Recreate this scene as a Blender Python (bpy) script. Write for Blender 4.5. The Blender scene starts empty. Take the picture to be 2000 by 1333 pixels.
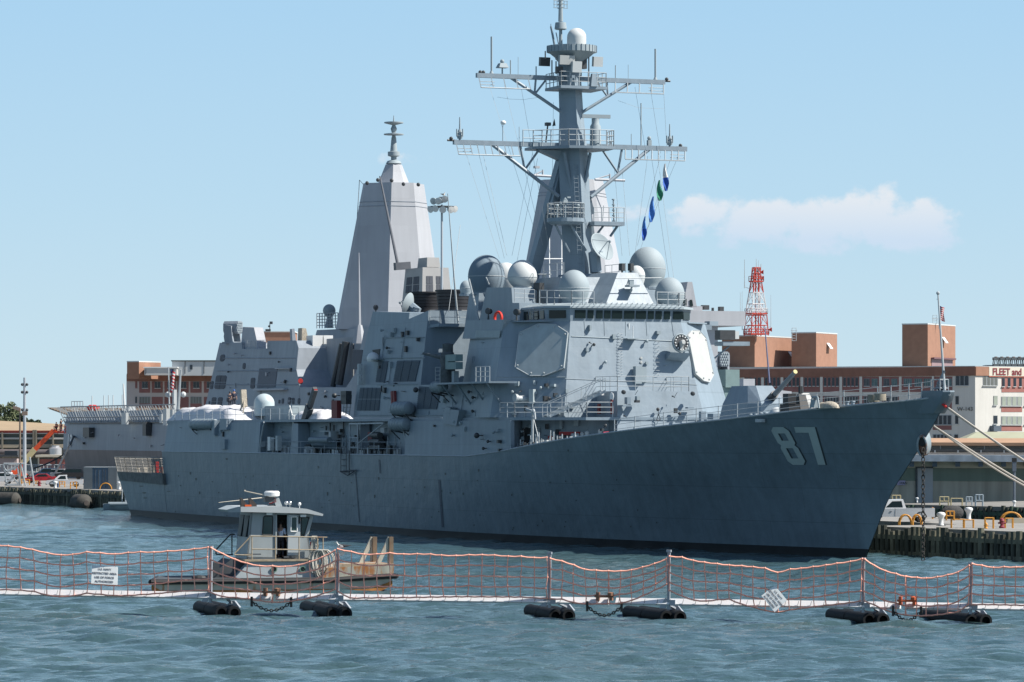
import bpy, bmesh, math, random
import numpy as np
from mathutils import Vector, Matrix
from mathutils.bvhtree import BVHTree
random.seed(7); np.random.seed(7)
R=math.radians
sc=bpy.context.scene
col=sc.collection
# ---------------------------------------------------------------- camera
CH,YH,FP=8.3,845.0,7500.0           # eye height (m), horizon row and focal length of the 2000 px wide photo
cd=bpy.data.cameras.new("camera"); cam=bpy.data.objects.new("camera",cd); col.objects.link(cam)
cam.location=(0,0,CH); cam.rotation_euler=(R(90),0,0)
cd.sensor_width=36; cd.lens=FP/2000*36; cd.shift_y=(YH-666.5)/2000; cd.clip_start=1; cd.clip_end=30000
sc.camera=cam
# ---------------------------------------------------------------- light
SUN_AZ=Vector((.983,-.185,0)).normalized(); SUN_EL=R(48)
sd=SUN_AZ*math.cos(SUN_EL)+Vector((0,0,math.sin(SUN_EL)))
ld=bpy.data.lights.new("sun",'SUN'); ld.energy=5.0; ld.angle=R(.5); ld.color=(1,.95,.87)
sun=bpy.data.objects.new("sun",ld); col.objects.link(sun); sun.rotation_euler=sd.to_track_quat('Z','Y').to_euler()
w=bpy.data.worlds.new("World"); sc.world=w; w.use_nodes=True
nt=w.node_tree; nt.nodes.clear()
wo=nt.nodes.new('ShaderNodeOutputWorld'); bg=nt.nodes.new('ShaderNodeBackground'); sky=nt.nodes.new('ShaderNodeTexSky')
sky.sky_type='NISHITA'; sky.sun_disc=False; sky.sun_elevation=SUN_EL; sky.sun_rotation=math.atan2(SUN_AZ.x,SUN_AZ.y)
sky.air_density=1.0; sky.dust_density=.5; sky.ozone_density=2.2; sky.altitude=0
bg.inputs[1].default_value=.0713
def N(tree,t,**k):
    n=tree.nodes.new(t)
    for a,b in k.items(): setattr(n,a,b)
    return n
def cloud_sky():
    L=nt.links
    tc=N(nt,'ShaderNodeTexCoord'); sep=N(nt,'ShaderNodeSeparateXYZ'); L.new(tc.outputs['Generated'],sep.inputs[0])
    def m(op,a,b=None,c=None):
        n=N(nt,'ShaderNodeMath',operation=op)
        for i,x in enumerate((a,b,c)):
            if x is None: continue
            if isinstance(x,(int,float)): n.inputs[i].default_value=x
            else: L.new(x,n.inputs[i])
        return n.outputs[0]
    az=m('DIVIDE',sep.outputs[0],sep.outputs[1]); el=m('DIVIDE',sep.outputs[2],sep.outputs[1])
    front=m('GREATER_THAN',sep.outputs[1],.2)
    nz=N(nt,'ShaderNodeTexNoise'); nz.inputs['Scale'].default_value=95; nz.inputs['Detail'].default_value=9; nz.inputs['Roughness'].default_value=.6
    mp=N(nt,'ShaderNodeMapping'); mp.inputs['Scale'].default_value=(1,.2,1.25); L.new(tc.outputs['Generated'],mp.inputs[0]); L.new(mp.outputs[0],nz.inputs[0])
    tot=None; shade=None
    def blob(cx,cy,rx,ryt,ryb,am):
        a=m('POWER',m('DIVIDE',m('SUBTRACT',az,cx),rx),2)
        dy=m('SUBTRACT',el,cy)
        up=m('GREATER_THAN',dy,0)
        ry=m('ADD',m('MULTIPLY',up,ryt-ryb),ryb)
        b=m('POWER',m('DIVIDE',dy,ry),2)
        return m('MULTIPLY',m('SUBTRACT',1,m('ADD',a,b)),am)
    bl=[]
    for (x,y,rx,rt,rb,am) in [(1800,446,100,72,58,1.2),(1700,436,120,88,60,1.25),(1610,430,110,66,62,1.1),(1500,432,125,64,60,1.05),(1375,425,85,50,50,.95),(1250,410,70,25,25,.25),(795,316,50,18,18,.35),(1600,470,230,30,32,.7)]:
        bl.append(blob((x-1000)/FP,(YH-y)/FP,rx/FP,rt/FP,rb/FP,am))
    t=bl[0]
    for b in bl[1:]: t=m('MAXIMUM',t,b)
    d=m('ADD',m('MULTIPLY',m('SUBTRACT',nz.outputs[0],.5),2.9),t)
    mr=N(nt,'ShaderNodeMapRange',interpolation_type='SMOOTHSTEP'); L.new(d,mr.inputs[0]); mr.inputs[1].default_value=.15; mr.inputs[2].default_value=.85
    f=m('MULTIPLY',m('MULTIPLY',mr.outputs[0],front),.60)
    br=N(nt,'ShaderNodeMapRange'); L.new(el,br.inputs[0]); br.inputs[1].default_value=(YH-470)/FP; br.inputs[2].default_value=(YH-385)/FP
    cm=N(nt,'ShaderNodeMix',data_type='RGBA'); L.new(br.outputs[0],cm.inputs[0]); cm.inputs[6].default_value=(5.6,6.3,7.6,1); cm.inputs[7].default_value=(8.1,7.6,7.5,1)
    # gentle tint of the clear sky (pale autumn blue)
    rp=N(nt,'ShaderNodeValToRGB'); L.new(sep.outputs[2],rp.inputs[0]); e=rp.color_ramp.elements
    k=1/.12
    e[0].position=0; e[0].color=(.59*k,.75*k,.83*k,1); e[1].position=.11; e[1].color=(.41*k,.655*k,.875*k,1)
    for pos,c in ((.02,(.57,.75,.85)),(.06,(.49,.71,.87))): q=e.new(pos); q.color=(c[0]*k,c[1]*k,c[2]*k,1)
    hi=N(nt,'ShaderNodeMapRange',interpolation_type='SMOOTHSTEP'); L.new(sep.outputs[2],hi.inputs[0]); hi.inputs[1].default_value=.12; hi.inputs[2].default_value=.45
    tint=N(nt,'ShaderNodeMix',data_type='RGBA'); L.new(hi.outputs[0],tint.inputs[0]); L.new(rp.outputs[0],tint.inputs[6]); L.new(sky.outputs[0],tint.inputs[7])
    mx=N(nt,'ShaderNodeMix',data_type='RGBA'); L.new(f,mx.inputs[0]); L.new(tint.outputs[2],mx.inputs[6]); L.new(cm.outputs[2],mx.inputs[7])
    L.new(mx.outputs[2],bg.inputs[0])
cloud_sky()
nt.links.new(bg.outputs[0],wo.inputs[0])
sc.view_settings.view_transform='Standard'; sc.view_settings.look='None'; sc.view_settings.gamma=1; sc.view_settings.exposure=.75
sc.render.engine='CYCLES'
# ---------------------------------------------------------------- materials
MATS={}; ALB=.82
def mat(name,colr,rough=.55,var=.08,vs=.5,streak=0.,metal=0.,bump=0.,bs=20.,rust=0.,rustcol=(.16,.06,.025),seams=0.,spec=.5,emit=None,plates=None):
    if name in MATS: return MATS[name]
    colr=tuple(x*ALB for x in colr)
    m=bpy.data.materials.new(name); m.use_nodes=True; t=m.node_tree; L=t.links
    b=t.nodes['Principled BSDF']; b.inputs['Roughness'].default_value=rough; b.inputs['Metallic'].default_value=metal
    b.inputs['Specular IOR Level'].default_value=spec
    c=(*colr,1)
    b.inputs['Base Color'].default_value=c
    tc=N(t,'ShaderNodeTexCoord')
    cur=None
    def mul(src,fac_out,lo,hi):
        mr=N(t,'ShaderNodeMapRange'); L.new(fac_out,mr.inputs[0]); mr.inputs[1].default_value=.3; mr.inputs[2].default_value=.7; mr.inputs[3].default_value=lo; mr.inputs[4].default_value=hi
        mx=N(t,'ShaderNodeVectorMath',operation='SCALE'); 
        if src is None: mx.inputs[0].default_value=colr
        else: L.new(src,mx.inputs[0])
        L.new(mr.outputs[0],mx.inputs['Scale']); return mx.outputs[0]
    if var:
        n=N(t,'ShaderNodeTexNoise'); n.inputs['Scale'].default_value=vs; n.inputs['Detail'].default_value=6; L.new(tc.outputs['Object'],n.inputs[0])
        cur=mul(cur,n.outputs[0],1-var,1+var)
    if streak:
        mp=N(t,'ShaderNodeMapping'); mp.inputs['Scale'].default_value=(1,1,.06); L.new(tc.outputs['Object'],mp.inputs[0])
        n=N(t,'ShaderNodeTexNoise'); n.inputs['Scale'].default_value=1.7; n.inputs['Detail'].default_value=5; L.new(mp.outputs[0],n.inputs[0])
        cur=mul(cur,n.outputs[0],1-streak,1+streak)
    if seams:
        wv=N(t,'ShaderNodeTexWave',bands_direction='X',wave_profile='SAW'); wv.inputs['Scale'].default_value=seams; L.new(tc.outputs['Object'],wv.inputs[0])
        cr=N(t,'ShaderNodeMapRange'); L.new(wv.outputs[0],cr.inputs[0]); cr.inputs[1].default_value=0; cr.inputs[2].default_value=.06; cr.inputs[3].default_value=.86; cr.inputs[4].default_value=1
        mx=N(t,'ShaderNodeVectorMath',operation='SCALE')
        if cur is None: mx.inputs[0].default_value=colr
        else: L.new(cur,mx.inputs[0])
        L.new(cr.outputs[0],mx.inputs['Scale']); cur=mx.outputs[0]
    if plates:
        sp=N(t,'ShaderNodeSeparateXYZ'); L.new(tc.outputs['Object'],sp.inputs[0]); ad=N(t,'ShaderNodeMath',operation='ADD'); L.new(sp.outputs[0],ad.inputs[0]); L.new(sp.outputs[1],ad.inputs[1])
        cb=N(t,'ShaderNodeCombineXYZ'); L.new(ad.outputs[0],cb.inputs[0]); L.new(sp.outputs[2],cb.inputs[1])
        br=N(t,'ShaderNodeTexBrick'); L.new(cb.outputs[0],br.inputs[0]); br.inputs['Scale'].default_value=1; br.inputs['Brick Width'].default_value=plates[0]; br.inputs['Row Height'].default_value=plates[1]; br.inputs['Mortar Size'].default_value=.03; br.inputs['Mortar Smooth'].default_value=.6
        br.inputs['Color1'].default_value=(1,1,1,1); br.inputs['Color2'].default_value=(.93,.93,.93,1); br.inputs['Mortar'].default_value=(plates[2],)*3+(1,)
        mx=N(t,'ShaderNodeMix',data_type='RGBA',blend_type='MULTIPLY'); mx.inputs[0].default_value=1
        if cur is None: mx.inputs[6].default_value=c
        else: L.new(cur,mx.inputs[6])
        L.new(br.outputs[0],mx.inputs[7]); cur=mx.outputs[2]
    if rust:
        mp=N(t,'ShaderNodeMapping'); mp.inputs['Scale'].default_value=(1,1,.22); L.new(tc.outputs['Object'],mp.inputs[0])
        n=N(t,'ShaderNodeTexNoise'); n.inputs['Scale'].default_value=2.3; n.inputs['Detail'].default_value=9; n.inputs['Roughness'].default_value=.65; L.new(mp.outputs[0],n.inputs[0])
        mr=N(t,'ShaderNodeMapRange'); L.new(n.outputs[0],mr.inputs[0]); mr.inputs[1].default_value=.74-rust*.3; mr.inputs[2].default_value=.84-rust*.3
        mx=N(t,'ShaderNodeMix',data_type='RGBA'); L.new(mr.outputs[0],mx.inputs[0])
        if cur is None: mx.inputs[6].default_value=c
        else: L.new(cur,mx.inputs[6])
        mx.inputs[7].default_value=(*rustcol,1); cur=mx.outputs[2]
    if cur is not None: L.new(cur,b.inputs['Base Color'])
    if bump:
        n=N(t,'ShaderNodeTexNoise'); n.inputs['Scale'].default_value=bs; n.inputs['Detail'].default_value=4; L.new(tc.outputs['Object'],n.inputs[0])
        bp=N(t,'ShaderNodeBump'); bp.inputs['Strength'].default_value=bump; bp.inputs['Distance'].default_value=.1; L.new(n.outputs[0],bp.inputs['Height']); L.new(bp.outputs[0],b.inputs['Normal'])
    MATS[name]=m; return m
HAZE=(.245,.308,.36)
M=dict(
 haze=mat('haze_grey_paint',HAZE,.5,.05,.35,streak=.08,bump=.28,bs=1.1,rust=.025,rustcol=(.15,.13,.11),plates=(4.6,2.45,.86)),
 hull=mat('haze_grey_hull_shaded',(.165,.22,.26),.42,.10,.16,streak=.10,bump=.7,bs=.8,rust=.13,rustcol=(.085,.075,.065),plates=(9.,2.3,.74)),  # same haze grey, darkened for the shade on the flared side
 deckgrey=mat('deck_nonskid',(.07,.08,.09),.9,.15,1.),
 black=mat('black_paint',(.015,.016,.018),.6,.2,1.),
 boot=mat('boot_topping',(.012,.015,.018),.5,.3,1.),
 dome=mat('radome_grey',(.31,.37,.40),.7,.03,1.),
 domew=mat('radome_white',(.58,.61,.61),.7,.03,1.),
 white=mat('white_paint',(.78,.79,.78),.45,.04,1.),
 louver=mat('louvre_grey',(.085,.115,.15),.7,.08,2.,seams=0),
 glass=mat('window_glass',(.012,.022,.022),.12,.2,.7,spec=.3),
 rail=mat('rail_grey',(.42,.46,.48),.5,.1,3.),
 red=mat('red_paint',(.55,.03,.025),.5,.15,3.),
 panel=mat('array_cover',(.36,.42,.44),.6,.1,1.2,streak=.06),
 panelw=mat('array_cover_pale',(.46,.475,.465),.7,.05,1.2),  # paler copy of the array cover for the sunlit port panel
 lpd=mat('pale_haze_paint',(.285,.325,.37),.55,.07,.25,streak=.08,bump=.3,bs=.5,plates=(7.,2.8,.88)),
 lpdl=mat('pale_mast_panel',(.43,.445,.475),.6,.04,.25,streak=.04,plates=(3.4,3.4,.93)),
 lpdlow=mat('weathered_hull_brownish',(.205,.18,.175),.6,.12,.25,streak=.1),
 yellow=mat('safety_yellow',(.68,.31,.04),.5,.12,3.),
 tan=mat('canvas_tan',(.45,.40,.32),.85,.15,3.,bump=.5,bs=8),
 dark=mat('dark_gunmetal',(.05,.055,.06),.5,.15,3.),
 rope=mat('rope',(.42,.39,.35),.9,.15,8.),
 digit=mat('number_pale_grey',(.42,.50,.50),.5,.05,1.),
 digsh=mat('number_shade_black',(.045,.06,.07),.5,.05,1.),
)
# ---------------------------------------------------------------- mesh builder
class MB:
    def __init__(s): s.v=[]; s.f=[]
    def add(s,vs,fs):
        o=len(s.v); s.v+= [tuple(x) for x in vs]; s.f+=[tuple(i+o for i in f) for f in fs]; return s
    def hexa(s,p): return s.add(p,[(0,3,2,1),(4,5,6,7),(0,1,5,4),(1,2,6,5),(2,3,7,6),(3,0,4,7)])
    def box(s,c,d,rz=0,tilt=None):
        c=Vector(c); m=Matrix.Rotation(rz,3,'Z')
        if tilt: m=m@tilt
        x,y,z=d[0]/2,d[1]/2,d[2]/2
        return s.hexa([c+m@Vector(q) for q in ((-x,-y,-z),(x,-y,-z),(x,y,-z),(-x,y,-z),(-x,-y,z),(x,-y,z),(x,y,z),(-x,y,z))])
    def prism(s,poly,vec):
        n=len(poly); v=[Vector(p) for p in poly]; v2=[p+Vector(vec) for p in v]
        return s.add(v+v2,[tuple(range(n))[::-1],tuple(range(n,2*n))]+[(i,(i+1)%n,n+(i+1)%n,n+i) for i in range(n)])
    def loft(s,rings,cap=True,closed=True):
        n=len(rings[0]); vs=[p for r in rings for p in r]; fs=[]
        for k in range(len(rings)-1):
            for i in range(n if closed else n-1):
                j=(i+1)%n; fs.append((k*n+i,k*n+j,(k+1)*n+j,(k+1)*n+i))
        if cap and closed: fs+= [tuple(range(n))[::-1],tuple(range((len(rings)-1)*n,len(rings)*n))]
        return s.add(vs,fs)
    def tube(s,a,b,r,r2=None,n=6):
        a=Vector(a); b=Vector(b); d=b-a
        if d.length<1e-6: return s
        r2=r if r2 is None else r2
        q=d.to_track_quat('Z','Y'); rings=[]
        for p,rr in ((a,r),(b,r2)):
            rings.append([p+q@Vector((rr*math.cos(2*math.pi*i/n),rr*math.sin(2*math.pi*i/n),0)) for i in range(n)])
        return s.loft(rings)
    def path(s,pts,r,n=5):
        for a,b in zip(pts,pts[1:]): s.tube(a,b,r,n=n)
        return s
    def beam(s,a,b,w,h):
        a=Vector(a); b=Vector(b); d=(b-a).normalized(); up=Vector((0,0,1))
        if abs(d.z)>.95: up=Vector((1,0,0))
        x=d.cross(up).normalized()*w/2; y=x.cross(d).normalized()*h/2
        return s.hexa([a-x-y,a+x-y,a+x+y,a-x+y,b-x-y,b+x-y,b+x+y,b-x+y])
    def lathe(s,prof,c=(0,0,0),n=20,rot=None):
        c=Vector(c); rings=[]
        for r,z in prof:
            ring=[]
            for i in range(n):
                p=Vector((r*math.cos(2*math.pi*i/n),r*math.sin(2*math.pi*i/n),z))
                if rot: p=rot@p
                ring.append(c+p)
            rings.append(ring)
        return s.loft(rings)
    def ball(s,c,r,k=(1,1,1),n=16,m=10,a0=-90,a1=90):
        prof=[]; c=Vector(c); rings=[]
        for j in range(m+1):
            a=R(a0+(a1-a0)*j/m); rr=max(math.cos(a),1e-3)
            rings.append([c+Vector((r*k[0]*rr*math.cos(2*math.pi*i/n),r*k[1]*rr*math.sin(2*math.pi*i/n),r*k[2]*math.sin(a))) for i in range(n)])
        return s.loft(rings)
    def grid(s,rows):
        n=len(rows[0]); 
        return s.add([p for r in rows for p in r],[(k*n+i,k*n+i+1,(k+1)*n+i+1,(k+1)*n+i) for k in range(len(rows)-1) for i in range(n-1)])
    def clusters(s,pad=.15):
        # groups of touching pieces: separate pieces become parts of their own
        n=len(s.v); par=list(range(n))
        def fd(i):
            while par[i]!=i: par[i]=par[par[i]]; i=par[i]
            return i
        for f in s.f:
            a=fd(f[0])
            for j in f[1:]: par[fd(j)]=a
        isl={}
        for i,p in enumerate(s.v): isl.setdefault(fd(i),[]).append(i)
        if not 2<=len(isl)<=300: return None
        ks=list(isl); bb=[]
        for k in ks:
            ps=[s.v[i] for i in isl[k]]; bb.append([min(p[a] for p in ps)-pad/2 for a in range(3)]+[max(p[a] for p in ps)+pad/2 for a in range(3)])
        g=list(range(len(ks)))
        def fg(i):
            while g[i]!=i: g[i]=g[g[i]]; i=g[i]
            return i
        for i in range(len(ks)):
            for j in range(i):
                a,b=bb[i],bb[j]
                if a[0]<=b[3] and b[0]<=a[3] and a[1]<=b[4] and b[1]<=a[4] and a[2]<=b[5] and b[2]<=a[5]: g[fg(i)]=fg(j)
        grp={}
        for i,k in enumerate(ks): grp.setdefault(fg(i),[]).extend(isl[k])
        if not 2<=len(grp)<=30: return None
        out=[]
        for vs in grp.values():
            vs=sorted(vs); mp={v:i for i,v in enumerate(vs)}; q=MB(); q.v=[s.v[i] for i in vs]; q.f=[tuple(mp[i] for i in f) for f in s.f if f[0] in mp]; out.append(q)
        return sorted(out,key=lambda q:-len(q.v))
    def build(s,name,m,parent=None,smooth=False,ang=35,recalc=True,split=True):
        if parent and split:
            cl=s.clusters()
            if cl: return [q.build(name,m,parent,smooth,ang,recalc,False) for q in cl][0]
        me=bpy.data.meshes.new(name); me.from_pydata(s.v,[],s.f)
        if recalc:
            bm=bmesh.new(); bm.from_mesh(me); bmesh.ops.recalc_face_normals(bm,faces=bm.faces[:]); bm.to_mesh(me); bm.free()
        me.materials.append(m)
        if smooth:
            me.shade_smooth()
            try: me.set_sharp_from_angle(angle=R(ang))
            except Exception: pass
        o=bpy.data.objects.new(name,me); col.objects.link(o)
        if parent: o.parent=parent
        return o
def tag(o,label,cat,group=None):
    o['label']=label; o['category']=cat
    if group: o['group']=group
    return o
def empty(name,loc,rz=0,label=None,cat=None,group=None):
    o=bpy.data.objects.new(name,None); col.objects.link(o); o.location=loc; o.rotation_euler=(0,0,rz); o.empty_display_size=.5
    if label: tag(o,label,cat,group)
    return o
def dup(root,loc,rz=0,label=None,scale=None):
    r=root.copy(); col.objects.link(r); r.location=loc; r.rotation_euler=(0,0,rz)
    if label: r['label']=label
    if scale: r.scale=(scale,)*3
    for ch in list(root.children):
        c=ch.copy(); col.objects.link(c); c.parent=r
        for g in ch.children:
            d=g.copy(); col.objects.link(d); d.parent=c
    return r
def struct(o): o['kind']='structure'; return o
def text_mesh(txt,size,ext,name,m,parent,X,origin,up=Vector((0,0,1)),bold=False,align='LEFT',shear=0):
    """writing laid on a flat face: X = reading direction, up = up direction, origin = left end of the base line"""
    cu=bpy.data.curves.new(name,'FONT'); cu.body=txt; cu.size=size; cu.extrude=ext; cu.align_x=align; cu.shear=shear
    if bold: cu.offset=size*.02
    o=bpy.data.objects.new(name,cu); col.objects.link(o)
    bpy.context.view_layer.update()
    me=bpy.data.meshes.new_from_object(o.evaluated_get(bpy.context.evaluated_depsgraph_get()))
    bpy.data.objects.remove(o); bpy.data.curves.remove(cu)
    X=Vector(X).normalized(); up=Vector(up).normalized(); Zv=X.cross(up).normalized()
    mt=Matrix((X,up,Zv)).transposed().to_4x4(); mt.translation=Vector(origin)
    me.transform(mt); me.materials.clear(); me.materials.append(m); me.name=name
    o=bpy.data.objects.new(name,me); col.objects.link(o)
    if parent: o.parent=parent
    return o
# ---------------------------------------------------------------- measuring frames (turn a photo measurement into a place on a real plane)
class Frame:
    def __init__(s,O,ang): s.O=Vector((O[0],O[1],0)); s.a=Vector((math.cos(ang),math.sin(ang),0)); s.n=Vector((-math.sin(ang),math.cos(ang),0)); s.ang=ang
    def loc(s,w): d=Vector(w)-s.O; return Vector((d.dot(s.a),d.dot(s.n),d.z))
    def ray(s,px,py):
        d=Vector(((px-1000)/FP,1,-(py-YH)/FP)); return s.loc((0,0,CH)),Vector((d.dot(s.a),d.dot(s.n),d.z))
    def hit(s,px,py,ax,val):
        o,d=s.ray(px,py); i='suz'.index(ax); return o+d*((val-o[i])/d[i])
    def plane(s,px,py,p,nrm):
        o,d=s.ray(px,py); nrm=Vector(nrm); return o+d*((Vector(p)-o).dot(nrm)/d.dot(nrm))
    def col(s,px,s0,u0,ds,du):
        # point on the vertical plane through (s0,u0) along (ds,du) seen at column px
        nrm=Vector((du,-ds,0)); p=s.plane(px,YH,(s0,u0,0),nrm); return p.x,p.y
    def scale(s,x,y): W=s.O+s.a*x+s.n*y; return FP/W.y
    def zof(s,py,x,y): return CH+(YH-py)/s.scale(x,y)
    def proj(s,p): W=s.O+s.a*p[0]+s.n*p[1]; return 1000+FP*W.x/W.y, YH-FP*(p[2]-CH)/W.y
def WP(px,py,Y): return Vector(((px-1000)/FP*Y,Y,CH+(YH-py)/FP*Y))
def GP(px,py,z): # point on a level surface of height z
    Y=(CH-z)*FP/(py-YH); return Vector(((px-1000)/FP*Y,Y,z))
def rail(mb,pts,h=1.07,rows=3,step=1.6,r=.022,posts=True,top=None):
    for a,b in zip(pts,pts[1:]):
        a=Vector(a); b=Vector(b); n=max(1,round((b-a).length/step))
        for i in range(n+1):
            p=a.lerp(b,i/n)
            if posts: mb.tube(p,p+Vector((0,0,h)),r*1.4,n=5)
        for k in range(rows):
            z=Vector((0,0,h*(k+1)/rows)); mb.tube(a+z,b+z,r,n=4)
    return mb
def ladder(mb,a,b,wv,step=.3,r=.02):
    a=Vector(a); b=Vector(b); wv=Vector(wv); mb.tube(a-wv/2,b-wv/2,r,n=4); mb.tube(a+wv/2,b+wv/2,r,n=4)
    n=int((b-a).length/step)
    for i in range(n+1): p=a.lerp(b,i/max(n,1)); mb.tube(p-wv/2,p+wv/2,r*.8,n=4)
    return mb
# ---------------------------------------------------------------- people (one skinned continuous body, clothes and head-gear as children)
def person(name,loc,rz,label,pose='stand',shirt=(.03,.04,.08),trous=(.03,.035,.05),skin=(.35,.2,.14),hat=None,h=1.75,group=None):
    root=empty(name,loc,rz,label,'person',group)
    k=h/1.75
    J=dict(pel=(0,0,.95),sp=(0,.0,1.2),ch=(0,0,1.4),nk=(0,0,1.52),hd=(0,-.02,1.63),ht=(0,-.01,1.72))
    for sx,t in ((-1,'l'),(1,'r')):
        J['hp'+t]=(.09*sx,0,.93); J['kn'+t]=(.11*sx,-.02,.5); J['an'+t]=(.12*sx,.03,.09); J['to'+t]=(.13*sx,-.14,.04)
        J['sh'+t]=(.19*sx,0,1.42); J['el'+t]=(.26*sx,.03,1.14); J['wr'+t]=(.27*sx,-.06,.9); J['ha'+t]=(.27*sx,-.1,.8)
    if pose=='lean':
        for t in 'lr': x=J['sh'+t][0]; J['el'+t]=(x*1.15,-.2,1.18); J['wr'+t]=(x*.9,-.42,1.1); J['ha'+t]=(x*.9,-.5,1.1)
    if pose=='reach':
        J['elr']=(.3,-.2,1.5); J['wrr']=(.32,-.4,1.66); J['har']=(.32,-.46,1.72)
    def skinmesh(nm,edges,rad,m,par):
        keys=[]; 
        for a,b in edges:
            for q in (a,b):
                if q not in keys: keys.append(q)
        me=bpy.data.meshes.new(nm); me.from_pydata([Vector(J[q])*k for q in keys],[(keys.index(a),keys.index(b)) for a,b in edges],[])
        o=bpy.data.objects.new(nm,me); col.objects.link(o); o.parent=par; me.materials.append(m)
        md=o.modifiers.new('skin','SKIN'); md.use_smooth_shade=True
        for i,q in enumerate(keys):
            sv=me.skin_vertices[0].data[i]; r=rad[q]; sv.radius=((r[0],r[1]) if isinstance(r,tuple) else (r,r)); sv.use_root=(i==0)
        o.modifiers.new('sub','SUBSURF').levels=1; o.modifiers['sub'].render_levels=1
        return o
    rb=dict(pel=(.15,.1),sp=(.14,.1),ch=(.16,.11),nk=.055,hd=(.085,.1),ht=.06)
    for t in 'lr': rb.update({'hp'+t:.09,'kn'+t:.06,'an'+t:.045,'to'+t:.04,'sh'+t:.06,'el'+t:.045,'wr'+t:.032,'ha'+t:.03})
    E=[('pel','sp'),('sp','ch'),('ch','nk'),('nk','hd'),('hd','ht')]
    for t in 'lr': E+=[('pel','hp'+t),('hp'+t,'kn'+t),('kn'+t,'an'+t),('an'+t,'to'+t),('ch','sh'+t),('sh'+t,'el'+t),('el'+t,'wr'+t),('wr'+t,'ha'+t)]
    sm=mat('skin_%d'%int(skin[0]*100),skin,.6,.05,5)
    body=skinmesh('body',E,rb,sm,root)
    rs={q:((v[0]+.02,v[1]+.02) if isinstance(v,tuple) else v+.018) for q,v in rb.items()}
    ms=mat('shirt_%d_%d'%(int(shirt[0]*99),int(shirt[2]*99)),shirt,.9,.1,4); mtz=mat('trousers_%d'%int(trous[2]*999),trous,.9,.1,4)
    skinmesh('shirt',[('pel','sp'),('sp','ch'),('ch','shl'),('shl','ell'),('ch','shr'),('shr','elr')],rs,ms,root)
    skinmesh('trousers',[('pel','hpl'),('hpl','knl'),('knl','anl'),('pel','hpr'),('hpr','knr'),('knr','anr')],rs,mtz,root)
    hm=MB().ball(Vector(J['hd'])*k+Vector((0,.015,.03)),.115*k,(.9,1.05,1.05),12,6,-5,90).build('helmet' if hat else 'hair',mat('hat_%d'%int(hat[2]*99),hat,.5,.05) if hat else mat('dark_hair',(.02,.015,.012),.8),root,True)
    # face: nose
    MB().ball(Vector(J['hd'])*k+Vector((0,-.11*k,-.005)),.018*k,(1,1,1.4),6,4).build('nose',sm,root,True)
    return root
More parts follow.
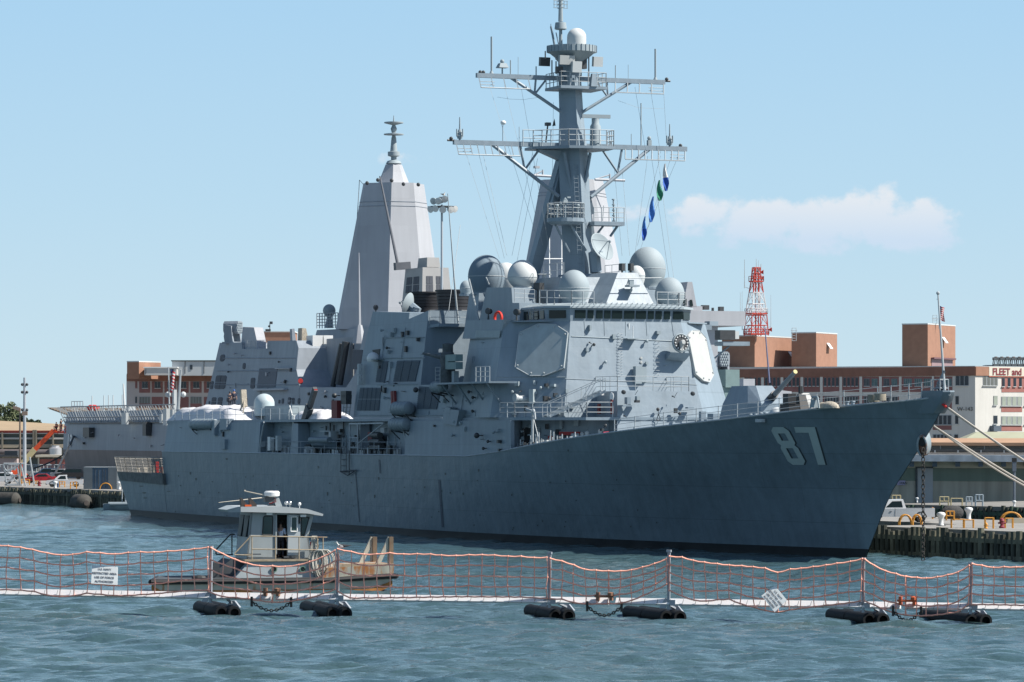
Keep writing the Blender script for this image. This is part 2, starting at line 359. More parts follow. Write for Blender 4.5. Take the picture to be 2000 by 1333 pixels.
# ---------------------------------------------------------------- water
def water():
    rs=[5]; 
    while rs[-1]<9000:
        r=rs[-1]
        rs.append(r*1.08 if r<60 else (r+ .0011*r+.10 if r<330 else (r*1.012 if r<700 else r*1.15)))
    rs=np.array(rs)
    th=np.concatenate([np.radians(np.linspace(-80,-14,12)),np.radians(np.linspace(-13,-9.2,18)),np.radians(np.linspace(-9.1,9.1,430)),np.radians(np.linspace(9.2,13,18)),np.radians(np.linspace(14,80,12))])
    Rg,Th=np.meshgrid(rs,th,indexing='ij'); X=Rg*np.sin(Th); Y=Rg*np.cos(Th); Z=np.zeros_like(X)
    rng=np.random.RandomState(3)
    for i in range(64):
        lam=.5*(9/.5)**((i+.5)/64); ang=R(255)+rng.normal(0,.5)  # wind from the right, towards the viewer
        kx,ky=math.cos(ang)*2*math.pi/lam,math.sin(ang)*2*math.pi/lam
        amp=(.0125 if 1.<lam<3 else .0105)*lam**.75*(.55 if lam>5 else 1); fade=np.clip((lam/ (Rg*.0011+.10)-2)/3,0,1)
        ph=rng.rand()*6.28; w_=kx*X+ky*Y+ph
        grp=.65+.5*np.sin(X*rng.normal(0,.045)+Y*rng.normal(0,.03)+rng.rand()*6)
        Z+=amp*fade*grp*(np.sin(w_)+.25*np.cos(2*w_))
    nr,ncol=X.shape
    v=np.stack([X,Y,Z],-1).reshape(-1,3)
    i=np.arange(nr-1)[:,None]*ncol+np.arange(ncol-1)[None,:]; f=np.stack([i,i+1,i+ncol+1,i+ncol],-1).reshape(-1,4)
    me=bpy.data.meshes.new('water'); me.vertices.add(len(v)); me.vertices.foreach_set('co',v.ravel())
    me.loops.add(f.size); me.loops.foreach_set('vertex_index',f.ravel()); me.polygons.add(len(f)); me.polygons.foreach_set('loop_start',np.arange(0,f.size,4)); me.polygons.foreach_set('loop_total',np.full(len(f),4)); me.update(calc_edges=True)
    me.shade_smooth()
    m=bpy.data.materials.new('harbour_water'); m.use_nodes=True; t=m.node_tree; L=t.links; b=t.nodes['Principled BSDF']
    b.inputs['Roughness'].default_value=.10; b.inputs['IOR'].default_value=1.33
    tc=N(t,'ShaderNodeTexCoord'); last=None
    n0=N(t,'ShaderNodeTexNoise'); n0.inputs['Scale'].default_value=.07; n0.inputs['Detail'].default_value=3; L.new(tc.outputs['Object'],n0.inputs[0])
    mx=N(t,'ShaderNodeMix',data_type='RGBA'); L.new(n0.outputs[0],mx.inputs[0]); mx.inputs[6].default_value=(.032,.076,.108,1); mx.inputs[7].default_value=(.052,.088,.080,1); L.new(mx.outputs[2],b.inputs['Base Color'])
    for s_,st,dist,scl in ((2.0,1.,.13,(.6,1.1,1)),(.6,.8,.30,(.55,1,1)),(5.5,.9,.04,(.7,1.1,1))):
        mp=N(t,'ShaderNodeMapping'); mp.inputs['Scale'].default_value=scl; mp.inputs['Rotation'].default_value=(0,0,R(-8)); L.new(tc.outputs['Object'],mp.inputs[0])
        n=N(t,'ShaderNodeTexNoise'); n.inputs['Scale'].default_value=s_; n.inputs['Detail'].default_value=4; L.new(mp.outputs[0],n.inputs[0])
        bp=N(t,'ShaderNodeBump'); bp.inputs['Strength'].default_value=st; bp.inputs['Distance'].default_value=dist; L.new(n.outputs[0],bp.inputs['Height'])
        if last: L.new(last,bp.inputs['Normal'])
        last=bp.outputs[0]
    L.new(last,b.inputs['Normal'])
    me.materials.append(m)
    o=bpy.data.objects.new('water',me); col.objects.link(o); struct(o)
water()
# ================================================================= THE DESTROYER
SO=(27.54,242.58); SA=R(112.1445)
S=Frame(SO,SA)
ship=empty('destroyer',(SO[0],SO[1],0),SA,'dark grey warship with hull number 87, bow to the right, tall lattice-armed mast','warship')
H=S.hit
SEND=157.3
STEM=[(-.1,10.56),(.64,9.86),(1.79,8.89),(4.19,6.99),(7.77,4.3),(11.3,0.),(12.2,-1.5)]
def stem_s(z):
    for (s1,z1),(s2,z2) in zip(STEM,STEM[1:]):
        if z>=z2: return s1+(z-z1)/(z2-z1)*(s2-s1)
    return 12.2
def g(x,p): x=min(max(x,0),1); return 1-(1-x)**p
def half(s,z):
    zz=min(max(z/9.,0),1.15)
    Bm=9.1+.95*zz**.8; Ln=66-14*zz; p=2.0+.55*zz**1.5
    b=Bm*g((s-stem_s(z))/Ln,p)
    if s>100: b-= (1.3-.35*zz)*((s-100)/57.)**2
    return max(b,.02)
EDGE=[(330,886),(990,887),(1000,885),(1060,873),(1100,864),(1150,856.5),(1200,849),(1300,836),(1400,825),(1471,817),(1541,807),(1600,800),(1650,796),(1700,790.5),(1760,785.5),(1807,780),(1832,776),(1848,772),(1860,770)]
def edge_y(px):
    px=max(min(px,1859),331)
    for (a,ya),(b,yb) in zip(EDGE,EDGE[1:]):
        if a<=px<=b: return ya+(yb-ya)*(px-a)/(b-a)
def deck_z(s):
    z=8.
    for _ in range(12):
        u=half(s,z); px,_y=S.proj((s,u,z)); z=S.zof(edge_y(px),s,u)
    return min(z,10.8)
FAN=138.6       # flight deck ends here, low fantail behind it
dz_cache={}
def DZ(s):
    k=round(s,2)
    if k not in dz_cache: dz_cache[k]=deck_z(s) if s<50 else None
    if s>=50: return 6.45
    return dz_cache[k]
def hull():
    qs=[0,.004,.01,.02,.035,.05,.07,.09,.115,.14,.17,.2,.235,.27,.31,.35,.4,.45,.5,.55,.6,.65,.7,.75,.8,.84]
    rows=14
    def ring(sdeck,ztop,rake=0.):
        pts=[]
        for j in range(rows+1):
            v=j/rows; z=-1.5+v*(ztop+1.5)
            s0=stem_s(z); q=(sdeck)/SEND; s=s0+(SEND-s0)*q+ (rake*(1-max(z,0)/ztop) if rake else 0)
            pts.append(Vector((s,half(s,z),z)))
        return pts
    P=[]
    ss=[q*SEND for q in qs]+[138.5]
    ss=[x for x in ss if x<138.5]+[138.5]
    for x in ss: P.append(ring(x,DZ(max(x,.01)) if x<50 else 6.45))
    A=[]
    for x,rk in ((138.6,0),(145,-.6),(151,-1.5),(SEND,-3.4)): A.append(ring(x,4.2,rk))
    mb=MB()
    for seq in (P,A):
        mb.grid(seq); mb.grid([[Vector((p.x,-p.y,p.z)) for p in r] for r in seq])
        mb.grid([[r[-1],Vector((r[-1].x,-r[-1].y,r[-1].z))] for r in seq])
    # bulkhead at the break and transom
    b=P[-1]; mb.grid([b,[Vector((p.x,-p.y,p.z)) for p in b]]); b=A[-1]; mb.grid([b,[Vector((p.x,-p.y,p.z)) for p in b]])
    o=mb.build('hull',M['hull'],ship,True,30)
    # black band at the waterline
    mb=MB()
    allr=P+A
    for sg in (1,-1):
        rws=[]
        for r in allr:
            xs=[]
            base=r[0].x
            for z in (-1.,-.2,.25,.62):
                # s along this station at height z
                j=max(0,min(rows-1,int((z+1.5)/(r[-1].z+1.5)*rows))); t=((z-r[j].z)/(r[j+1].z-r[j].z)); p=r[j].lerp(r[j+1],t)
                xs.append(Vector((p.x,sg*(p.y+.03),z)))
            rws.append(xs)
        mb.grid(rws)
    mb.build('boot_topping',M['boot'],ship,True)
    # sheer strake / deck edge bar
    mb=MB()
    for sg in (1,-1):
        pts=[Vector((r[-1].x,sg*r[-1].y,r[-1].z+.03)) for r in P]
        mb.path(pts,.06,5)
    mb.build('deck_edge_bar',M['rail'],ship)
    return P,o
HP,HULL=hull()
def hull_bvh():
    me=HULL.data; return BVHTree.FromPolygons([v.co.copy() for v in me.vertices],[tuple(p.vertices) for p in me.polygons])
BV=hull_bvh()
def onhull(px,py,off=.02):
    o,d=S.ray(px,py); dn=d.normalized(); h=BV.ray_cast(o,dn)
    if h[0] is None: return S.hit(px,py,'u',0)
    return h[0]-dn*0+ (h[1] if h[1].dot(dn)<0 else -h[1])*off
def hullpatch(mb,poly,off,n=6):
    # polygon measured on the photo, subdivided and laid on the plating
    import mathutils.geometry as mg
    me=bpy.data.meshes.new('t'); me.from_pydata([(x,y,0) for x,y in poly],[],[tuple(range(len(poly)))])
    bm=bmesh.new(); bm.from_mesh(me); bmesh.ops.triangulate(bm,faces=bm.faces[:])
    bmesh.ops.subdivide_edges(bm,edges=bm.edges[:],cuts=n,use_grid_fill=True)
    bmesh.ops.triangulate(bm,faces=bm.faces[:])
    vs=[onhull(v.co.x,v.co.y,off) for v in bm.verts]; bm.verts.index_update()
    mb.add(vs,[tuple(v.index for v in f.verts) for f in bm.faces]); bm.free(); bpy.data.meshes.remove(me)
def numbers():
    # cell corners of each digit as seen (the flare slants them)
    def quadmap(Q):
        (x0,y0),(x1,y1),(x2,y2),(x3,y3)=Q # tl,tr,br,bl
        def f(u,v):
            return ((x0*(1-u)+x1*u)*(1-v)+(x3*(1-u)+x2*u)*v,(y0*(1-u)+y1*u)*(1-v)+(y3*(1-u)+y2*u)*v)
        return f
    d8=quadmap([(1503,834),(1537,834),(1577,908),(1543,908)]); d7=quadmap([(1551.5,834),(1592,834),(1613,908),(1572,908)])
    def poly(f,pts): return [f(*p) for p in pts]
    bars8=[[(0,.1),(.22,0),(.8,0),(1,.1),(.7,.17),(.3,.17)],[(0,.1),(.3,.17),(.3,.36),(0,.42)],[(1,.1),(1,.42),(.7,.36),(.7,.17)],
           [(0,.42),(.3,.36),(.7,.36),(1,.42),(.88,.48),(1,.56),(.7,.56),(.3,.56),(0,.56),(.12,.48)],
           [(0,.56),(.3,.56),(.3,.83),(0,.9)],[(1,.56),(1,.9),(.7,.83),(.7,.56)],[(0,.9),(.3,.83),(.7,.83),(1,.9),(.8,1),(.2,1)]]
    bars7=[[(0,0),(1,0),(1,.15),(0,.15)],[(.62,.15),(1,.15),(1,1),(.64,1)]]
    for nm,off,dx,m in (('number_shade',.015,3.,M['digsh']),('hull_number',.035,0,M['digit'])):
        mb=MB()
        for f,bs in ((d8,bars8),(d7,bars7)):
            for b in bs: hullpatch(mb,[(x+dx,y+dx*.2) for x,y in poly(f,b)],off,3)
        mb.build(nm,m,ship,recalc=False)
numbers()
def LP(px,py,u0,k=.09,z0=9.45,off=0): return S.plane(px,py,(0,u0+off,z0),(0,1,k))
def lpz(s,z,u0,k,z0=9.45): return Vector((s,u0-k*(z-z0),z))
def symblk(pts,u0,k,name,m=M['haze']):
    P=[LP(x,y,u0,k) for x,y in pts]; Q=[Vector((p.x,-p.y,p.z)) for p in P]
    MB().loft([P,Q]).build(name,m,ship); return P
def octa(s0,uf,d,sa,z,ua=None):
    ua=uf+d if ua is None else ua
    return [Vector(q+(z,)) for q in ((s0,-uf),(s0,uf),(s0+d,uf+d),(sa,ua),(sa,-ua),(s0+d,-uf-d))]
def solve_d(s0,uf,px):
    lo,hi=0.,9.
    for _ in range(40):
        m=(lo+hi)/2
        if S.proj((s0+m,uf+m,10))[0]>px: lo=m
        else: hi=m
    return lo
part=lambda mb,n,m=M['haze'],sm=False,par=ship: mb.build(n,m,par,sm)
Z=lambda py,s,u: S.zof(py,s,u)
def V(*a): return Vector(a)
# ---- decks
Z01=9.42
sA=138.5
dk=MB()
pl=[(44.7,3.3),(44.9,5.6),(49.6,9.42),(60,9.5),(100,9.55),(sA,9.05)]
full=[V(s,u,9.2) for s,u in pl]+[V(s,-u,9.2) for s,u in pl[::-1]]
dk.prism(full,(0,0,.22)); part(dk,'upper_deck')
# side plating below it : aft (flight deck) and forward
for nm,pp in (('aft_side_plating',[(108.5,9.58),(112,9.58),(125,9.4),(sA,8.95)]),('midship_side_plating',[(51.2,8.1),(49.75,9.3),(49.7,9.62),(60,9.72),(71.6,9.72)])):
    mb=MB(); a=pp; r0=[V(s,(half(s,6.45)-.02) if u>8.9 and u!=9.3 else u,6.46) for s,u in a]; r1=[V(s,u,9.2) for s,u in a]
    ring=r0+[V(p.x,-p.y,p.z) for p in r0[::-1]]; ring2=r1+[V(p.x,-p.y,p.z) for p in r1[::-1]]
    mb.loft([ring,ring2]); part(mb,nm)
# recessed boat-deck house
mb=MB(); mb.hexa([V(71,-8.4,6.46),V(71,8.4,6.46),V(109,8.4,6.46),V(109,-8.4,6.46),V(71,-8.3,9.2),V(71,8.3,9.2),V(109,8.3,9.2),V(109,-8.3,9.2)]); part(mb,'boat_deck_house')
# lower forward house (behind the side passage)
mb=MB(); mb.loft([[V(s,u,z) for s,u in ((46.2,-3),(46.2,3),(46.8,4.6),(50.8,8.2),(52,8.2),(62,8.2),(62,-8.2),(50.8,-8.2),(46.8,-4.6))] for z in (6.0,9.2)]); part(mb,'passage_house')
# ---- main deckhouse (octagon)
db=solve_d(48.7,5.75,957); dt=solve_d(50.3,4.55,985)
OB=octa(48.7,5.75,db,62.5,Z01,8.9); OT=octa(50.3,4.55,dt,61.5,16.62,8.0)
OB[3].x=62.5
MB().loft([OB,OT]).build('deckhouse',M['haze'],ship)
def chamf(px,py,side=1,off=.0):
    # point on the slanted chamfer plane
    a,b,c=(OB[1],OB[2],OT[1]) if side>0 else (OB[0],OB[5],OT[0])
    nrm=(b-a).cross(c-a).normalized()
    if nrm.x>0: nrm=-nrm
    return S.plane(px,py,a+nrm*off,nrm),nrm
def front(px,py,off=0):
    a,b,c=OB[0],OB[1],OT[0]; nrm=(b-a).cross(c-a).normalized()
    if nrm.x>0: nrm=-nrm
    return S.plane(px,py,a+nrm*off,nrm),nrm
# phased array covers
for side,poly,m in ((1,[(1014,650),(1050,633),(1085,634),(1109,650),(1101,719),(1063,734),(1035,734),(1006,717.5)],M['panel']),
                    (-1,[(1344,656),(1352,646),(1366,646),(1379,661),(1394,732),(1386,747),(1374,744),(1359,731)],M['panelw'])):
    pts=[chamf(x,y,side,.2)[0] for x,y in poly]; nrm=chamf(1050,680,side)[1]
    mb=MB(); mb.prism(pts,-nrm*.18); pn=part(mb,'radar_array_panel',m)
    c=sum(pts,V(0,0,0))/8
    rim=MB()
    for a,b in zip(pts,pts[1:]+pts[:1]): rim.tube(a,b,.035,n=4)
    part(rim,'panel_rim',M['rail'],par=pn)
    mb=MB()
    for q in pts: mb.ball(q.lerp(c,.1)+nrm*.04,.07,n=6,m=4)
    part(mb,'bolt_heads',M['rail'],par=pn)
# weld seams / strips on the deckhouse
mb=MB()
mb.path([front(1116,657.5,.02)[0],front(1342,668,.02)[0]],.035,4)
mb.path([front(1104,740,.02)[0],front(1362,752,.02)[0]],.02,4)
mb.path([chamf(972,737,1,.02)[0],chamf(1104,737,1,.02)[0]],.025,4)
for x0,x1 in ((1141,1143),(1180,1181),(1222,1222),(1262,1264),(1312,1316)): mb.path([front(x0,628,.02)[0],front(x1,656,.02)[0]],.014,4)
part(mb,'plate_seams',M['dome'])
# forward low house
mb=MB(); fb=[V(44.3,-3.35,7.0),V(44.3,3.35,7.0),V(49.2,3.6,7.0),V(49.2,-3.6,7.0)]
mb.hexa(fb+[V(45.2,-2.95,11.35),V(45.2,2.95,11.35),V(49.6,2.95,11.35),V(49.6,-2.95,11.35)])
part(mb,'forward_house')
mb=MB()
rail(mb,[V(49.3,2.9,11.35),V(45.3,2.9,11.35),V(45.3,-2.9,11.35),V(49.3,-2.9,11.35)],1.1,3,1.3)
part(mb,'platform_railing',M['rail'])
# stair up to it
mb=MB(); a=V(48.9,7.2,Z01); b=V(46.8,3.4,11.35)
for k in range(8): mb.box(a.lerp(b,(k+.5)/8),(.9,.3,.04))
for dx in (-.45,.45):
    mb.beam(a+V(dx,0,0),b+V(dx,0,0),.05,.2); mb.tube(a+V(dx,0,.95),b+V(dx,0,.95),.025)
    for k in range(4): q=a.lerp(b,k/3)+V(dx,0,0); mb.tube(q,q+V(0,0,.95),.025)
part(mb,'stair',M['rail'])
# 01 deck railing forward
mb=MB(); rail(mb,[V(52.5,9.35,Z01),V(49.7,9.3,Z01),V(45,5.5,Z01),V(44.8,3.5,Z01)],1.1,3,1.4,r=.026); part(mb,'upper_deck_railing',M['rail'])
# ---- rungs
mb=MB()
for k in range(15):
    p,_=front(1211+math.sin(k)*.5,652+k*5.6,.02)
    mb.path([p+V(0,.18,0),p+V(-.14,.15,0),p+V(-.14,-.15,0),p+V(0,-.18,0)],.016,4)
for k in range(9):
    p,_=front(1283,668+k*8,.02); mb.path([p+V(0,.18,0),p+V(-.14,.15,0),p+V(-.14,-.15,0),p+V(0,-.18,0)],.016,4)
part(mb,'climbing_rungs',M['rail'])
# wheel-shaped decoy reel on its sponson
p,nr=front(1320,672,0)
sp=MB(); q=[front(x,y)[0] for x,y in ((1300,712),(1336,716),(1338,694),(1300,692))]
o=V(-1.05,0,.12); sp.hexa([q[0]+V(0,0,.35),q[1]+V(0,0,.35),q[1]+V(-.5,0,.55),q[0]+V(-.5,0,.55),q[3],q[2],q[2]+o,q[3]+o]); part(sp,'sponson')
c=p+V(-.95,0,.05); rot=V(-1,-.05,.12).to_track_quat('Z','Y').to_matrix()
wb=part(MB().lathe([(.45,-.18),(.72,-.12),(.72,.05),(.66,.1),(.6,0),(.2,0)],c,24,rot),'ring_antenna',M['dome'],True)
mb=MB()
for k in range(14):
    a=2*math.pi*k/14; mb.lathe([(.05,0),(.05,.12)],c+rot@V(.52*math.cos(a),.52*math.sin(a),0),8,rot)
part(mb,'horn',M['white'],par=wb)
mb=MB().lathe([(.2,-.2),(.2,.35),(.14,.42)],c,12,rot); mb.tube(c+V(-.1,0,0),c+V(0,0,-.75),.16); part(mb,'antenna_pedestal',M['panelw'],par=wb)
part(MB().lathe([(.59,.01),(.59,.03),(.22,.03),(.22,.01)],c,24,rot),'ring_face',M['dark'],par=wb)
# small front fittings
def fit(px,py,w,h,d,name='junction_box',m=M['dome'],fn=front):
    p,n=fn(px,py,d/2); part(MB().box(p,(d,w,h)),name,m)
for a in ((1233,662,.9,.06,.6),(1245,733,.5,1.3,.5),(1256,732,.42,1.15,.35),(1117,793,.35,.4,.25)): fit(*a)
fit(1107,764,.22,.3,.2,fn=lambda x,y,o:front(x,y,o))
mb=MB(); p,_=front(1236,662,.4); mb.tube(p,p+V(0,0,.95),.03); p,_=front(1228,632,.06); mb.tube(p,p+V(0,0,-.9),.05); part(mb,'antenna_stub',M['white'])
for py in (700,708):
    p,n=front(1252,py,.02); part(MB().lathe([(.1,0),(.1,.05),(.06,.06)],p,12,V(-1,0,0).to_track_quat('Z','Y').to_matrix()),'porthole',M['panelw'])
for px,py,w,h in ((1010,750,.35,.35),(1040,775,.6,1.1),(1080,753,.4,.2),(1090,774,.15,.18)):
    p,n=chamf(px,py,1,.2); part(MB().box(p,(.35,w,h),R(45)),'equipment_box',M['dome'] if px!=1040 else M['panel'])
p,n=chamf(1018,779,1,.45); rt=V(-.2,1,.1).to_track_quat('Z','Y').to_matrix(); part(MB().lathe([(.2,-.8),(.24,-.2),(.2,.3),(.3,.4),(.3,.6)],p,12,rt),'searchlight',M['rail'],True)
# lamps on the low forward house
def f2(px,py,off=.1): return S.hit(px,py,'s',44.7-off)
for px,py in ((1217,766),(1352,769)):
    p=f2(px,py); part(MB().lathe([(.08,.0),(.16,.05),(.16,.25),(.1,.28)],p,12,V(-1,.2,-.1).to_track_quat('Z','Y').to_matrix()).ball(p+V(-.1,0,0),.1,n=8,m=4),'flood_lamp',M['dark'],True)
for px,py,w,h,d in ((1226,783,.3,.5,.5),(1222,793,.75,.1,.7),(1347,797,.5,.1,.5)): part(MB().box(f2(px,py,d/2),(d,w,h)),'bracket',M['haze'])
mb=MB()
for px,py in ((1240,772),(1317,776)): p=f2(px,py,.05); mb.tube(p,p+V(-.1,-.2,.35),.02)
p=f2(1285,800,.1); mb.path([p,p+V(-.1,0,-.3),p+V(-.1,.15,-.8),p+V(-.1,-.15,-.8),p+V(-.1,0,-.3)],.03,4); mb.ball(p,.14,n=8,m=5); part(mb,'hose_hook',M['dark'])
# fire gear on the shaded side of the low house
mb=MB()
for px,py,w,h in ((1170,799,.5,.9),(1195,795,.35,1.3),(1140,815,1.6,.25)):
    p=S.hit(px,py,'u',3.5); mb.box(p,(w*.8,.12,h*.85))
part(mb,'fire_station',mat('dark_red',(.22,.03,.03),.6,.1,2))  # red darkened to carry the shade on this side
mb=MB(); p=S.hit(1196,775,'u',3.45); mb.lathe([(.28,0),(.33,.05),(.28,.1)],p,14,V(0,1,0).to_track_quat('Z','Y').to_matrix()); p=S.hit(1175,768,'u',3.45); mb.box(p,(.5,.2,.35)); part(mb,'hose_reel',M['white'])
# ---- passage bulkhead fittings
def pb(px,py,off=.1):  # diagonal wall (46.8,4.6)-(50.8,8.2)
    n=V(-.67,.74,0); return S.plane(px,py,V(46.8,4.6,0)+n*off,n),n
p=[pb(x,y,.03)[0] for x,y in ((1022,871),(1036,869),(1038,838),(1035,834),(1026,834),(1022.5,838))]
part(MB().prism(p,(.02,-.02,0)),'doorway',M['black'])
mb=MB()
for a,b in zip(p,p[1:]+p[:1]): mb.tube(a,b,.05,n=5)
part(mb,'door_frame',M['rail'])
mb=MB()
for px,py,w,h in ((1069,878,.5,.7),(1096,830,.2,.6),(1126,827,.35,.4),(1040,850,.7,.1),(1113,846,1.6,.22)): mb.box(pb(px,py,.2)[0],(w,.25,h),R(42))
part(mb,'locker',M['dome'])
mb=MB()
for px,py,w,h in ((1113,847,1.7,.25),(1075,862,.3,.8),(1083,864,.7,.18),(1078,869,.7,.2)): mb.box(pb(px,py,.4)[0],(w,.22,h),R(42))
part(mb,'red_equipment',mat('mid_red',(.38,.03,.03),.6,.1,2))
p=[S.hit(x,y,'s',44.9) for x,y in ((1178,844),(1189,843),(1189,850),(1178,851))]
part(MB().prism(p,(-.05,0,0)),'red_placard',mat('placard_red',(.7,.06,.1),.5,.05))
mb=MB()
for px,py in ((1128,860),(1137,857),(1146,855),(1172,852),(1119,860)): mb.lathe([(.12,0),(.16,.1),(.16,.55),(.08,.65)],pb(px,py+4,.9)[0],10)
part(mb,'deck_canister',M['rail'],True)
for px,py in ((1001,837),(1001,853)):
    c=pb(px,py,.5)[0]; part(MB().tube(c+V(-.35,.1,0),c+V(.35,-.1,0),.16,n=10),'hose_rack',M['dome'],True)
# accommodation davit (white bent pipe) at the passage
mb=MB(); b0=V(47.2,8.9,DZ(47.2)); mb.tube(b0,b0+V(0,0,2.9),.09); mb.path([b0+V(0,0,2.6),b0+V(-.2,0,3.0),b0+V(-.5,.05,2.8),b0+V(-.6,.05,2.3)],.1,7); mb.tube(b0+V(0,0,2.7),b0+V(-1,-.2,.4),.035); mb.tube(b0+V(0,0,2.9),b0+V(1.2,0,3.05),.1); part(mb,'accommodation_davit',M['rail'])
# ---- pilothouse
def ring(s0,uf,d,sa,z): return octa(s0,uf,d,sa,z)
MB().loft([ring(50.3,4.55,1.35,57.5,16.62),ring(50.22,4.6,1.38,57.5,17.62)]).build('pilothouse',M['haze'],ship)
MB().loft([ring(50.0,4.68,1.45,57.6,17.62),ring(50.02,4.66,1.45,57.6,17.78),ring(51.3,4.1,1.3,57.6,18.02)]).build('pilothouse_roof',M['dome'],ship)
for a,b in [(893,975),(992,1037),(1060,1108),(1122,1170),(1183,1262),(1277,1357),(1370,1448),(1463,1508),(1523,1570),(1590,1635),(1660,1735)]:
    xa,xb=900+a/4,900+b/4
    (s1,u1),(s2,u2)=S.col(xa,50.2,0,0,1),S.col(xb,50.2,0,0,1)
    fr=MB(); zz0,zz1=16.86,17.46
    wn=MB().hexa([V(50.2,u1,zz0),V(50.2,u2,zz0),V(50.27,u2,zz0),V(50.27,u1,zz0),V(50.16,u1,zz1),V(50.16,u2,zz1),V(50.25,u2,zz1),V(50.25,u1,zz1)]); part(wn,'bridge_window',M['glass'])
for sg in (1,-1):
    a=V(50.28,4.63*sg,0); b=V(51.6,5.95*sg,0); n=V(-.7,.7*sg,0)
    p0=a.lerp(b,.15)+n*.03; p1=a.lerp(b,.88)+n*.03
    mb=MB(); q=[p0+V(0,0,16.86),p1+V(0,0,16.86),p1+V(0,0,17.46),p0+V(0,0,17.46)]; mb.prism(q,-n*.06); part(mb,'bridge_window',M['glass'])
    for k in range(5):
        s=52+k*1.05; part(MB().box((s+.4,5.97*sg,17.16),(.8,.07,.62)),'bridge_window',M['glass'])
mb=MB()
for k in range(22):
    u=4.4-k*.42; mb.path([V(50.2,u,17.6),V(49.85,u,17.95),V(49.8,u-.15,18.05),V(50.1,u-.15,17.85)],.018,4)
part(mb,'window_wiper_guards',M['rail'])
mb=MB()
for sg in (1,-1):
    rail(mb,[V(53.8,5.6*sg,17.95),V(51.4,5.4*sg,17.85),V(50.4,4.4*sg,17.8),V(50.4,2.6*sg,17.8)],1.1,2,1.2,r=.03)
part(mb,'roof_railing',M['rail'])
# bridge wing decks and their screens
for sg in (1,-1):
    mb=MB(); mb.prism([V(51.2,5.6*sg,16.6),V(52.8,7.9*sg,16.6),V(61.3,8.3*sg,16.6),V(61.3,5.6*sg,16.6)],(0,0,.1)); part(mb,'bridge_wing')
# wing box overhang on the side
p=[LP(x,y,8.55,.05,16) for x,y in ((910.5,626),(985,624.5),(977,662),(903,662))]
mb=MB(); mb.loft([[v for v in p],[v+V(0,-1.0,0) if i<2 else v+V(0,-.8,.0) for i,v in enumerate(p)]]); part(mb,'side_sponson')
p=[LP(x,y,8.6,.05,16) for x,y in ((931,646),(978,646),(976,660),(928,660))]; part(MB().prism(p,(0,.05,0)),'sponson_panel',M['panel'])
# block aft of the wing (carries a radome)
p=[S.hit(x,y,'u',6.3) for x,y in ((951,562),(999,562),(1001,592),(1014,592),(1015,626),(936,626))]
mb=MB(); mb.prism(p,(0,-1.9,0)); part(mb,'radome_house')
mb=MB(); q=[V(v.x,-v.y,v.z) for v in p]; mb.prism(q,(0,1.9,0)); part(mb,'radome_house')
# central mast base block
q0=[S.hit(1180,597,'s',53),S.hit(1283,600,'s',53)]; q1=[S.hit(1207,533,'s',54.6),S.hit(1245,533,'s',54.6)]
hb=(q0[0].y-q0[1].y)/2; ht=(q1[0].y-q1[1].y)/2; zt=(q1[0].z+q1[1].z)/2; cb=(q0[0].y+q0[1].y)/2; ct=(q1[0].y+q1[1].y)/2
mb=MB(); mb.hexa([V(53,cb-hb,17.7),V(53,cb+hb,17.7),V(61.5,hb+.6,17.7),V(61.5,-hb-.6,17.7),V(54.6,ct-ht,zt),V(54.6,ct+ht,zt),V(60.4,ht+.4,zt),V(60.4,-ht-.4,zt)]); part(mb,'mast_house')
mb=MB().hexa([V(55,-3.6,17.7),V(55,3.6,17.7),V(64,4.2,17.0),V(64,-4.2,17.0),V(56,-2.9,20.2),V(56,2.9,20.2),V(63.5,3.3,20.2),V(63.5,-3.3,20.2)]); part(mb,'mast_house')
mb=MB(); zt2=zt; rail(mb,[V(60.2,2.6,20.2),V(56.2,2.6,20.2)],1.1,2,1.2); rail(mb,[V(56.2,-2.6,20.2),V(60.2,-2.6,20.2)],1.1,2,1.2); part(mb,'mast_house_railing',M['rail'])
for x in (1215,1232):
    p=S.hit(x,522,'s',55); part(MB().box(p,(.35,.32,.55),.3).tube(p,p-V(0,0,.7),.07),'director_camera',M['dark'])
p=S.hit(1235,559,'s',53.3); part(MB().box(p,(.9,.85,.14)).box(p+V(0,.1,.28),(.3,.35,.35)).beam(p,p+V(.9,0,-.9),.1,.1),'lookout_bracket',M['dome'])
mb=MB(); p=S.hit(1228,545,'s',53.4); mb.tube(p+V(-.3,1.2,0),p+V(-.3,-2.6,.1),.04); mb.tube(p,p+V(.4,0,-.5),.04); part(mb,'antenna_boom',M['rail'])
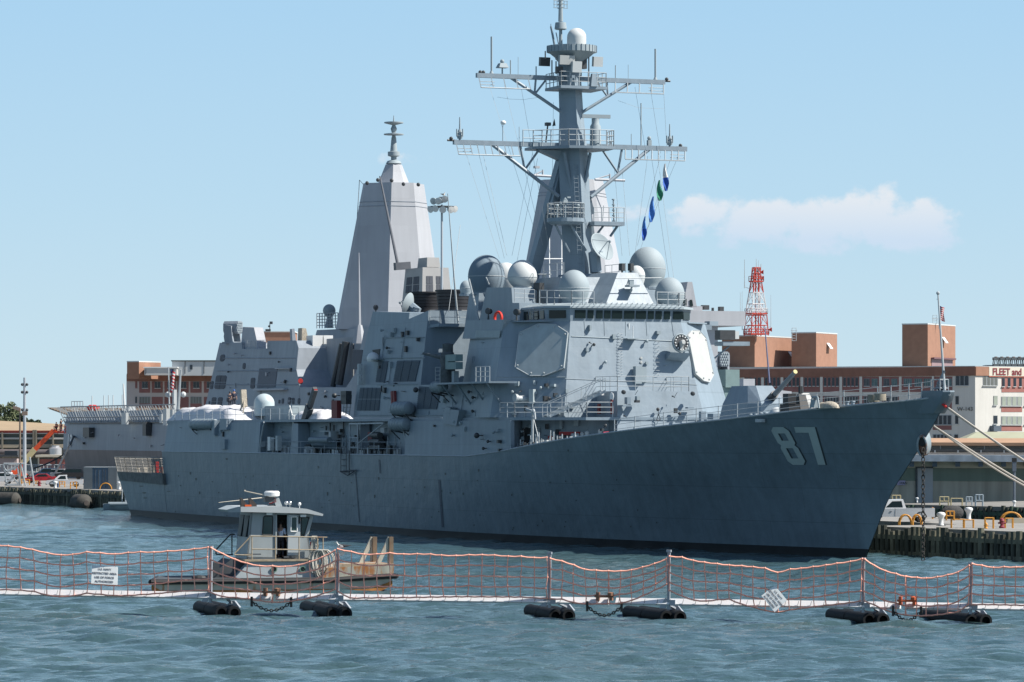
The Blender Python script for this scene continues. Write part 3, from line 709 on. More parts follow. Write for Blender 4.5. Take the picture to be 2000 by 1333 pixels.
# ---- after houses
symblk([(837,607),(822,747),(818,815),(727,815),(733,747),(742,690),(750,650),(776,633)],8.9,.12,'funnel_house')
symblk([(972,752),(957,816),(700,816),(712,752)],9.3,.08,'midship_house')
symblk([(800,611),(728,609),(709,690),(698,752),(690,815),(780,815)],8.5,.10,'after_funnel_house')
def side(px,py,off=.04,u0=8.9,k=.12): return LP(px,py,u0,k,9.45,off)
def louvre(tl,tr,br,bl,n,rows=1,u0=8.9,k=.12):
    for r in range(rows):
        for i in range(n):
            def L(u,v): 
                x=(tl[0]*(1-u)+tr[0]*u)*(1-v)+(bl[0]*(1-u)+br[0]*u)*v; y=(tl[1]*(1-u)+tr[1]*u)*(1-v)+(bl[1]*(1-u)+br[1]*u)*v
                return side(x,y,.05,u0,k)
            g_=.05
            u1,u2=(i+g_)/n,(i+1-g_)/n; v1,v2=(r+.02)/rows,(r+.98)/rows
            q=[L(u1,v1),L(u2,v1),L(u2,v2),L(u1,v2)]
            a=L(u1,v1+.02)
            mb=MB(); mb.prism(q,(0,-.04,0))
            N_=12 if rows==1 else 7
            for j in range(1,N_):
                v=v1+(v2-v1)*j/N_; mb.beam(L(u1,v)+V(0,.02,0),L(u2,v)+V(0,.02,0),.05,.03)
            part(mb,'intake_louvre',M['louver'])
louvre((739,705),(759,705),(751,748),(733,748),2)
louvre((775,704),(821,703),(811,746),(767,747),3)
louvre((703,757),(744,757),(740,803),(696,803),5,2,9.3,.08)
louvre((818,754),(862,757),(853,801),(813,800),3,1,9.3,.08)
# black plate painted as the shade in the gap at the aft house and white dome
p=[LP(x,y,8.5,.10,9.45,.05) for x,y in ((727,684),(742,682),(739,702),(731,702))]; part(MB().prism(p,(0,-.06,0)),'gap_shade_plate',M['black'])
# funnel caps
for (px,py,rp) in ((887,603,36),(830,606,34)):
    for sg in (1,-1):
        s_=83.5 if px>860 else 90.; x,y=S.col(px,s_,0,0,1)
        yc=y if sg>0 else -y-.5
        sca=S.scale(s_,yc); r=rp/sca; z0=Z(606,s_,y); z1=Z(567 if px>860 else 571,s_,y)
        if sg<0 and abs(yc-y)<2.2: yc=y-3.3
        prof=[(r*.92,z0-1.2)]
        nr_=6
        for k in range(nr_):
            a=z0+(z1-z0)*k/nr_; b=z0+(z1-z0)*(k+.85)/nr_; rr=r*(.86+.14*k/nr_)
            prof+=[(rr,a),(rr*1.03,b),(rr*.95,b+.02)]
        prof+=[(r*1.05,z1-.1),(r*1.05,z1),(r*.8,z1),(r*.8,z1-.3)]
        part(MB().lathe(prof,(s_,yc,0),28),'funnel_cap',mat('soot_black',(.03,.03,.035),.6,.2,1.5),True)
# radomes -----------------------------------------------------------
def radome(px,py,rp,base_py,s,name='radome',m=M['dome'],taper=.72):
    x,y=S.col(px,s,0,0,1); k=S.scale(s,y); r=rp/k; zc=Z(py,s,y); zb=Z(base_py,s,y)
    prof=[(r*taper,zb),(r*taper,zb+.06)]
    n=6; zl=zc-r*.18
    for i in range(n+1):
        t=i/n; prof.append((r*(taper+(1-taper)*math.sin(t*math.pi/2)),zb+.1+(zl-zb-.1)*t))
    for i in range(1,12):
        a=i/12*math.pi/2; prof.append((r*math.cos(a),zl+(zc+r-zl)*math.sin(a)))
    prof.append((.02,zc+r))
    o=part(MB().lathe(prof,(s,y,0),32),name,m,True)
    sm=MB().lathe([(r+.012,zl-.03),(r+.02,zl),(r+.012,zl+.03)],(s,y,0),32); part(sm,'radome_seam',M['rail'],par=o)
    part(MB().lathe([(r*taper+.1,zb-.15),(r*taper+.1,zb+.03)],(s,y,0),20),'radome_base',M['haze'],par=o)
radome(950,534,36,573,68,m=mat('radome_grey_shaded',(.19,.25,.30),.75,.05,1.),taper=.8)  # darker copy of the radome grey, its shade put into the colour
radome(988,540,27,575,72,m=M['domew'])
radome(1020,537,29,563,59,m=M['domew'],taper=.62)
radome(1121,558,30.5,592,53.8,m=M['dome'],taper=.74)
radome(1096,572,18,592,61)
radome(1264,519,36.5,562,61,m=M['dome'],taper=.75)
radome(1308,571,29,603,53.8,m=M['dome'],taper=.74)
radome(1243,536,17,562,58,m=M['domew'])
radome(911,561,13,575,80,m=M['dome'],taper=.9)
# support towers under the large radomes
for px,s,w_,t,b in ((950,68,1.9,574,640),(1264,61,2.0,564,620)):
    x,y=S.col(px,s,0,0,1); zt_=Z(t,s,y); zb_=Z(b,s,y); part(MB().hexa([V(s-w_*.7,y-w_*.7,zb_),V(s-w_*.7,y+w_*.7,zb_),V(s+w_*.7,y+w_*.7,zb_),V(s+w_*.7,y-w_*.7,zb_),V(s-w_*.55,y-w_*.55,zt_),V(s-w_*.55,y+w_*.55,zt_),V(s+w_*.55,y+w_*.55,zt_),V(s+w_*.55,y-w_*.55,zt_)]),'radome_tower')
mb=MB().hexa([V(61,-7.4,15.4),V(61,4.4,15.4),V(70,3,15.4),V(70,-7.6,15.4),V(61.4,-6.6,16.9),V(61.4,4.2,16.9),V(69,2.8,16.9),V(69,-6.6,16.9)]); part(mb,'after_bridge_house')
mb=MB().hexa([V(61,-7.6,9.4),V(61,4.4,9.4),V(70,3.2,9.4),V(70,-7.9,9.4),V(61,-7.2,15.4),V(61,4.4,15.4),V(70,3.2,15.4),V(70,-7.4,15.4)]); part(mb,'after_bridge_house')
# small navigation radar (blue bar) and searchlight pods
x,y=S.col(1063,60,0,0,1); zz=Z(536,60,y)
part(MB().box((60,y,zz),(.5,1.05,.06),-.2).tube((60,y,zz),(60,y,zz-.35),.14).hexa([V(59.6,y-.35,17.8),V(59.6,y+.35,17.8),V(60.4,y+.35,17.8),V(60.4,y-.35,17.8),V(59.85,y-.15,zz-.3),V(59.85,y+.15,zz-.3),V(60.15,y+.15,zz-.3),V(60.15,y-.15,zz-.3)]),'navigation_radar',M['domew'])
p=S.hit(1052,560,'s',57.5); part(MB().box(p,(.7,.5,.55),.4).tube(p,p-V(0,0,2.2),.12),'optical_sight',M['dark'])
for x_,y_ in ((954,608),(1009,610)):
    p=S.hit(x_,y_,'u',7.6); rt=V(-.6,.8,.1).to_track_quat('Z','Y').to_matrix()
    part(MB().lathe([(.05,-.35),(.22,-.25),(.25,.1),(.22,.12)],p,14,rt).tube(p-V(0,0,.1),p-V(.12,0,.65),.04).tube(p-V(0,0,.1),p-V(-.12,0,.65),.04),'searchlight',M['dark'],True)
mb=MB(); rail(mb,[V(56.8,5.4,16.7),V(53.6,6.2,16.7)],1.,3,.8); ladder(mb,V(59.5,5.4,16.7),V(58.6,4.6,19.0),V(.3,.3,0)); part(mb,'wing_railing',M['rail'])
mb=MB(); rail(mb,[V(60,4.5,Z(562,60,5)),V(57.7,4.5,Z(562,60,5))],1.0,3,.9,r=.02); a=S.hit(1005,590,'s',56.9); rail(mb,[a,S.hit(1044,592,'s',56.9)],1.0,3,.9,r=.02); part(mb,'radome_house_railing',M['rail'])
# platform in front of the funnel house with whips and railing
zq=Z(641,72,8); x1,y1=S.col(838,73.,0,0,1)
P0=LP(837,607,8.9,.12); sF=P0.x
a=S.hit(838,641,'s',sF); b=S.hit(910,641,'s',sF)
mb=MB(); mb.prism([V(sF,a.y,a.z),V(sF-.9,a.y-.5,a.z+.1),V(sF-.9,b.y,a.z+.1),V(sF,b.y,a.z)],(0,0,.25)); part(mb,'funnel_platform')
mb=MB(); rail(mb,[V(sF-.1,a.y,a.z+.3),V(sF-.85,a.y-.6,a.z+.3),V(sF-.85,b.y,a.z+.3)],1.1,2,1.5); part(mb,'funnel_platform_railing',M['rail'])
mb=MB(); p=S.hit(895,634,'s',sF-.6); zt_=Z(380,sF,p.y); mb.tube(p,p+V(0,.35,(zt_-p.z)*.35),.09,.07,8); mb.tube(p+V(0,.35,(zt_-p.z)*.35),p+V(0,.9,zt_-p.z),.06,.03,6); part(mb,'whip_antenna',M['rail'])
mb=MB(); p=S.hit(936,630,'s',62.3); q=S.hit(916,545,'s',63); mb.tube(p,q,.09,.06); p=S.hit(955,556,'s',62.3); q=S.hit(949,542,'s',62.3); mb.tube(p,q,.06); part(mb,'whip_antenna',M['rail'])
mb=MB(); p=S.hit(876,610,'s',sF-.2); mb.tube(p,S.hit(899,440,'s',sF+2),.02,n=4); part(mb,'aerial_wire',M['rail'])
# aft illuminators (dark dish seen from behind)
def dish(px,py,rp,s,direc,m,name='illuminator_dish',ped=1.2):
    x,y=S.col(px,s,0,0,1); k=S.scale(s,y); r=rp/k; c=V(s,y,Z(py,s,y)); rt=Vector(direc).to_track_quat('Z','Y').to_matrix()
    prof=[(.05,-.32*r)]+[(r*t,-.32*r*(1-t*t)) for t in (.3,.5,.7,.85,1)]+[(r*1.03,.02),(r*.98,.04)]+[(r*t,-.32*r*(1-t*t)+.06) for t in (.85,.7,.5,.3,.02)]
    o=part(MB().lathe(prof,c,28,rt),name,m,True)
    mb=MB(); f=c+rt@V(0,0,r*.75)
    for k_ in range(3): a=2*math.pi*k_/3+.5; mb.tube(c+rt@V(r*.95*math.cos(a),r*.95*math.sin(a),0),f,.03)
    mb.ball(f,.12,n=8,m=5); part(mb,'feed_horn',M['dome'],par=o)
    mb=MB().tube(c-rt@V(0,0,.3*r),c-rt@V(0,0,.9*r)-V(0,0,.3),.35*r).tube(c-rt@V(0,0,.8*r),c-V(0,0,ped)-rt@V(0,0,.6*r),.4*r); part(mb,'dish_pedestal',M['haze'],par=o)
dish(1176,482,29,57.2,(-.78,-.38,.42),M['dome'],ped=1.7)
dish(797,596,24,88,(.75,.75,.28),M['dome'],ped=.7)
dish(751,672,19,96,(.8,.6,.35),M['dome'],ped=.7)
# white dome on bracket at the edge of the aft house, signal lamps beneath
p=LP(722,702,8.5,.1,9.45,1.0); part(MB().prism([p+V(-1.6,0,-.06),p+V(1.6,0,-.06),p+V(1.4,-1.5,-.06),p+V(-1.4,-1.5,-.06)],(0,0,.08)),'dome_bracket')
part(MB().ball(p+V(0,-.3,.05),.52,(1,1,1.),16,10,-30,90),'small_white_dome',M['white'],True)
for py in (718,727,740,748):
    p=LP(703,py,8.5,.1,9.45,.4); part(MB().box(p,(.35,.35,.4)).tube(p,p+V(0,.0,.3),.2),'signal_lamp',M['domew'])
# gun platform with covered machine gun
zP=Z(753,66,10.2)
a=S.hit(845,753,'u',10.6); b=S.hit(960,757,'u',10.6)
mb=MB(); mb.prism([V(a.x,8.9,zP),V(a.x-.5,10.7,zP),V(b.x+.3,10.7,zP),V(b.x-.2,8.6,zP)],(0,0,.14)); pf=part(mb,'gun_platform')
mb=MB()
for t in (.15,.4,.65,.9): q=V(a.x+(b.x-a.x)*t,10.5,zP); mb.tube(q,V(q.x+.4,9.2,zP-1.5),.07)
part(mb,'platform_strut',M['haze'],par=pf)
mb=MB(); rail(mb,[V(a.x-1.6,10.6,zP+.14),V(a.x-.6,10.6,zP+.14)],1.2,4,.9); rail(mb,[V(b.x+3.2,10.6,zP+.14),V(b.x+.4,10.6,zP+.14)],1.1,3,.9,r=.03); part(mb,'gun_platform_railing',M['rail'])
c=S.hit(880,735,'u',9.7); cx=c.x; z0=zP+.14
camo=mat('canvas_grey',(.10,.115,.12),.9,.3,2.5,bump=.6,bs=6)
mb=MB().lathe([(.62,z0),(.66,z0+.7),(.5,z0+1.3),(.62,z0+1.7),(.5,z0+2.3),(.42,z0+2.4),(.42,z0+3.0),(.1,z0+3.1)],(cx+.6,9.7,0),12)
g0=part(mb,'covered_gun',camo,True)
part(MB().tube(V(cx+.9,9.9,z0+1.95),V(cx+4.6,10.2,z0+2.35),.2,.09,8),'gun_barrel',camo,par=g0)
part(MB().box(V(cx-1.4,9.9,z0+1.9),(1.9,.6,.52)).box(V(cx-1.4,9.9,z0+1.3),(1.9,.6,.55)).box(V(cx-.2,9.8,z0+1.6),(.6,.6,1.1)),'ammunition_box',mat('pale_green_grey',(.20,.29,.29),.6,.06,2),par=g0)
part(MB().box(V(cx-1.0,9.7,z0+.45),(.5,.4,.9)),'gun_mount',M['panel'],par=g0)
# raft canisters
def canister(c,ln,r,axis=V(1,0,0)):
    axis=axis.normalized(); rt=axis.to_track_quat('Z','Y').to_matrix(); h=ln/2
    o=part(MB().lathe([(.02,-h),(r*.6,-h+.03),(r*.93,-h+.16),(r,-h+.3),(r,h-.3),(r*.93,h-.16),(r*.6,h-.03),(.02,h)],c,18,rt),'life_raft_canister',mat('raft_grey',(.22,.27,.30),.5,.06,2),True)
    mb=MB()
    for k in range(5): z=-h*.7+1.4*h*k/4; mb.lathe([(r+.01,z-.03),(r+.035,z),(r+.01,z+.03)],c,16,rt)
    part(mb,'canister_strap',M['dome'],par=o)
    mb=MB()
    for t in (-.5,.5): q=c+axis*ln*t*.8; mb.beam(q+V(0,-.9,-.7),q+V(0,.3,-.45),.08,.12); mb.beam(q+V(0,-.5,-1.2),q+V(0,.25,-.5),.07,.07)
    part(mb,'canister_cradle',M['dark'],par=o)
for px,py,u,ln,r in ((785,798,9.9,3.6,.52),(782,829,9.9,3.6,.52),(857,756,10.0,2.4,.42),(398,829,9.6,7.0,.48)):
    canister(S.hit(px,py,'u',u),ln,r)
# bolted boxes on the side below the gun platform, torpedo-door like housings
for px0,px1,y0,y1,m in ((869,880,795,829,M['haze']),(880,897,800,832,M['haze'])):
    p=[S.plane(x,y,(0,9.9,9.4),(0,1,.05)) for x,y in ((px0,y0),(px1,y0+2),(px1-6,y1),(px0-6,y1-3))]
    mb=MB(); mb.prism(p,(0,-.8,0)); part(mb,'exhaust_housing')
for px,py,w_,h_ in ((443,829,2.0,1.0),(423,836,.9,1.4),(441,868,1.5,.9)):
    p=S.plane(px,py,(0,9.5,9.4),(0,1,.02)); part(MB().box(p+V(0,0,0),(w_,.7,h_)),'side_housing')
# small fittings and lamps on the walls
for px,py,u0,k in ((773,753,8.9,.12),(812,762,9.3,.08),(653,773,9.3,.0),(931,851,9.7,.05),(860,765,9.3,.08)):
    p=LP(px,py,u0,k,9.45,.35); part(MB().ball(p,.22,n=10,m=6).tube(p,p+V(-.4,-.35,0),.05),'flood_lamp',M['dark'],True)
mb=MB()
for px,py,h_ in ((771,780,1.3),(767,779,1.2)): p=LP(px,py,9.3,.08,9.45,.1); mb.box(p,(.35,.2,h_),tilt=Matrix.Rotation(.15,3,'Y'))
p=S.hit(657,800,'u',9.2); mb.box(p,(1.4,.4,1.5)); part(mb,'fire_hose_cabinet',mat('dark_red',(.22,.03,.03),.6,.1,2))
mb=MB(); ladder(mb,S.hit(679,812,'u',9.),S.hit(684,772,'u',8.8),V(.8,0,0)); ladder(mb,S.hit(672,812,'u',9.),S.hit(677,765,'u',8.8),V(.6,0,0)); mb.box(S.hit(676,777,'u',8.9),(1.3,.5,1.1)); part(mb,'ladder',M['dark'])
mb=MB(); mb.box(LP(745,765,9.3,.08,9.45,.1),(.9,.1,.04)); mb.box(LP(745,760,9.3,.08,9.45,.1),(.08,.1,.5)); part(mb,'hand_rail',M['dark'])
# ---- mast -----------------------------------------------------------------
def mc(z): t=(z-20.8)/14.; return 59.4+1.6*t     # s of the raked mast axis
mb=MB(); rings=[]
for z,hd in ((17.5,1.3),(20.8,1.28),(26,1.26),(30,1.25),(33,1.02),(35.2,.98),(38.0,.9)):
    s=mc(z); rings.append([V(s-hd,0,z),V(s,hd,z),V(s+hd,0,z),V(s,-hd,z)])
mb.loft(rings); part(mb,'mast_column')
for sg in (1,-1):
    a=V(61.1,.55*sg,29.6); b=V(62.6,2.75*sg,19.9)
    part(MB().beam(a,b,.85,.95),'mast_leg')
    mb=MB(); mb.prism([V(60.6,.9*sg,29.2),V(60.6,1.9*sg,25.4),V(60.9,1.0*sg,24.9)],(.5,0,0)); part(mb,'mast_gusset')
part(MB().beam(V(60.9,1.6,25.3),V(60.9,-1.6,25.3),.5,.4),'mast_crossbeam')
SY=60.8
def yp(px,py,s=SY): x,y=S.col(px,s,0,0,1); return V(x,y,Z(py,x,y))
def yard(zc,span,h,pxl,pxr,nfr,drop,name='yardarm'):
    o=MB()
    for sg in (1,-1): o.beam(V(SY,.7*sg,zc),V(SY,span*sg,zc),.34,h)
    o=part(o,name)
    mb=MB()
    for sg in (1,-1):
        a,b=span*.45,span*.97
        mb.tube(V(SY-.35,sg*a,zc-drop),V(SY-.35,sg*b,zc-drop),.05,n=5)
        for k in range(nfr+1):
            u=a+(b-a)*k/nfr; mb.tube(V(SY-.1,sg*(u+.12),zc),V(SY-.35,sg*u,zc-drop),.045,n=4)
        mb.tube(V(SY-.2,sg*b,zc-drop*.5),V(SY-.2,sg*(b-1.2),zc-drop*.5),.025,n=4); mb.tube(V(SY-.2,sg*b,zc-drop*.75),V(SY-.2,sg*(b-1.2),zc-drop*.75),.025,n=4)
    part(mb,'yard_footrope_frame',M['rail'],par=o)
    return o
yard(35.82,7.95,.34,935,1305,4,.95); yard(30.62,9.85,.36,875,1333,9,.95)
mb=MB()
for sg in (1,-1):
    mb.tube(V(SY,5.1*sg,35.75),V(mc(33),.5*sg,33.0),.13,n=6); mb.tube(V(SY,3.0*sg,35.7),V(SY,3.1*sg,34.6),.08); mb.tube(V(SY,2.2*sg,35.6),V(SY,3.1*sg,34.5),.08)
    mb.tube(V(SY,6.6*sg,30.5),V(mc(27),1.35*sg,26.6),.15,n=6); mb.tube(V(SY,4.3*sg,30.5),V(SY,3.95*sg,28.7),.09); mb.tube(V(SY,2.6*sg,30.4),V(SY,3.95*sg,28.6),.09)
    mb.tube(V(mc(30)-.8,1.1*sg,30.),V(mc(26.5)-.5,.4*sg,26.5),.13); 
part(mb,'mast_brace',M['haze'])
# top platform, drum and radome
zt=Z(101,SY,0); 
pt=part(MB().lathe([(.7,zt-1.0),(1.75,zt-.15),(1.92,zt-.1),(1.92,zt+.4),(1.86,zt+.4),(1.86,zt),(.1,zt)],(SY-.1,0,0),32),'top_platform',M['dome'],True)
mb=MB()
for k in range(32):
    a=2*math.pi*k/32; mb.tube(V(SY-.1+1.94*math.cos(a),1.94*math.sin(a),zt-.1),V(SY-.1+1.94*math.cos(a),1.94*math.sin(a),zt+.42),.03,n=4)
part(mb,'platform_rib',M['haze'],par=pt)
p=yp(1119,92); part(MB().lathe([(.75,p.z-.1),(.75,p.z+.7)]+[(.75*math.cos(a*.1745),p.z+.7+.72*math.sin(a*.1745)) for a in range(1,9)]+[(.01,p.z+1.42)],(SY-.5,p.y-.1,0),24),'top_radome',M['domew'],True)
p=yp(1095,92); x=p.y
mb=MB().tube(V(SY,x,zt),V(SY,x,zt+1.8),.16,.12).tube(V(SY,x,zt+2.3),V(SY,x,zt+4.6),.2,.14,8); part(mb,'top_pole',M['dome'])
part(MB().lathe([(.36,-.3),(.48,-.25),(.42,.25),(.1,.3)],V(SY,x,Z(51,SY,x)),20),'drum_antenna',M['dome'],True)
mb=MB(); zz=Z(9,SY,x)
for dy in (-.55,.55,-.3,.3): mb.tube(V(SY,x+dy,zz-.28),V(SY,x+dy,zz+.28),.025,n=4)
for dz in (-.28,0,.28): mb.tube(V(SY,x-.6,zz+dz),V(SY,x+.6,zz+dz),.025,n=4); mb.tube(V(SY-.6,x,zz+dz),V(SY+.6,x,zz+dz),.025,n=4)
mb.tube(V(SY,x,zz-.3),V(SY,x,zz+.9),.05); part(mb,'crossed_antenna',M['dome'])
a=yp(1083,88); b=yp(1076,52); part(MB().tube(a,b,.09,.08).tube(b,b+V(0,0,.2),.03).tube(a+V(0,-.35,0),yp(1086,64),.04),'leaning_antenna',M['haze'])
for px0,px1,y0,y1,m,ds in ((1092,1121,108,127,M['panelw'],-1.5),(1117,1135,120,142,M['domew'],-1.7),(1158,1176,111,131,M['domew'],-.6),(1054,1073,112,130,M['dark'],.2),(1127,1143,112,132,M['dark'],-.4)):
    a=yp(px0,y0,SY+ds); b=yp(px1,y1,SY+ds); c=(a+b)/2; part(MB().box(c,(.35,abs(a.y-b.y),abs(a.z-b.z)),tilt=Matrix.Rotation(-.12,3,'Y')).box(c+V(.4,0,0),(.5,.3,.4)),'panel_antenna',m)
part(MB().lathe([(.55,34.6),(.6,36.2),(.9,37.0),(1.3,37.4)],(SY,0,0),12),'mast_head',M['haze'])
mb=MB()
for px,y0,y1 in ((1078,118,150),(1135,105,150),(1150,110,160),(1098,100,120),(1141,104,128),(1065,100,115),(1086,120,145)): mb.tube(yp(px,y0,SY-.8),yp(px,y1,SY-.8),.05)
mb.box(yp(1140,125,SY-.6),(.5,.35,.8)); mb.box(yp(1092,137,SY-1),(.4,.5,.5)); part(mb,'mast_fittings',M['dark'])
a=yp(1088,172,SY-1.6); zq=a.z
pm=part(MB().prism([V(SY-1.7,1.6,zq),V(SY-1.7,-2.3,zq),V(SY+1.5,-2.3,zq),V(SY+1.5,1.6,zq)],(0,0,.22)),'mast_platform')
mb=MB(); rail(mb,[V(SY+1.4,1.55,zq+.2),V(SY-1.6,1.55,zq+.2),V(SY-1.6,-2.25,zq+.2),V(SY+1.4,-2.25,zq+.2)],1.1,3,.8,r=.028); part(mb,'mast_platform_railing',M['rail'],par=pm)
part(MB().hexa([V(SY-1.8,-.9,zq+.2),V(SY-1.8,-1.45,zq+.2),V(SY-1.3,-1.45,zq+.2),V(SY-1.3,-.9,zq+.2),V(SY-1.7,-1.05,zq+1.2),V(SY-1.7,-1.35,zq+1.2),V(SY-1.4,-1.35,zq+1.2),V(SY-1.4,-1.05,zq+1.2)]).box(V(SY-1.7,.6,zq+.9),(.2,.25,.2)),'platform_cabinet',M['haze'],par=pm)
# platform at the lower yard
zl=Z(291,59,0)
pm=part(MB().prism([V(SY-2.4,1.2,zl),V(SY-2.8,-.6,zl),V(SY-2.6,-2.6,zl),V(SY-.6,-2.9,zl),V(SY+1.8,-2.4,zl),V(SY+1.8,3.2,zl),V(SY-.2,3.4,zl)],(0,0,.2)),'radar_platform')
mb=MB(); rail(mb,[V(SY-.2,3.3,zl+.2),V(SY-2.3,1.2,zl+.2),V(SY-2.7,-.6,zl+.2),V(SY-2.5,-2.5,zl+.2),V(SY-.6,-2.8,zl+.2)],1.25,3,.7,r=.032); rail(mb,[V(SY-.3,4.2,zl+.2),V(SY-.3,2.6,zl+.2)],1.25,2,1.4,r=.03); part(mb,'radar_platform_railing',M['rail'],par=pm)
c=yp(1163,262,SY-1.6); part(MB().lathe([(.45,zl+.2),(.42,zl+1.8),(.3,zl+2.0),(.3,Z(232,SY-1.6,c.y))],(c.x,c.y,0),14).box((c.x-.1,c.y,Z(228,SY-1.6,c.y)),(.25,2.3,.28),-.1),'search_radar_bar',M['dome'],True)
p=yp(1070,243); part(MB().box(p,(.4,.38,.25)).tube(p,yp(1066,280),.06),'camera_box',M['dark'])
part(MB().hexa([V(SY-.5,.5,zl-.05),V(SY-.5,3.0,zl-.05),V(SY+.4,3.0,zl-.05),V(SY+.4,.5,zl-.05),V(SY-.4,.5,zl-.9),V(SY-.4,.9,zl-.9),V(SY+.3,.9,zl-.9),V(SY+.3,.5,zl-.9)]),'platform_gusset')
# lower lookout platforms
for px0,px1,py,s in ((1071,1138,432,58.0),(1153,1212,438,59.2)):
    a=yp(px0,py,s); b=yp(px1,py,s); r=abs(a.y-b.y)/2; c=(a+b)/2
    pm=part(MB().lathe([(r*.8,c.z-.3),(r,c.z-.1),(r,c.z+.2),(.1,c.z+.2)],(c.x,c.y,0),20) if px0<1100 else MB().box(c,(1.6,2*r,.3)),'lookout_platform')
    mb=MB(); pts=[V(c.x+r*math.cos(t),c.y+r*math.sin(t),c.z+.2) for t in [math.pi*2*k/12 for k in range(13)]] if px0<1100 else [V(c.x-.7,c.y+r,c.z+.1),V(c.x-.7,c.y-r,c.z+.1)]
    rail(mb,pts,1.15,3,.7,r=.028); part(mb,'lookout_railing',M['rail'],par=pm)
    mb=MB()
    if px0<1100: mb.tube(yp(1085,440,s),yp(1112,493,s+.8),.09); mb.tube(yp(1111,433,s-.5),yp(1144,490,s),.1)
    else: mb.tube(yp(1206,442,s),yp(1192,462,s),.1); mb.tube(yp(1178,442,s),yp(1155,472,s),.09)
    part(mb,'lookout_strut',M['haze'],par=pm)
mb=MB()
for px,y0,y1 in ((1104,390,425),(1088,402,425),(1129,402,428),(1095,398,420)): p=yp(px,y0,57.5); mb.tube(p,yp(px,y1,57.5),.05); mb.ball(p,.14,n=8,m=5)
mb.box(yp(1110,386,57.5),(.3,.28,.12)); mb.box(yp(1103,394,57.5),(.4,.35,.25)); part(mb,'lookout_instruments',M['dome'])
mb=MB(); a=yp(1198,390,59); b=yp(1199,432,59); mb.tube(a,b,.06)
for k in range(5): q=a.lerp(b,k/4); mb.lathe([(.13,-.04),(.13,.04)],q,10)
mb.tube(yp(1179,402,59),yp(1177,432,59),.03); part(mb,'stacked_antenna',M['dome'])
# ladder up the mast
mb=MB(); ladder(mb,V(58.2,.35,21),V(59.2,.35,29),V(0,.35,0),.35,.02); part(mb,'mast_ladder',M['haze'])
# aerials on the yards
U,Lw=35.98,30.8
mb=MB()
for px,y0,r in ((960,72,.075),(1280,96,.075)): p=yp(px,y0); mb.tube(p,V(SY,p.y-(.0),U),r,n=6); mb.lathe([(.18,U),(.1,U+.2)],(SY,p.y,0),8)
for px,y0,r in ((997,118,.05),(1012,112,.02),(1047,130,.05),(1227,127,.02),(1202,128,.04)): p=yp(px,y0); mb.tube(p,V(SY,p.y,U),r,n=5)
for px,y0,r in ((1252,202,.05),(1014,248,.025),(1233,262,.03),(982,245,.035),(1193,275,.06)): p=yp(px,y0); mb.tube(p,V(SY,p.y,Lw),r,n=5)
part(mb,'yard_whip',M['dome'])
p=yp(981,128); part(MB().hexa([p+V(.4,.4,-.2),p+V(.4,-.4,-.2),p+V(-.4,-.4,-.2),p+V(-.4,.4,-.2),p+V(.25,.25,.15),p+V(.25,-.25,.15),p+V(-.25,-.25,.15),p+V(-.25,.25,.15)]).ball(p+V(0,0,.3),.17,n=10,m=6).tube(p,V(SY,p.y,U),.06),'satellite_dome',M['dome'])
p=yp(983,240); part(MB().ball(p,.22,(1,1,.8),12,8),'white_ball_antenna',M['white'],True)
for px in (898,1308):
    p=yp(px,262); mb=MB().tube(V(SY,p.y,Lw-.1),V(SY,p.y,Lw+1.75),.09,.04)
    for k in range(4):
        a=k*math.pi/2+.4; q=V(SY+.32*math.cos(a),p.y+.32*math.sin(a),Lw+.55); mb.tube(q-V(0,0,.28),q+V(0,0,.28),.05); mb.tube(q,V(SY,p.y,Lw+.55),.03)
    mb.lathe([(.2,Lw+.1),(.25,Lw+.3),(.12,Lw+.8)],(SY,p.y,0),8); part(mb,'direction_finder',M['dome'])
p=yp(1268,278); part(MB().box(p-V(0,0,.1),(.3,.3,.5)).ball(p+V(0,0,.3),.17,n=8,m=5),'lamp_housing',M['dome'])
for px,z in ((881,Lw),(1329,Lw),(938,U),(1302,U),(944,U)): p=yp(px,200); part(MB().ball(V(SY,p.y,z+.08),.16,n=8,m=5).tube(V(SY,p.y-.3,z-.05),V(SY,p.y+.3,z-.05),.09),'navigation_lamp',M['dark'])
# rigging
mb=MB()
for a,b in (((910,300),(975,505)),((935,300),(985,505)),((943,300),(990,500)),((1040,300),(1000,500)),((955,166),(1050,470)),((985,166),(1060,480)),((1018,172),(1075,500)),((1050,310),(1010,510)),
            ((1310,310),(1250,490)),((1325,305),(1255,470)),((1290,305),(1245,480)),((1272,305),(1312,580)),((1265,305),(1240,500)),((1285,310),(1322,590)),((1240,170),(1262,300)),((1270,172),(1290,300)),((1296,172),(1303,300)),((1200,330),(1215,500)),((1215,330),(1230,500))):
    mb.tube(yp(*a),yp(b[0],b[1],SY+random.uniform(-1,2)),.014,n=3)
for pts in (((971,190),(996,194),(1023,195),(1056,190)),((1207,197),(1247,211),(1272,212),(1297,213))): mb.path([yp(*p) for p in pts],.012,3)
part(mb,'halyards',M['rail'])
mb=MB(); p=yp(1083,232); mb.prism([p,p+V(0,.18,-.6),p+V(0,-.1,-.55)],(.02,0,0)); mb.tube(yp(1081,200),yp(1079,340),.012,n=3); part(mb,'black_pennant',M['black'])
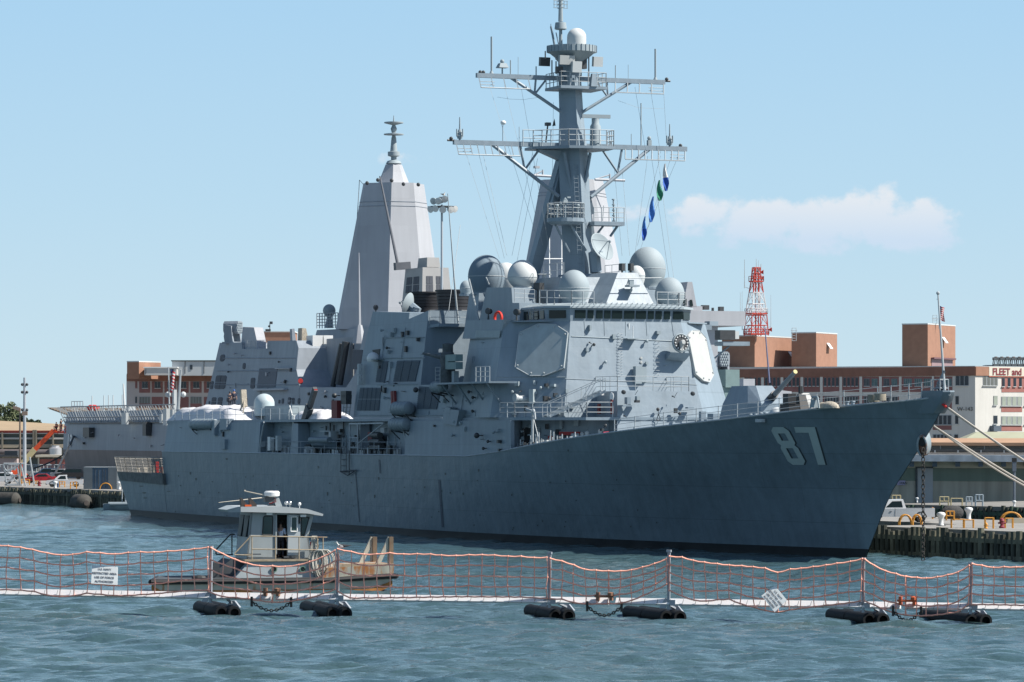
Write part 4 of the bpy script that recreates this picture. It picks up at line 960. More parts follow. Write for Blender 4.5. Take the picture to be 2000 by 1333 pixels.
# ---- foredeck -----------------------------------------------------------
def deckpt(px,u_frac=.93,dz=0):
    # point on the deck near the starboard edge seen at column px
    lo,hi=.2,60.
    for _ in range(40):
        m=(lo+hi)/2; u=half(m,DZ(m))*u_frac
        if S.proj((m,u,9))[0]>px: lo=m
        else: hi=m
    return V(lo,half(lo,DZ(lo))*u_frac,DZ(lo)+dz)
mb=MB()
P=[deckpt(x,.97,.02) for x in (1200,1240,1296,1360,1403,1440,1480,1522,1595,1648,1714,1740,1775,1800,1822)]
for a,b in zip(P,P[1:]):
    for k in (.36,.7,1.05): mb.tube(a+V(0,0,k),b+V(0,0,k),.018,n=4)
for p in P: mb.tube(p,p+V(0,0,1.1),.035,n=5)
for i in (6,8,10,12): p=P[i]; mb.tube(p+V(0,0,1.05),p+V(.6,-.3,0),.03)
for p in [deckpt(x,-.95,.02) for x in (1735,1760,1790,1812,1830)]: mb.tube(p,p+V(0,0,1.1),.03,n=5)
part(mb,'lifeline',M['rail'])
# main gun
gg=lambda px,py,u=0.: S.hit(px,py,'u',u)
GZ=DZ(29)
gs=part(MB().loft([[V(s,u,z) for s,u in pl] for z,pl in ((GZ-.2,[(24.8,-1.2),(24.8,1.2),(26,1.8),(30.8,1.7),(30.8,-1.7),(26,-1.8)]),(GZ+1.9,[(24.9,-1.0),(24.9,1.0),(26,1.5),(30.3,1.4),(30.3,-1.4),(26,-1.5)]),(GZ+3.15,[(26.6,-.6),(26.6,.6),(27.2,.95),(29.9,.9),(29.9,-.9),(27.2,-.95)]))]),'gun_shield')
bz=V(26.6,0,GZ+1.7); tip=gg(1553,727)
dr=(tip-bz).normalized(); mid=bz+dr*2.0
part(MB().tube(bz,mid,.32,.28,14),'barrel_sleeve',M['dark'],par=gs); part(MB().tube(mid,tip,.19,.14,14).tube(tip-dr*.15,tip+dr*.02,.165,.165,14),'gun_barrel',mat('barrel_grey',(.19,.21,.225),.45,.08,2),par=gs)
part(MB().tube(tip+dr*.02,tip+dr*.06,.16,.15,14),'muzzle_cover',mat('muzzle_yellow',(.6,.5,.2),.6),par=gs)
part(MB().box(bz+V(-1.0,.1,-.3),(.9,.7,1.5),tilt=Matrix.Rotation(.25,3,'Y')),'barrel_slot',M['dark'],par=gs)
part(MB().box(bz+V(-.9,.8,.3),(.5,.35,.45)),'gun_sight',M['domew'],par=gs)
# low white-edged hatch plates, vents and coaming around the gun
mb=MB()
for px,s_,w_,d_,h_ in ((1390,33,.5,.5,1.0),(1375,35.5,.8,.7,.8),(1385,37,.5,.6,1.4),(1397,38,1.0,.8,1.9),(1372,40,.4,.4,2.2)): 
    x,y=S.col(px,s_,0,0,1); mb.box((s_,y,DZ(s_)+h_/2),(w_,d_,h_))
part(mb,'deck_ventilator')
mb=MB()
for k in range(26):
    s_=random.uniform(33,43); u=random.uniform(-6,-2.4) if k%2 else random.uniform(3.5,5.5); h_=random.uniform(.3,1.2)
    if random.random()<.5: mb.tube(V(s_,u,DZ(s_)),V(s_,u,DZ(s_)+h_),.05)
    else: mb.box((s_,u,DZ(s_)+h_/4),(.3,.3,h_/2),random.random())
part(mb,'deck_fittings',M['dome'])
# tarpaulins, black lockers, reels, capstan
def ondeck(px,u): 
    lo,hi=.2,60.
    for _ in range(40):
        m=(lo+hi)/2
        if S.proj((m,u,9))[0]>px: lo=m
        else: hi=m
    return V(lo,u,DZ(lo))
p=ondeck(1555,2.6); part(MB().box(p+V(.6,.2,.5),(1.5,.8,.9)).box(p+V(.2,.4,1.3),(.8,.6,.7)),'black_locker',M['black'])
part(MB().hexa([p+V(-.4,-.2,.0),p+V(1,-.2,.0),p+V(1,-1.0,.0),p+V(-.4,-1.0,.0),p+V(.2,-.3,1.6),p+V(.5,-.3,1.6),p+V(.5,-.8,1.6),p+V(.2,-.8,1.6)]).box(p+V(.35,-.5,1.9),(.25,.2,.5)),'breakwater_vent',M['black'])
p=ondeck(1577,1.4); mb=MB().hexa([p+V(-.6,-.5,0),p+V(-.6,.5,0),p+V(.6,.5,0),p+V(.6,-.5,0),p+V(-.35,-.3,1.15),p+V(-.35,.3,1.15),p+V(.35,.3,1.75),p+V(.35,-.3,1.75)]); part(mb,'canvas_cover',mat('pale_canvas',(.5,.5,.48),.9,.1,3,bump=.5,bs=5))
p=ondeck(1517,2.2); part(MB().ball(p+V(0,0,.1),.75,(1.1,.8,1.25),16,8,0,90),'covered_winch',M['domew'],True)
p=ondeck(1620,4.0); part(MB().ball(p,.6,(1.9,.8,.75),14,6,0,90).ball(p+V(.9,0,0),.5,(1.3,.8,.8),12,6,0,90),'canvas_covered_capstan',M['tan'],True)
p=ondeck(1700,4.0)
for i,px in enumerate((1706,1719)):
    p=ondeck(px,3.0); prof=[]
    for k in range(7): prof+=[(.36,k*.07),(.40,k*.07+.035)]
    part(MB().lathe(prof,p+V(0,0,.08),18),'rope_coil',M['tan'],True)
mb=MB()
for px in (1660,1490,1470): p=ondeck(px,half(ondeck(px,0).x,9)*.6); [mb.lathe([(.15,0),(.12,.08),(.12,.32),(.17,.36),(.15,.42)],p+V(d,0,0),12) for d in (-.4,.4)]
part(mb,'deck_bollard',M['haze'],True)
mb=MB()
p=ondeck(1600,4.6); mb.path([p,p+V(.25,0,.75),p+V(1.0,0,.75),p+V(1.3,0,0)],.06,5); mb.box(p+V(.6,0,.3),(.5,.4,.5))
part(mb,'roller_chock',M['dome'])
# bow : bullnose, jackstaff, cage, flag pole
def bowring(z,ex): return [V(stem_s(min(z,10.5))+d[0]-ex*.3,d[1],z) for d in ((-.1,0),(.1,.42),(.9,.62),(2.0,.9),(2.0,-.9),(.9,-.62),(.1,-.42))]
part(MB().loft([bowring(9.5,0),bowring(10.3,.3),bowring(10.85,.6),bowring(10.95,.4)]),'bullnose',M['hull'],True)
a=S.hit(1845,763,'u',0); b=S.hit(1832,573,'u',0); mb=MB().tube(a,b,.09,.05,8).ball(b,.12,n=8,m=5).tube(b-V(0,0,.4),b-V(0,0,.38),.1); js=part(mb,'jackstaff',M['rail'])
mb=MB(); q0=V(1.4,0,10.5)
for ds in (.5,1.7):
    for u in (-.3,.3): mb.tube(V(ds,u,10.6),V(ds,u,11.65),.03)
for z in (11.1,11.65): mb.path([V(.5,.3,z),V(1.7,.3,z),V(1.7,-.3,z),V(.5,-.3,z),V(.5,.3,z)],.03,4)
part(mb,'bow_pulpit',M['rail'])
mb=MB(); c=V(1.0,0,11.2)
for k in range(4): mb.ball(c+V(random.uniform(-.3,.3),random.uniform(-.15,.15),random.uniform(-.1,.2)),.27,(1,1,.8),8,5)
part(mb,'stowed_cover',mat('speckled_cloth',(.3,.3,.32),.9,.6,6),True)
p=S.hit(1833,752,'u',0); q=S.hit(1845,724,'u',0); mb=MB().hexa([p+V(-.25,-.12,-.3),p+V(-.25,.12,-.3),p+V(.35,.12,-.3),p+V(.35,-.12,-.3),q+V(-.02,-.05,0),q+V(-.02,.05,0),q+V(.12,.05,0),q+V(.12,-.05,0)]); part(mb,'furled_flag',mat('speckled_cloth',(.3,.3,.32)))
# red strap at the bullnose
part(MB().path([onhull(1833,778,.06),onhull(1839,785,.08),S.hit(1848,796,'u',0)+V(-.1,.05,0)],.09,6),'red_strap',M['red'])
# anchor hawse at the stem, chain to the water
hp=[S.hit(x,y,'u',.0) for x,y in ((1803,850),(1803,868),(1803,890))]
hz=mat('hawse_paint',(.27,.33,.36),.5,.1,1.5,rust=.75,rustcol=(.24,.10,.05))
def hoval(cpx,cpy,hw_,hh_,n=20,off=.0):
    c=S.hit(cpx,cpy,'u',.15); k=S.scale(c.x,c.y); nrm=V(-.75,.62,-.22).normalized(); up=V(0,0,1)-nrm*nrm.z; up.normalize(); rx=up.cross(nrm)
    return [c+nrm*(.22+off)+rx*(hw_/k*math.cos(t)*1.05)+up*(hh_/k*math.sin(t)) for t in [2*math.pi*i/n for i in range(n+1)]],nrm
ov,nrm=hoval(1802,870,8.5,20)
mb=MB(); mb.path(ov,.07,8); mb.loft([[p for p in ov[:-1]],[p-nrm*1.1+(sum(ov[:-1],V(0,0,0))/20-p)*-.35 for p in ov[:-1]]],cap=False); part(mb,'anchor_hawse',hz,True)
part(MB().prism([p-nrm*.12 for p in ov[:-1]],-nrm*.05),'hawse_throat',mat('rust_throat',(.20,.10,.065),.9,.3,3))
ov2,_=hoval(1802,861,7.6,10,off=.02); part(MB().prism(ov2[:-1],-nrm*.03),'hawse_mouth',M['black'])
top=S.hit(1803,876,'u',.3); bot=V(top.x,top.y,-.5)
mb=MB(); n=int((top.z+.5)/.28)
for k in range(n):
    q=top.lerp(bot,(k+.5)/n); ax=(V(1,0,0) if k%2 else V(0,1,0)); h_=.19; w_=.075
    pts=[q+V(0,0,h_*math.cos(t))+ax*w_*1.5*math.sin(t) for t in [math.pi*2*j/8 for j in range(9)]]; mb.path(pts,.034,5)
part(mb,'anchor_chain',mat('chain_dark',(.05,.045,.04),.8,.3,4))
# draught of scupper stains, fastenings on the plating
mb=MB()
rnd=random.Random(5)
for px,py,w_,h_ in [(390,963,1.2,5),(500,990,.9,4),(640,965,1.2,6),(732,970,1.3,6),(622,913,1,4),(740,935,1,5),(830,952,1,3),(880,963,1,3),(815,965,1,3),(935,919,1.2,4),(870,926,1,4),(443,897,2,3),(276,950,4,1.4),(282,963,4,2),(284,973,4,1.4),(330,960,4,1.2),(372,925,1.2,4),(383,936,1.2,4),(905,965,1,4),(1000,967,1,4),(1110,880,1,3)]+[(rnd.uniform(340,1300),rnd.uniform(925,1035),1,2.2) for _ in range(50)]:
    hullpatch(mb,[(px-w_,py-h_*.5),(px+w_,py-h_*.6),(px+w_*.8,py+h_*.5),(px-w_*.6,py+h_*.6)],.03,1)
part(mb,'scuppers',M['dark'])
mb=MB()
for px,y0,y1,w_ in ((741,898,925,1.6),(858,937,1030,2.2),(695,925,1020,1.0)):
    hullpatch(mb,[(px-w_,y0),(px+w_,y0),(px+w_+7*(y1-y0)/90,y1),(px-w_+7*(y1-y0)/90,y1)],.025,2)
part(mb,'discharge_streaks',mat('streak',(.06,.085,.12),.5,.1,1.))
hullpatch_mb=MB(); p=onhull(1487,820,.12); part(hullpatch_mb.box(p,(.9,.3,.22)),'hull_fairlead',M['rail'])
# ---- boat deck ----------------------------------------------------------
ZM=6.47
c=S.hit(594,886,'u',8.6)
cr=part(MB().hexa([V(c.x-1.0,8.3,ZM),V(c.x-1.0,9.5,ZM),V(c.x+1.2,9.5,ZM),V(c.x+1.2,8.3,ZM),V(c.x-.6,8.4,ZM+2.6),V(c.x-.6,9.35,ZM+2.6),V(c.x+.8,9.35,ZM+2.6),V(c.x+.8,8.4,ZM+2.6)]),'boat_crane')
a=S.hit(594,829,'u',8.4); b=S.hit(616,760,'u',8.4)
part(MB().beam(a,a.lerp(b,.5),.5,.75).beam(a.lerp(b,.45),b,.35,.5),'crane_jib',mat('dark_crane',(.05,.065,.075),.6,.15,2),par=cr)
part(MB().lathe([(.8,-.3),(.85,.1),(.5,.4)],a,14).box(a+V(.3,0,.1),(1.8,.9,.3)),'crane_slewing_ring',M['dark'],par=cr)
part(MB().tube(a,a+V(0,0,-1.4),.5),'crane_column',M['haze'],par=cr)
part(MB().box(b-V(0,0,.1),(.25,.3,.16)),'crane_head',M['red'],par=cr)
# white framed screen
mb=MB(); a=S.hit(574,812,'u',9.2); b=S.hit(571,870,'u',9.2); mb.tube(a,b,.1); a=S.hit(565,790,'u',9.); mb.path([S.hit(563,812,'u',9.2),S.hit(566,793,'u',9.2),S.hit(571,812,'u',9.2)],.06); part(mb,'screen_post',M['white'])
# scaffold-like gangway davit
mb=MB(); g0=[S.hit(x,886,'u',9.6) for x in (683,699,749)]
for p in g0[:2]: mb.tube(p-V(0,0,.6),p+V(0,0,2.5),.07)
mb.beam(g0[0]+V(0,0,2.45),g0[2]+V(0,0,2.45),.1,.12); mb.tube(g0[0]+V(0,0,1.3),g0[1]+V(0,0,1.3),.05); mb.tube(g0[0]+V(0,0,.5),g0[1]+V(0,0,.5),.05); mb.tube(g0[1]+V(0,0,.8),g0[2]+V(0,0,2.4),.05)
part(mb,'ladder_davit',M['rail'])
mb=MB(); a=S.hit(671,850,'u',9.9); b=S.hit(671,922,'u',9.9); ladder(mb,b,a,V(1.3,0,0),.45,.03); mb.path([S.hit(664,921,'u',9.9),S.hit(695,919,'u',9.9),S.hit(679,929,'u',9.9),S.hit(664,921,'u',9.9)],.05,4); mb.tube(S.hit(682,926,'u',9.9),S.hit(682,880,'u',9.9),.04); part(mb,'pilot_ladder',M['dark'])
# work boat on its cradle, torpedo tubes
c=S.hit(655,868,'u',8.2)
bt=part(MB().loft([[V(c.x+x,9.0+w_*.8*y,c.z+z) for y,z in ((-1,.35),(-.8,-.1),(0,-.45),(.8,-.1),(1,.35),(0,.2))] for x,w_ in ((-2.4,.1),(-1.6,.8),(0,1),(2.2,.95))]),'rubber_boat',mat('boat_grey',(.12,.16,.2),.6,.1,2),True)
part(MB().tube(V(c.x-2.2,9.5,c.z+.35),V(c.x+2.2,9.65,c.z+.35),.26,n=12),'boat_tube',mat('boat_tube_grey',(.2,.25,.28),.6,.1,2),True,par=bt)
part(MB().box(V(c.x-.6,9.0,c.z+1.1),(2.6,.8,.08)).box(V(c.x-1.8,9.1,c.z+.7),(.5,.5,.7)),'boat_console',M['rail'],par=bt)
c=S.hit(748,860,'u',8.4)
mb=MB()
for k in range(3): mb.tube(V(c.x-1.2,8.9+.1*k,c.z-.6+.5*k),V(c.x+1.6,8.8,c.z-.6+.5*k),.26,n=12)
part(mb,'torpedo_tubes',M['dark'],True)
part(MB().box(V(c.x+1.5,8.8,c.z+.3),(1.0,.4,.7)),'red_cover',mat('dark_red',(.22,.03,.03)))
part(MB().box(V(c.x-1.6,8.9,c.z+.8),(.9,.3,.4)),'white_locker',M['rail'])
# black shade opening above, curved lip at the ends of the recess
mb=MB()
for s0,sg in ((108.5,1),(71.6,-1)):
    pts=[V(s0-sg*1.2*(1-math.sin(t)),9.62,9.2-2.7*(t/1.5708)) for t in [0,.3,.6,.9,1.2,1.5708]]; mb.path(pts,.1,6)
part(mb,'recess_lip',M['rail'])
# boxes, hoses and posts that crowd the boat deck and the passage
rn=random.Random(11)
for rng,uu,zb,cnt in (((76,107),9.35,ZM,72),((47.5,51.5),9.2,ZM+.1,22),((40,47.5),8.7,6.9,30)):
    for mname,mm in (('deck_stanchion',M['rail']),('locker_box',M['domew']),('gear_box',M['dark'])):
        for k in range(cnt//3+4):
            mb=MB(); s_=rn.uniform(*rng); h_=rn.uniform(.4,1.3); u=uu-rn.uniform(0,.9)
            if mname=='deck_stanchion': mb.tube(V(s_,u,zb),V(s_+rn.uniform(-.2,.2),u,zb+h_*1.2),.035,n=5); mb.tube(V(s_,u,zb+h_),V(s_+rn.uniform(.3,.7),u,zb),.03,n=4)
            else: mb.box((s_,u-.2,zb+h_/2*.7),(rn.uniform(.15,.5),.3,h_*.7),rn.uniform(0,1))
            part(mb,mname,mm)
for px,py,w_,h_,m in ((529,867,.65,1.2,M['white']),(544,866,.5,1.3,M['domew']),(540,857,1.6,.07,M['domew']),(513,868,.4,.5,M['rail'])): part(MB().box(S.hit(px,py,'u',9.4),(w_,.4,h_)),'service_box',m)
mb=MB(); rail(mb,[V(107,9.5,ZM),V(73,9.65,ZM)],1.05,2,3.1,r=.02); part(mb,'boat_deck_lifeline',M['rail'])
mb=MB(); rail(mb,[V(137,8.7,Z01),V(112,9.2,Z01),V(99,9.3,Z01)],1.0,2,2.6,r=.02); part(mb,'flight_deck_lifeline',M['rail'])
# ladder-rung wall fittings of the boat deck house
mb=MB()
for px,y0,y1 in ((645,826,860),(652,830,858),(671,820,855),(637,832,848),(700,840,868)): mb.tube(S.hit(px,y0,'u',8.45),S.hit(px,y1,'u',8.45),.07)
part(mb,'wall_pipe',M['dark'])
part(MB().box(S.hit(715,850,'u',8.45),(2.2,.2,2.3)),'boat_deck_door',M['louver'])
# dome and tripod on the flight deck edge
x,y=S.col(515,110,8,0,1) if False else (S.hit(516,800,'u',5.)[0],5.)
zc=Z(800,x,5)
part(MB().lathe([(.95,zc-.6),(.95,zc+.55)]+[(.95*math.cos(a*.1745),zc+.55+.9*math.sin(a*.1745)) for a in range(1,9)]+[(.02,zc+1.45)],(x,5,0),24),'white_satellite_dome',mat('dome_bluewhite',(.5,.58,.6),.4,.03),True)
c=V(x+1.3,6.5,0); mb=MB().tube(V(c.x,6.5,zc+.9),V(c.x-1.1,7,Z01),.08).tube(V(c.x,6.5,zc+.9),V(c.x+.7,7,Z01),.08).box(V(c.x+.2,6.5,zc+1.0),(.5,.5,1.6),tilt=Matrix.Rotation(.2,3,'Y')); part(mb,'director_tripod',M['tan'])
part(MB().box(V(x-2.,4.6,Z01+.65),(13.,1.2,1.3)),'equipment_skid',M['panel'])
# canvas-covered gear
def heap(cx,cy,z,lx,ly,h,name,m,n=26,parent=ship):
    rows=[]
    for i in range(n+1):
        r=[]
        for j in range(13):
            u=i/n*2-1; v=j/12*2-1; e=max(0,1-abs(u)**5)*max(0,1-abs(v)**4)
            zz=h*e**.6*(1+.10*math.sin(9*u+2*v)+.08*math.sin(17*u-5*v)+.05*math.sin(31*u+9*v))
            r.append(V(cx+u*lx,cy+v*ly,z+zz))
        rows.append(r)
    return MB().grid(rows).build(name,m,parent,True,80)
# fantail netting
mb=MB(); mg=MB()
def netpanel(a,b,h,nx,nz,lean=V(0,.15,0)):
    up=V(0,0,h)+lean
    for k in range(nx+1): q=a.lerp(b,k/nx); mb.tube(q,q+up,.022 if k%6 else .05,n=4)
    for k in range(nz+1): q=up*(k/nz); mb.tube(a+q,b+q,.022 if k not in (0,nz) else .05,n=4)
F0=[V(s_,half(s_,4.2)+.18,4.36) for s_ in (139.2,143.5,148,152.5,156.4)]
for a,b in zip(F0,F0[1:]): netpanel(a,b,1.5,12,5,V(.1,.3,0))
F1=[V(156.9,8.2,4.3),V(156.9,2,4.3),V(156.9,-4,4.3),V(156.9,-8.2,4.3)]
for a,b in zip(F1,F1[1:]): netpanel(a,b,1.35,16,6,V(.2,0,0))
F2=[V(139.2,-8.75,4.3),V(148,-8.5,4.3),V(156.8,-8.3,4.3)]
for a,b in zip(F2,F2[1:]): netpanel(a,b,1.35,28,6,V(0,-.1,0))
part(mb,'fantail_netting',mat('net_tan_grey',(.25,.24,.22),.8,.2,2))
mb=MB()
for k in range(16):
    s_=rn.uniform(139.5,156); mb.box((s_,rn.uniform(5,7.8),4.2+.35),(rn.uniform(.3,1),.4,rn.uniform(.4,1.)),rn.random())
part(mb,'mooring_gear',M['tan'])
mb=MB(); [mb.box((s_,7.9,4.9),(.4,.3,1.1)) for s_ in (140.2,145.5)]; part(mb,'red_extinguisher',M['red'])
mb=MB(); mb.hexa([V(138.75,8.3,3.2),V(156.2,7.9,3.4),V(156.2,half(157,3.6)+.12,3.5),V(138.75,half(138.7,3.4)+.3,3.3),V(138.75,8.3,4.35),V(156.6,7.9,4.35),V(156.6,half(157,4.2)+.2,4.35),V(138.75,half(138.7,4.2)+.35,4.35)]); part(mb,'fantail_coaming',mat('net_coaming',(.16,.165,.16),.8,.3,2))
# port side launcher boxes seen beyond the deckhouse
p=S.hit(1428,745,'s',58); part(MB().box(p+V(0,.3,.2),(1.8,1.2,1.4)).box(p+V(0,.2,-1.0),(1.4,1.4,1.2)),'port_gun_mount',mat('pale_green_grey',(.20,.29,.29)))
p=S.hit(1430,672,'s',58); part(MB().box(p,(1.6,2.3,.32)).tube(p,p+V(0,1.6,-1.2),.07),'port_wing_platform')
p=S.hit(1424,655,'s',57.6); part(MB().box(p+V(0,.35,0),(1.,1.3,.75)),'port_signal_lamp',M['dark']); part(MB().box(p+V(0,-.5,0),(.6,.45,.6)),'signal_lamp_shutter',M['domew'])
p=S.hit(1385,640,'s',58); part(MB().box(p+V(0,.3,0),(1,.6,.4)).box(p+V(0,-.2,.3),(.6,.9,.35),.3),'port_wing_repeater',M['haze'])
# lifebuoy resting on the wing
rt=V(-.3,1,.0).to_track_quat('Z','Y').to_matrix(); c=S.hit(973,621,'u',8.25)
lb=MB(); n=20
lb.loft([[c+rt@V((.42+.11*math.cos(b))*math.cos(a),(.42+.11*math.cos(b))*math.sin(a),.11*math.sin(b)) for b in [math.pi*2*j/8 for j in range(8)]] for a in [math.pi*2*k/n for k in range(n+1)]],cap=False)
wloc=Matrix.Rotation(SA,4,'Z'); 
o=lb.build('lifebuoy',mat('lifebuoy_red',(.75,.04,.02),.5,.05),None,True); o.matrix_world=Matrix.Translation((SO[0],SO[1],0))@wloc; tag(o,'bright red lifebuoy leaning on the bridge wing beside the grey radome block','lifebuoy')
# flags on the halyard: top-level things
def flag(px0,py0,px1,py1,wd,m1,m2,label,s=58):
    a=yp(px0,py0,s); b=yp(px1,py1,s); o=empty('signal_flag',S.O+S.a*a.x+S.n*a.y+V(0,0,a.z),SA,label,'flag','signal flags on the starboard halyard')
    for (t0,t1),m in (((0,.5),m1),((.5,1.),m2)):
        rows=[]
        for i in range(9):
            t=t0+(t1-t0)*i/8; q=a.lerp(b,t)-a; wv=wd*(.3+.9*min(1,t*1.6)) if t<.75 else wd*(1.2-2.6*(t-.75))
            rows.append([q+V(.10*math.sin(7*t+v*6),v*wv-wv*.4,-.15*v*wv) for v in [j/5 for j in range(6)]])
        MB().grid(rows).build('flag_cloth',m,o,True,80,recalc=False)
fw=mat('flag_white',(.7,.68,.66),.8,.05); fb=mat('flag_blue',(.02,.09,.42),.8,.1); fg=mat('flag_green',(.03,.22,.13),.8,.1); fbl=mat('flag_light_blue',(.06,.2,.55),.8,.1)
flag(1299,320,1302,373,.42,fw,fb,'white and blue signal flag, topmost on the halyard')
flag(1288,352,1290,392,.45,fg,fg,'green signal flag, second from the top on the halyard')
flag(1276,384,1272,434,.44,fbl,fbl,'light blue signal flag, third from the top on the halyard')
flag(1260,423,1258,470,.36,fbl,fb,'dark blue striped signal flag, lowest on the halyard')
# white tarpaulins and sailors on the flight deck
def toworld(o): o.matrix_world=Matrix.Translation((SO[0],SO[1],0))@wloc
c=S.hit(424,824,'u',6.5)
o=heap(c.x,6.3,Z01+.02,9.8,2.3,1.25,'tarpaulin',mat('white_tarp',(.66,.66,.68),.6,.05,1,bump=.8,bs=1.4),44,None); toworld(o); tag(o,'long white crumpled tarpaulin on the flight deck beside the grey raft canister','tarpaulin')
c=S.hit(625,812,'u',7)
o=heap(c.x,6.8,Z01+.02,3.6,1.6,.75,'tarpaulin',mat('white_tarp',(.62,.62,.68)),26,None); toworld(o); tag(o,'small white tarpaulin bundle on deck right behind the dark boat crane','tarpaulin')
def sailor(px,u,z,label,**k):
    x=S.hit(px,YH,'u',u).x; w_=S.O+S.a*x+S.n*u; return person('person',(w_.x,w_.y,z),SA+k.pop('rot',R(-80)),label,**k)
sailor(457,5.0,Z01+1.15,'sailor in dark clothes and blue helmet behind the white tarpaulin',hat=(.03,.12,.4),shirt=(.02,.025,.05))
sailor(449,4.4,Z01+1.0,'sailor in dark coveralls bending left of the blue helmeted one',shirt=(.015,.02,.035),hat=(.02,.02,.03),pose='lean')

# ---- small fittings scattered over the bulkheads ---------------------------
rq=random.Random(21)
def fittings(frame_root,fn,x0,x1,y0,y1,n,out,dark=.5,mm=None):
    for _ in range(n):
        px,py=rq.uniform(x0,x1),rq.uniform(y0,y1); k=rq.random(); p=fn(px,py); o_=V(0,0,0)+out
        d=M['dark'] if rq.random()<dark else (mm or M['dome'])
        if k<.4: mb=MB().box(p+o_*.1,(rq.uniform(.15,.45),rq.uniform(.15,.3),rq.uniform(.15,.5))); nm='junction_box'
        elif k<.6: a=p+o_*.12; mb=MB().tube(a,a+V(rq.uniform(-1.5,1.5)*(abs(out.y)>.5),0,rq.uniform(-.05,.05)) if rq.random()<.5 else a+V(0,0,-rq.uniform(.5,1.8)),.035,n=5); nm='conduit'
        elif k<.75: a=p+o_*.25; mb=MB().ball(a,.13,n=8,m=5).tube(p,a,.05); nm='deck_lamp'
        elif k<.9: a=p+o_*.06; mb=MB().path([a+V(-.2,0,0),a+V(-.2,0,0)+o_*.12,a+V(.2,0,0)+o_*.12,a+V(.2,0,0)],.022,4); nm='grab_handle'
        else: a=p+o_*.1; mb=MB().box(a,(.1,.1,.1)).tube(a,a+o_*.35+V(0,0,-.1),.03); nm='cleat'
        mb.build(nm,d,frame_root)
sd1=lambda u0,k,off=0.02: (lambda px,py: LP(px,py,u0,k,9.45,off))
outS=V(0,1,0)
fittings(ship,sd1(8.9,.12),748,828,640,698,14,outS)
fittings(ship,sd1(8.9,.12),742,768,706,750,4,outS)
fittings(ship,sd1(9.3,.08),745,808,758,808,9,outS)
fittings(ship,sd1(9.3,.08),866,955,765,812,12,outS)
fittings(ship,sd1(9.62,.02),800,985,822,880,12,outS,.7)
fittings(ship,sd1(9.4,.05),345,462,832,880,8,outS,.7)
fittings(ship,lambda x,y: S.hit(x,y,'u',8.45),490,765,826,868,34,outS,.5)
fittings(ship,lambda x,y: chamf(x,y,1,.03)[0],985,1095,742,812,16,V(-.7,.7,0),.4)
fittings(ship,lambda x,y: front(x,y,.03)[0],1120,1345,640,725,12,V(-1,0,0),.4)
fittings(ship,lambda x,y: S.hit(x,y,'s',44.6),1210,1345,770,815,9,V(-1,0,0),.5)
fittings(ship,lambda x,y: S.hit(x,y,'s',44.9+(7.5-(x-1000)/30)*0),1158,1196,824,845,3,V(-1,0,0),.5)
fittings(ship,lambda x,y: pb(x,y,.05)[0],1010,1125,826,868,22,V(-.67,.74,0),.35)
fittings(ship,lambda x,y: S.hit(x,y,'u',8.4),918,960,665,745,9,outS,.6)
fittings(ship,lambda x,y: S.hit(x,y,'s',61.3),1160,1275,540,590,0,V(-1,0,0))
# lines of piping along the midship wall
for y0,x0,x1,u0,k in ((700,742,830,8.9,.12),(752,735,815,9.3,.08),(812,700,955,9.3,.08),(660,752,828,8.9,.12)):
    MB().tube(LP(x0,y0,u0,k,9.45,.06),LP(x1,y0-1,u0,k,9.45,.06),.035,n=5).build('wall_pipe',M['dome'],ship)
for x0,y0,y1,u0,k in ((752,655,700,8.9,.12),(792,640,702,8.9,.12),(765,706,750,8.9,.12),(838,803,812,9.3,.08),(905,770,812,9.3,.08),(935,765,812,9.3,.08)):
    MB().tube(LP(x0,y0,u0,k,9.45,.06),LP(x0-(y1-y0)*.14,y1,u0,k,9.45,.06),.03,n=5).build('wall_pipe',M['haze'],ship)
# posts and gear along the passage and foredeck edge
for k in range(26):
    s_=rq.uniform(39.5,50.5); u=half(s_,DZ(s_) if s_<50 else 6.45)-rq.uniform(.35,.9); z=DZ(s_) if s_<50 else 6.5; h_=rq.uniform(.5,1.2)
    if k%2: MB().tube(V(s_,u,z),V(s_,u,z+h_),.05).tube(V(s_,u,z+h_*.9),V(s_+.3,u-.1,z+.1),.03).build('passage_post',M['rail'],ship)
    else: MB().hexa([V(s_-.15,u-.12,z),V(s_+.15,u-.12,z),V(s_+.15,u+.12,z),V(s_-.15,u+.12,z),V(s_-.1,u-.1,z+h_*.6),V(s_+.1,u-.1,z+h_*.6),V(s_+.1,u+.1,z+h_*.6),V(s_-.1,u+.1,z+h_*.6)]).build('passage_locker',M['domew'] if k%4 else M['dark'],ship)
# ================================================================= THE AMPHIBIOUS SHIP BEYOND THE PIER
LO=(27.8,375.3); L=Frame(LO,SA)
lpd=empty('transport_ship',(LO[0],LO[1],0),SA,'pale grey amphibious ship with enclosed angular masts moored behind the destroyer','warship')
PL=lambda mb,n,m=M['lpd'],sm=False,par=lpd: mb.build(n,m,par,sm)
def lh(px,py,ax,v): return L.hit(px,py,ax,v)
def lz(py,s,u): return L.zof(py,s,u)
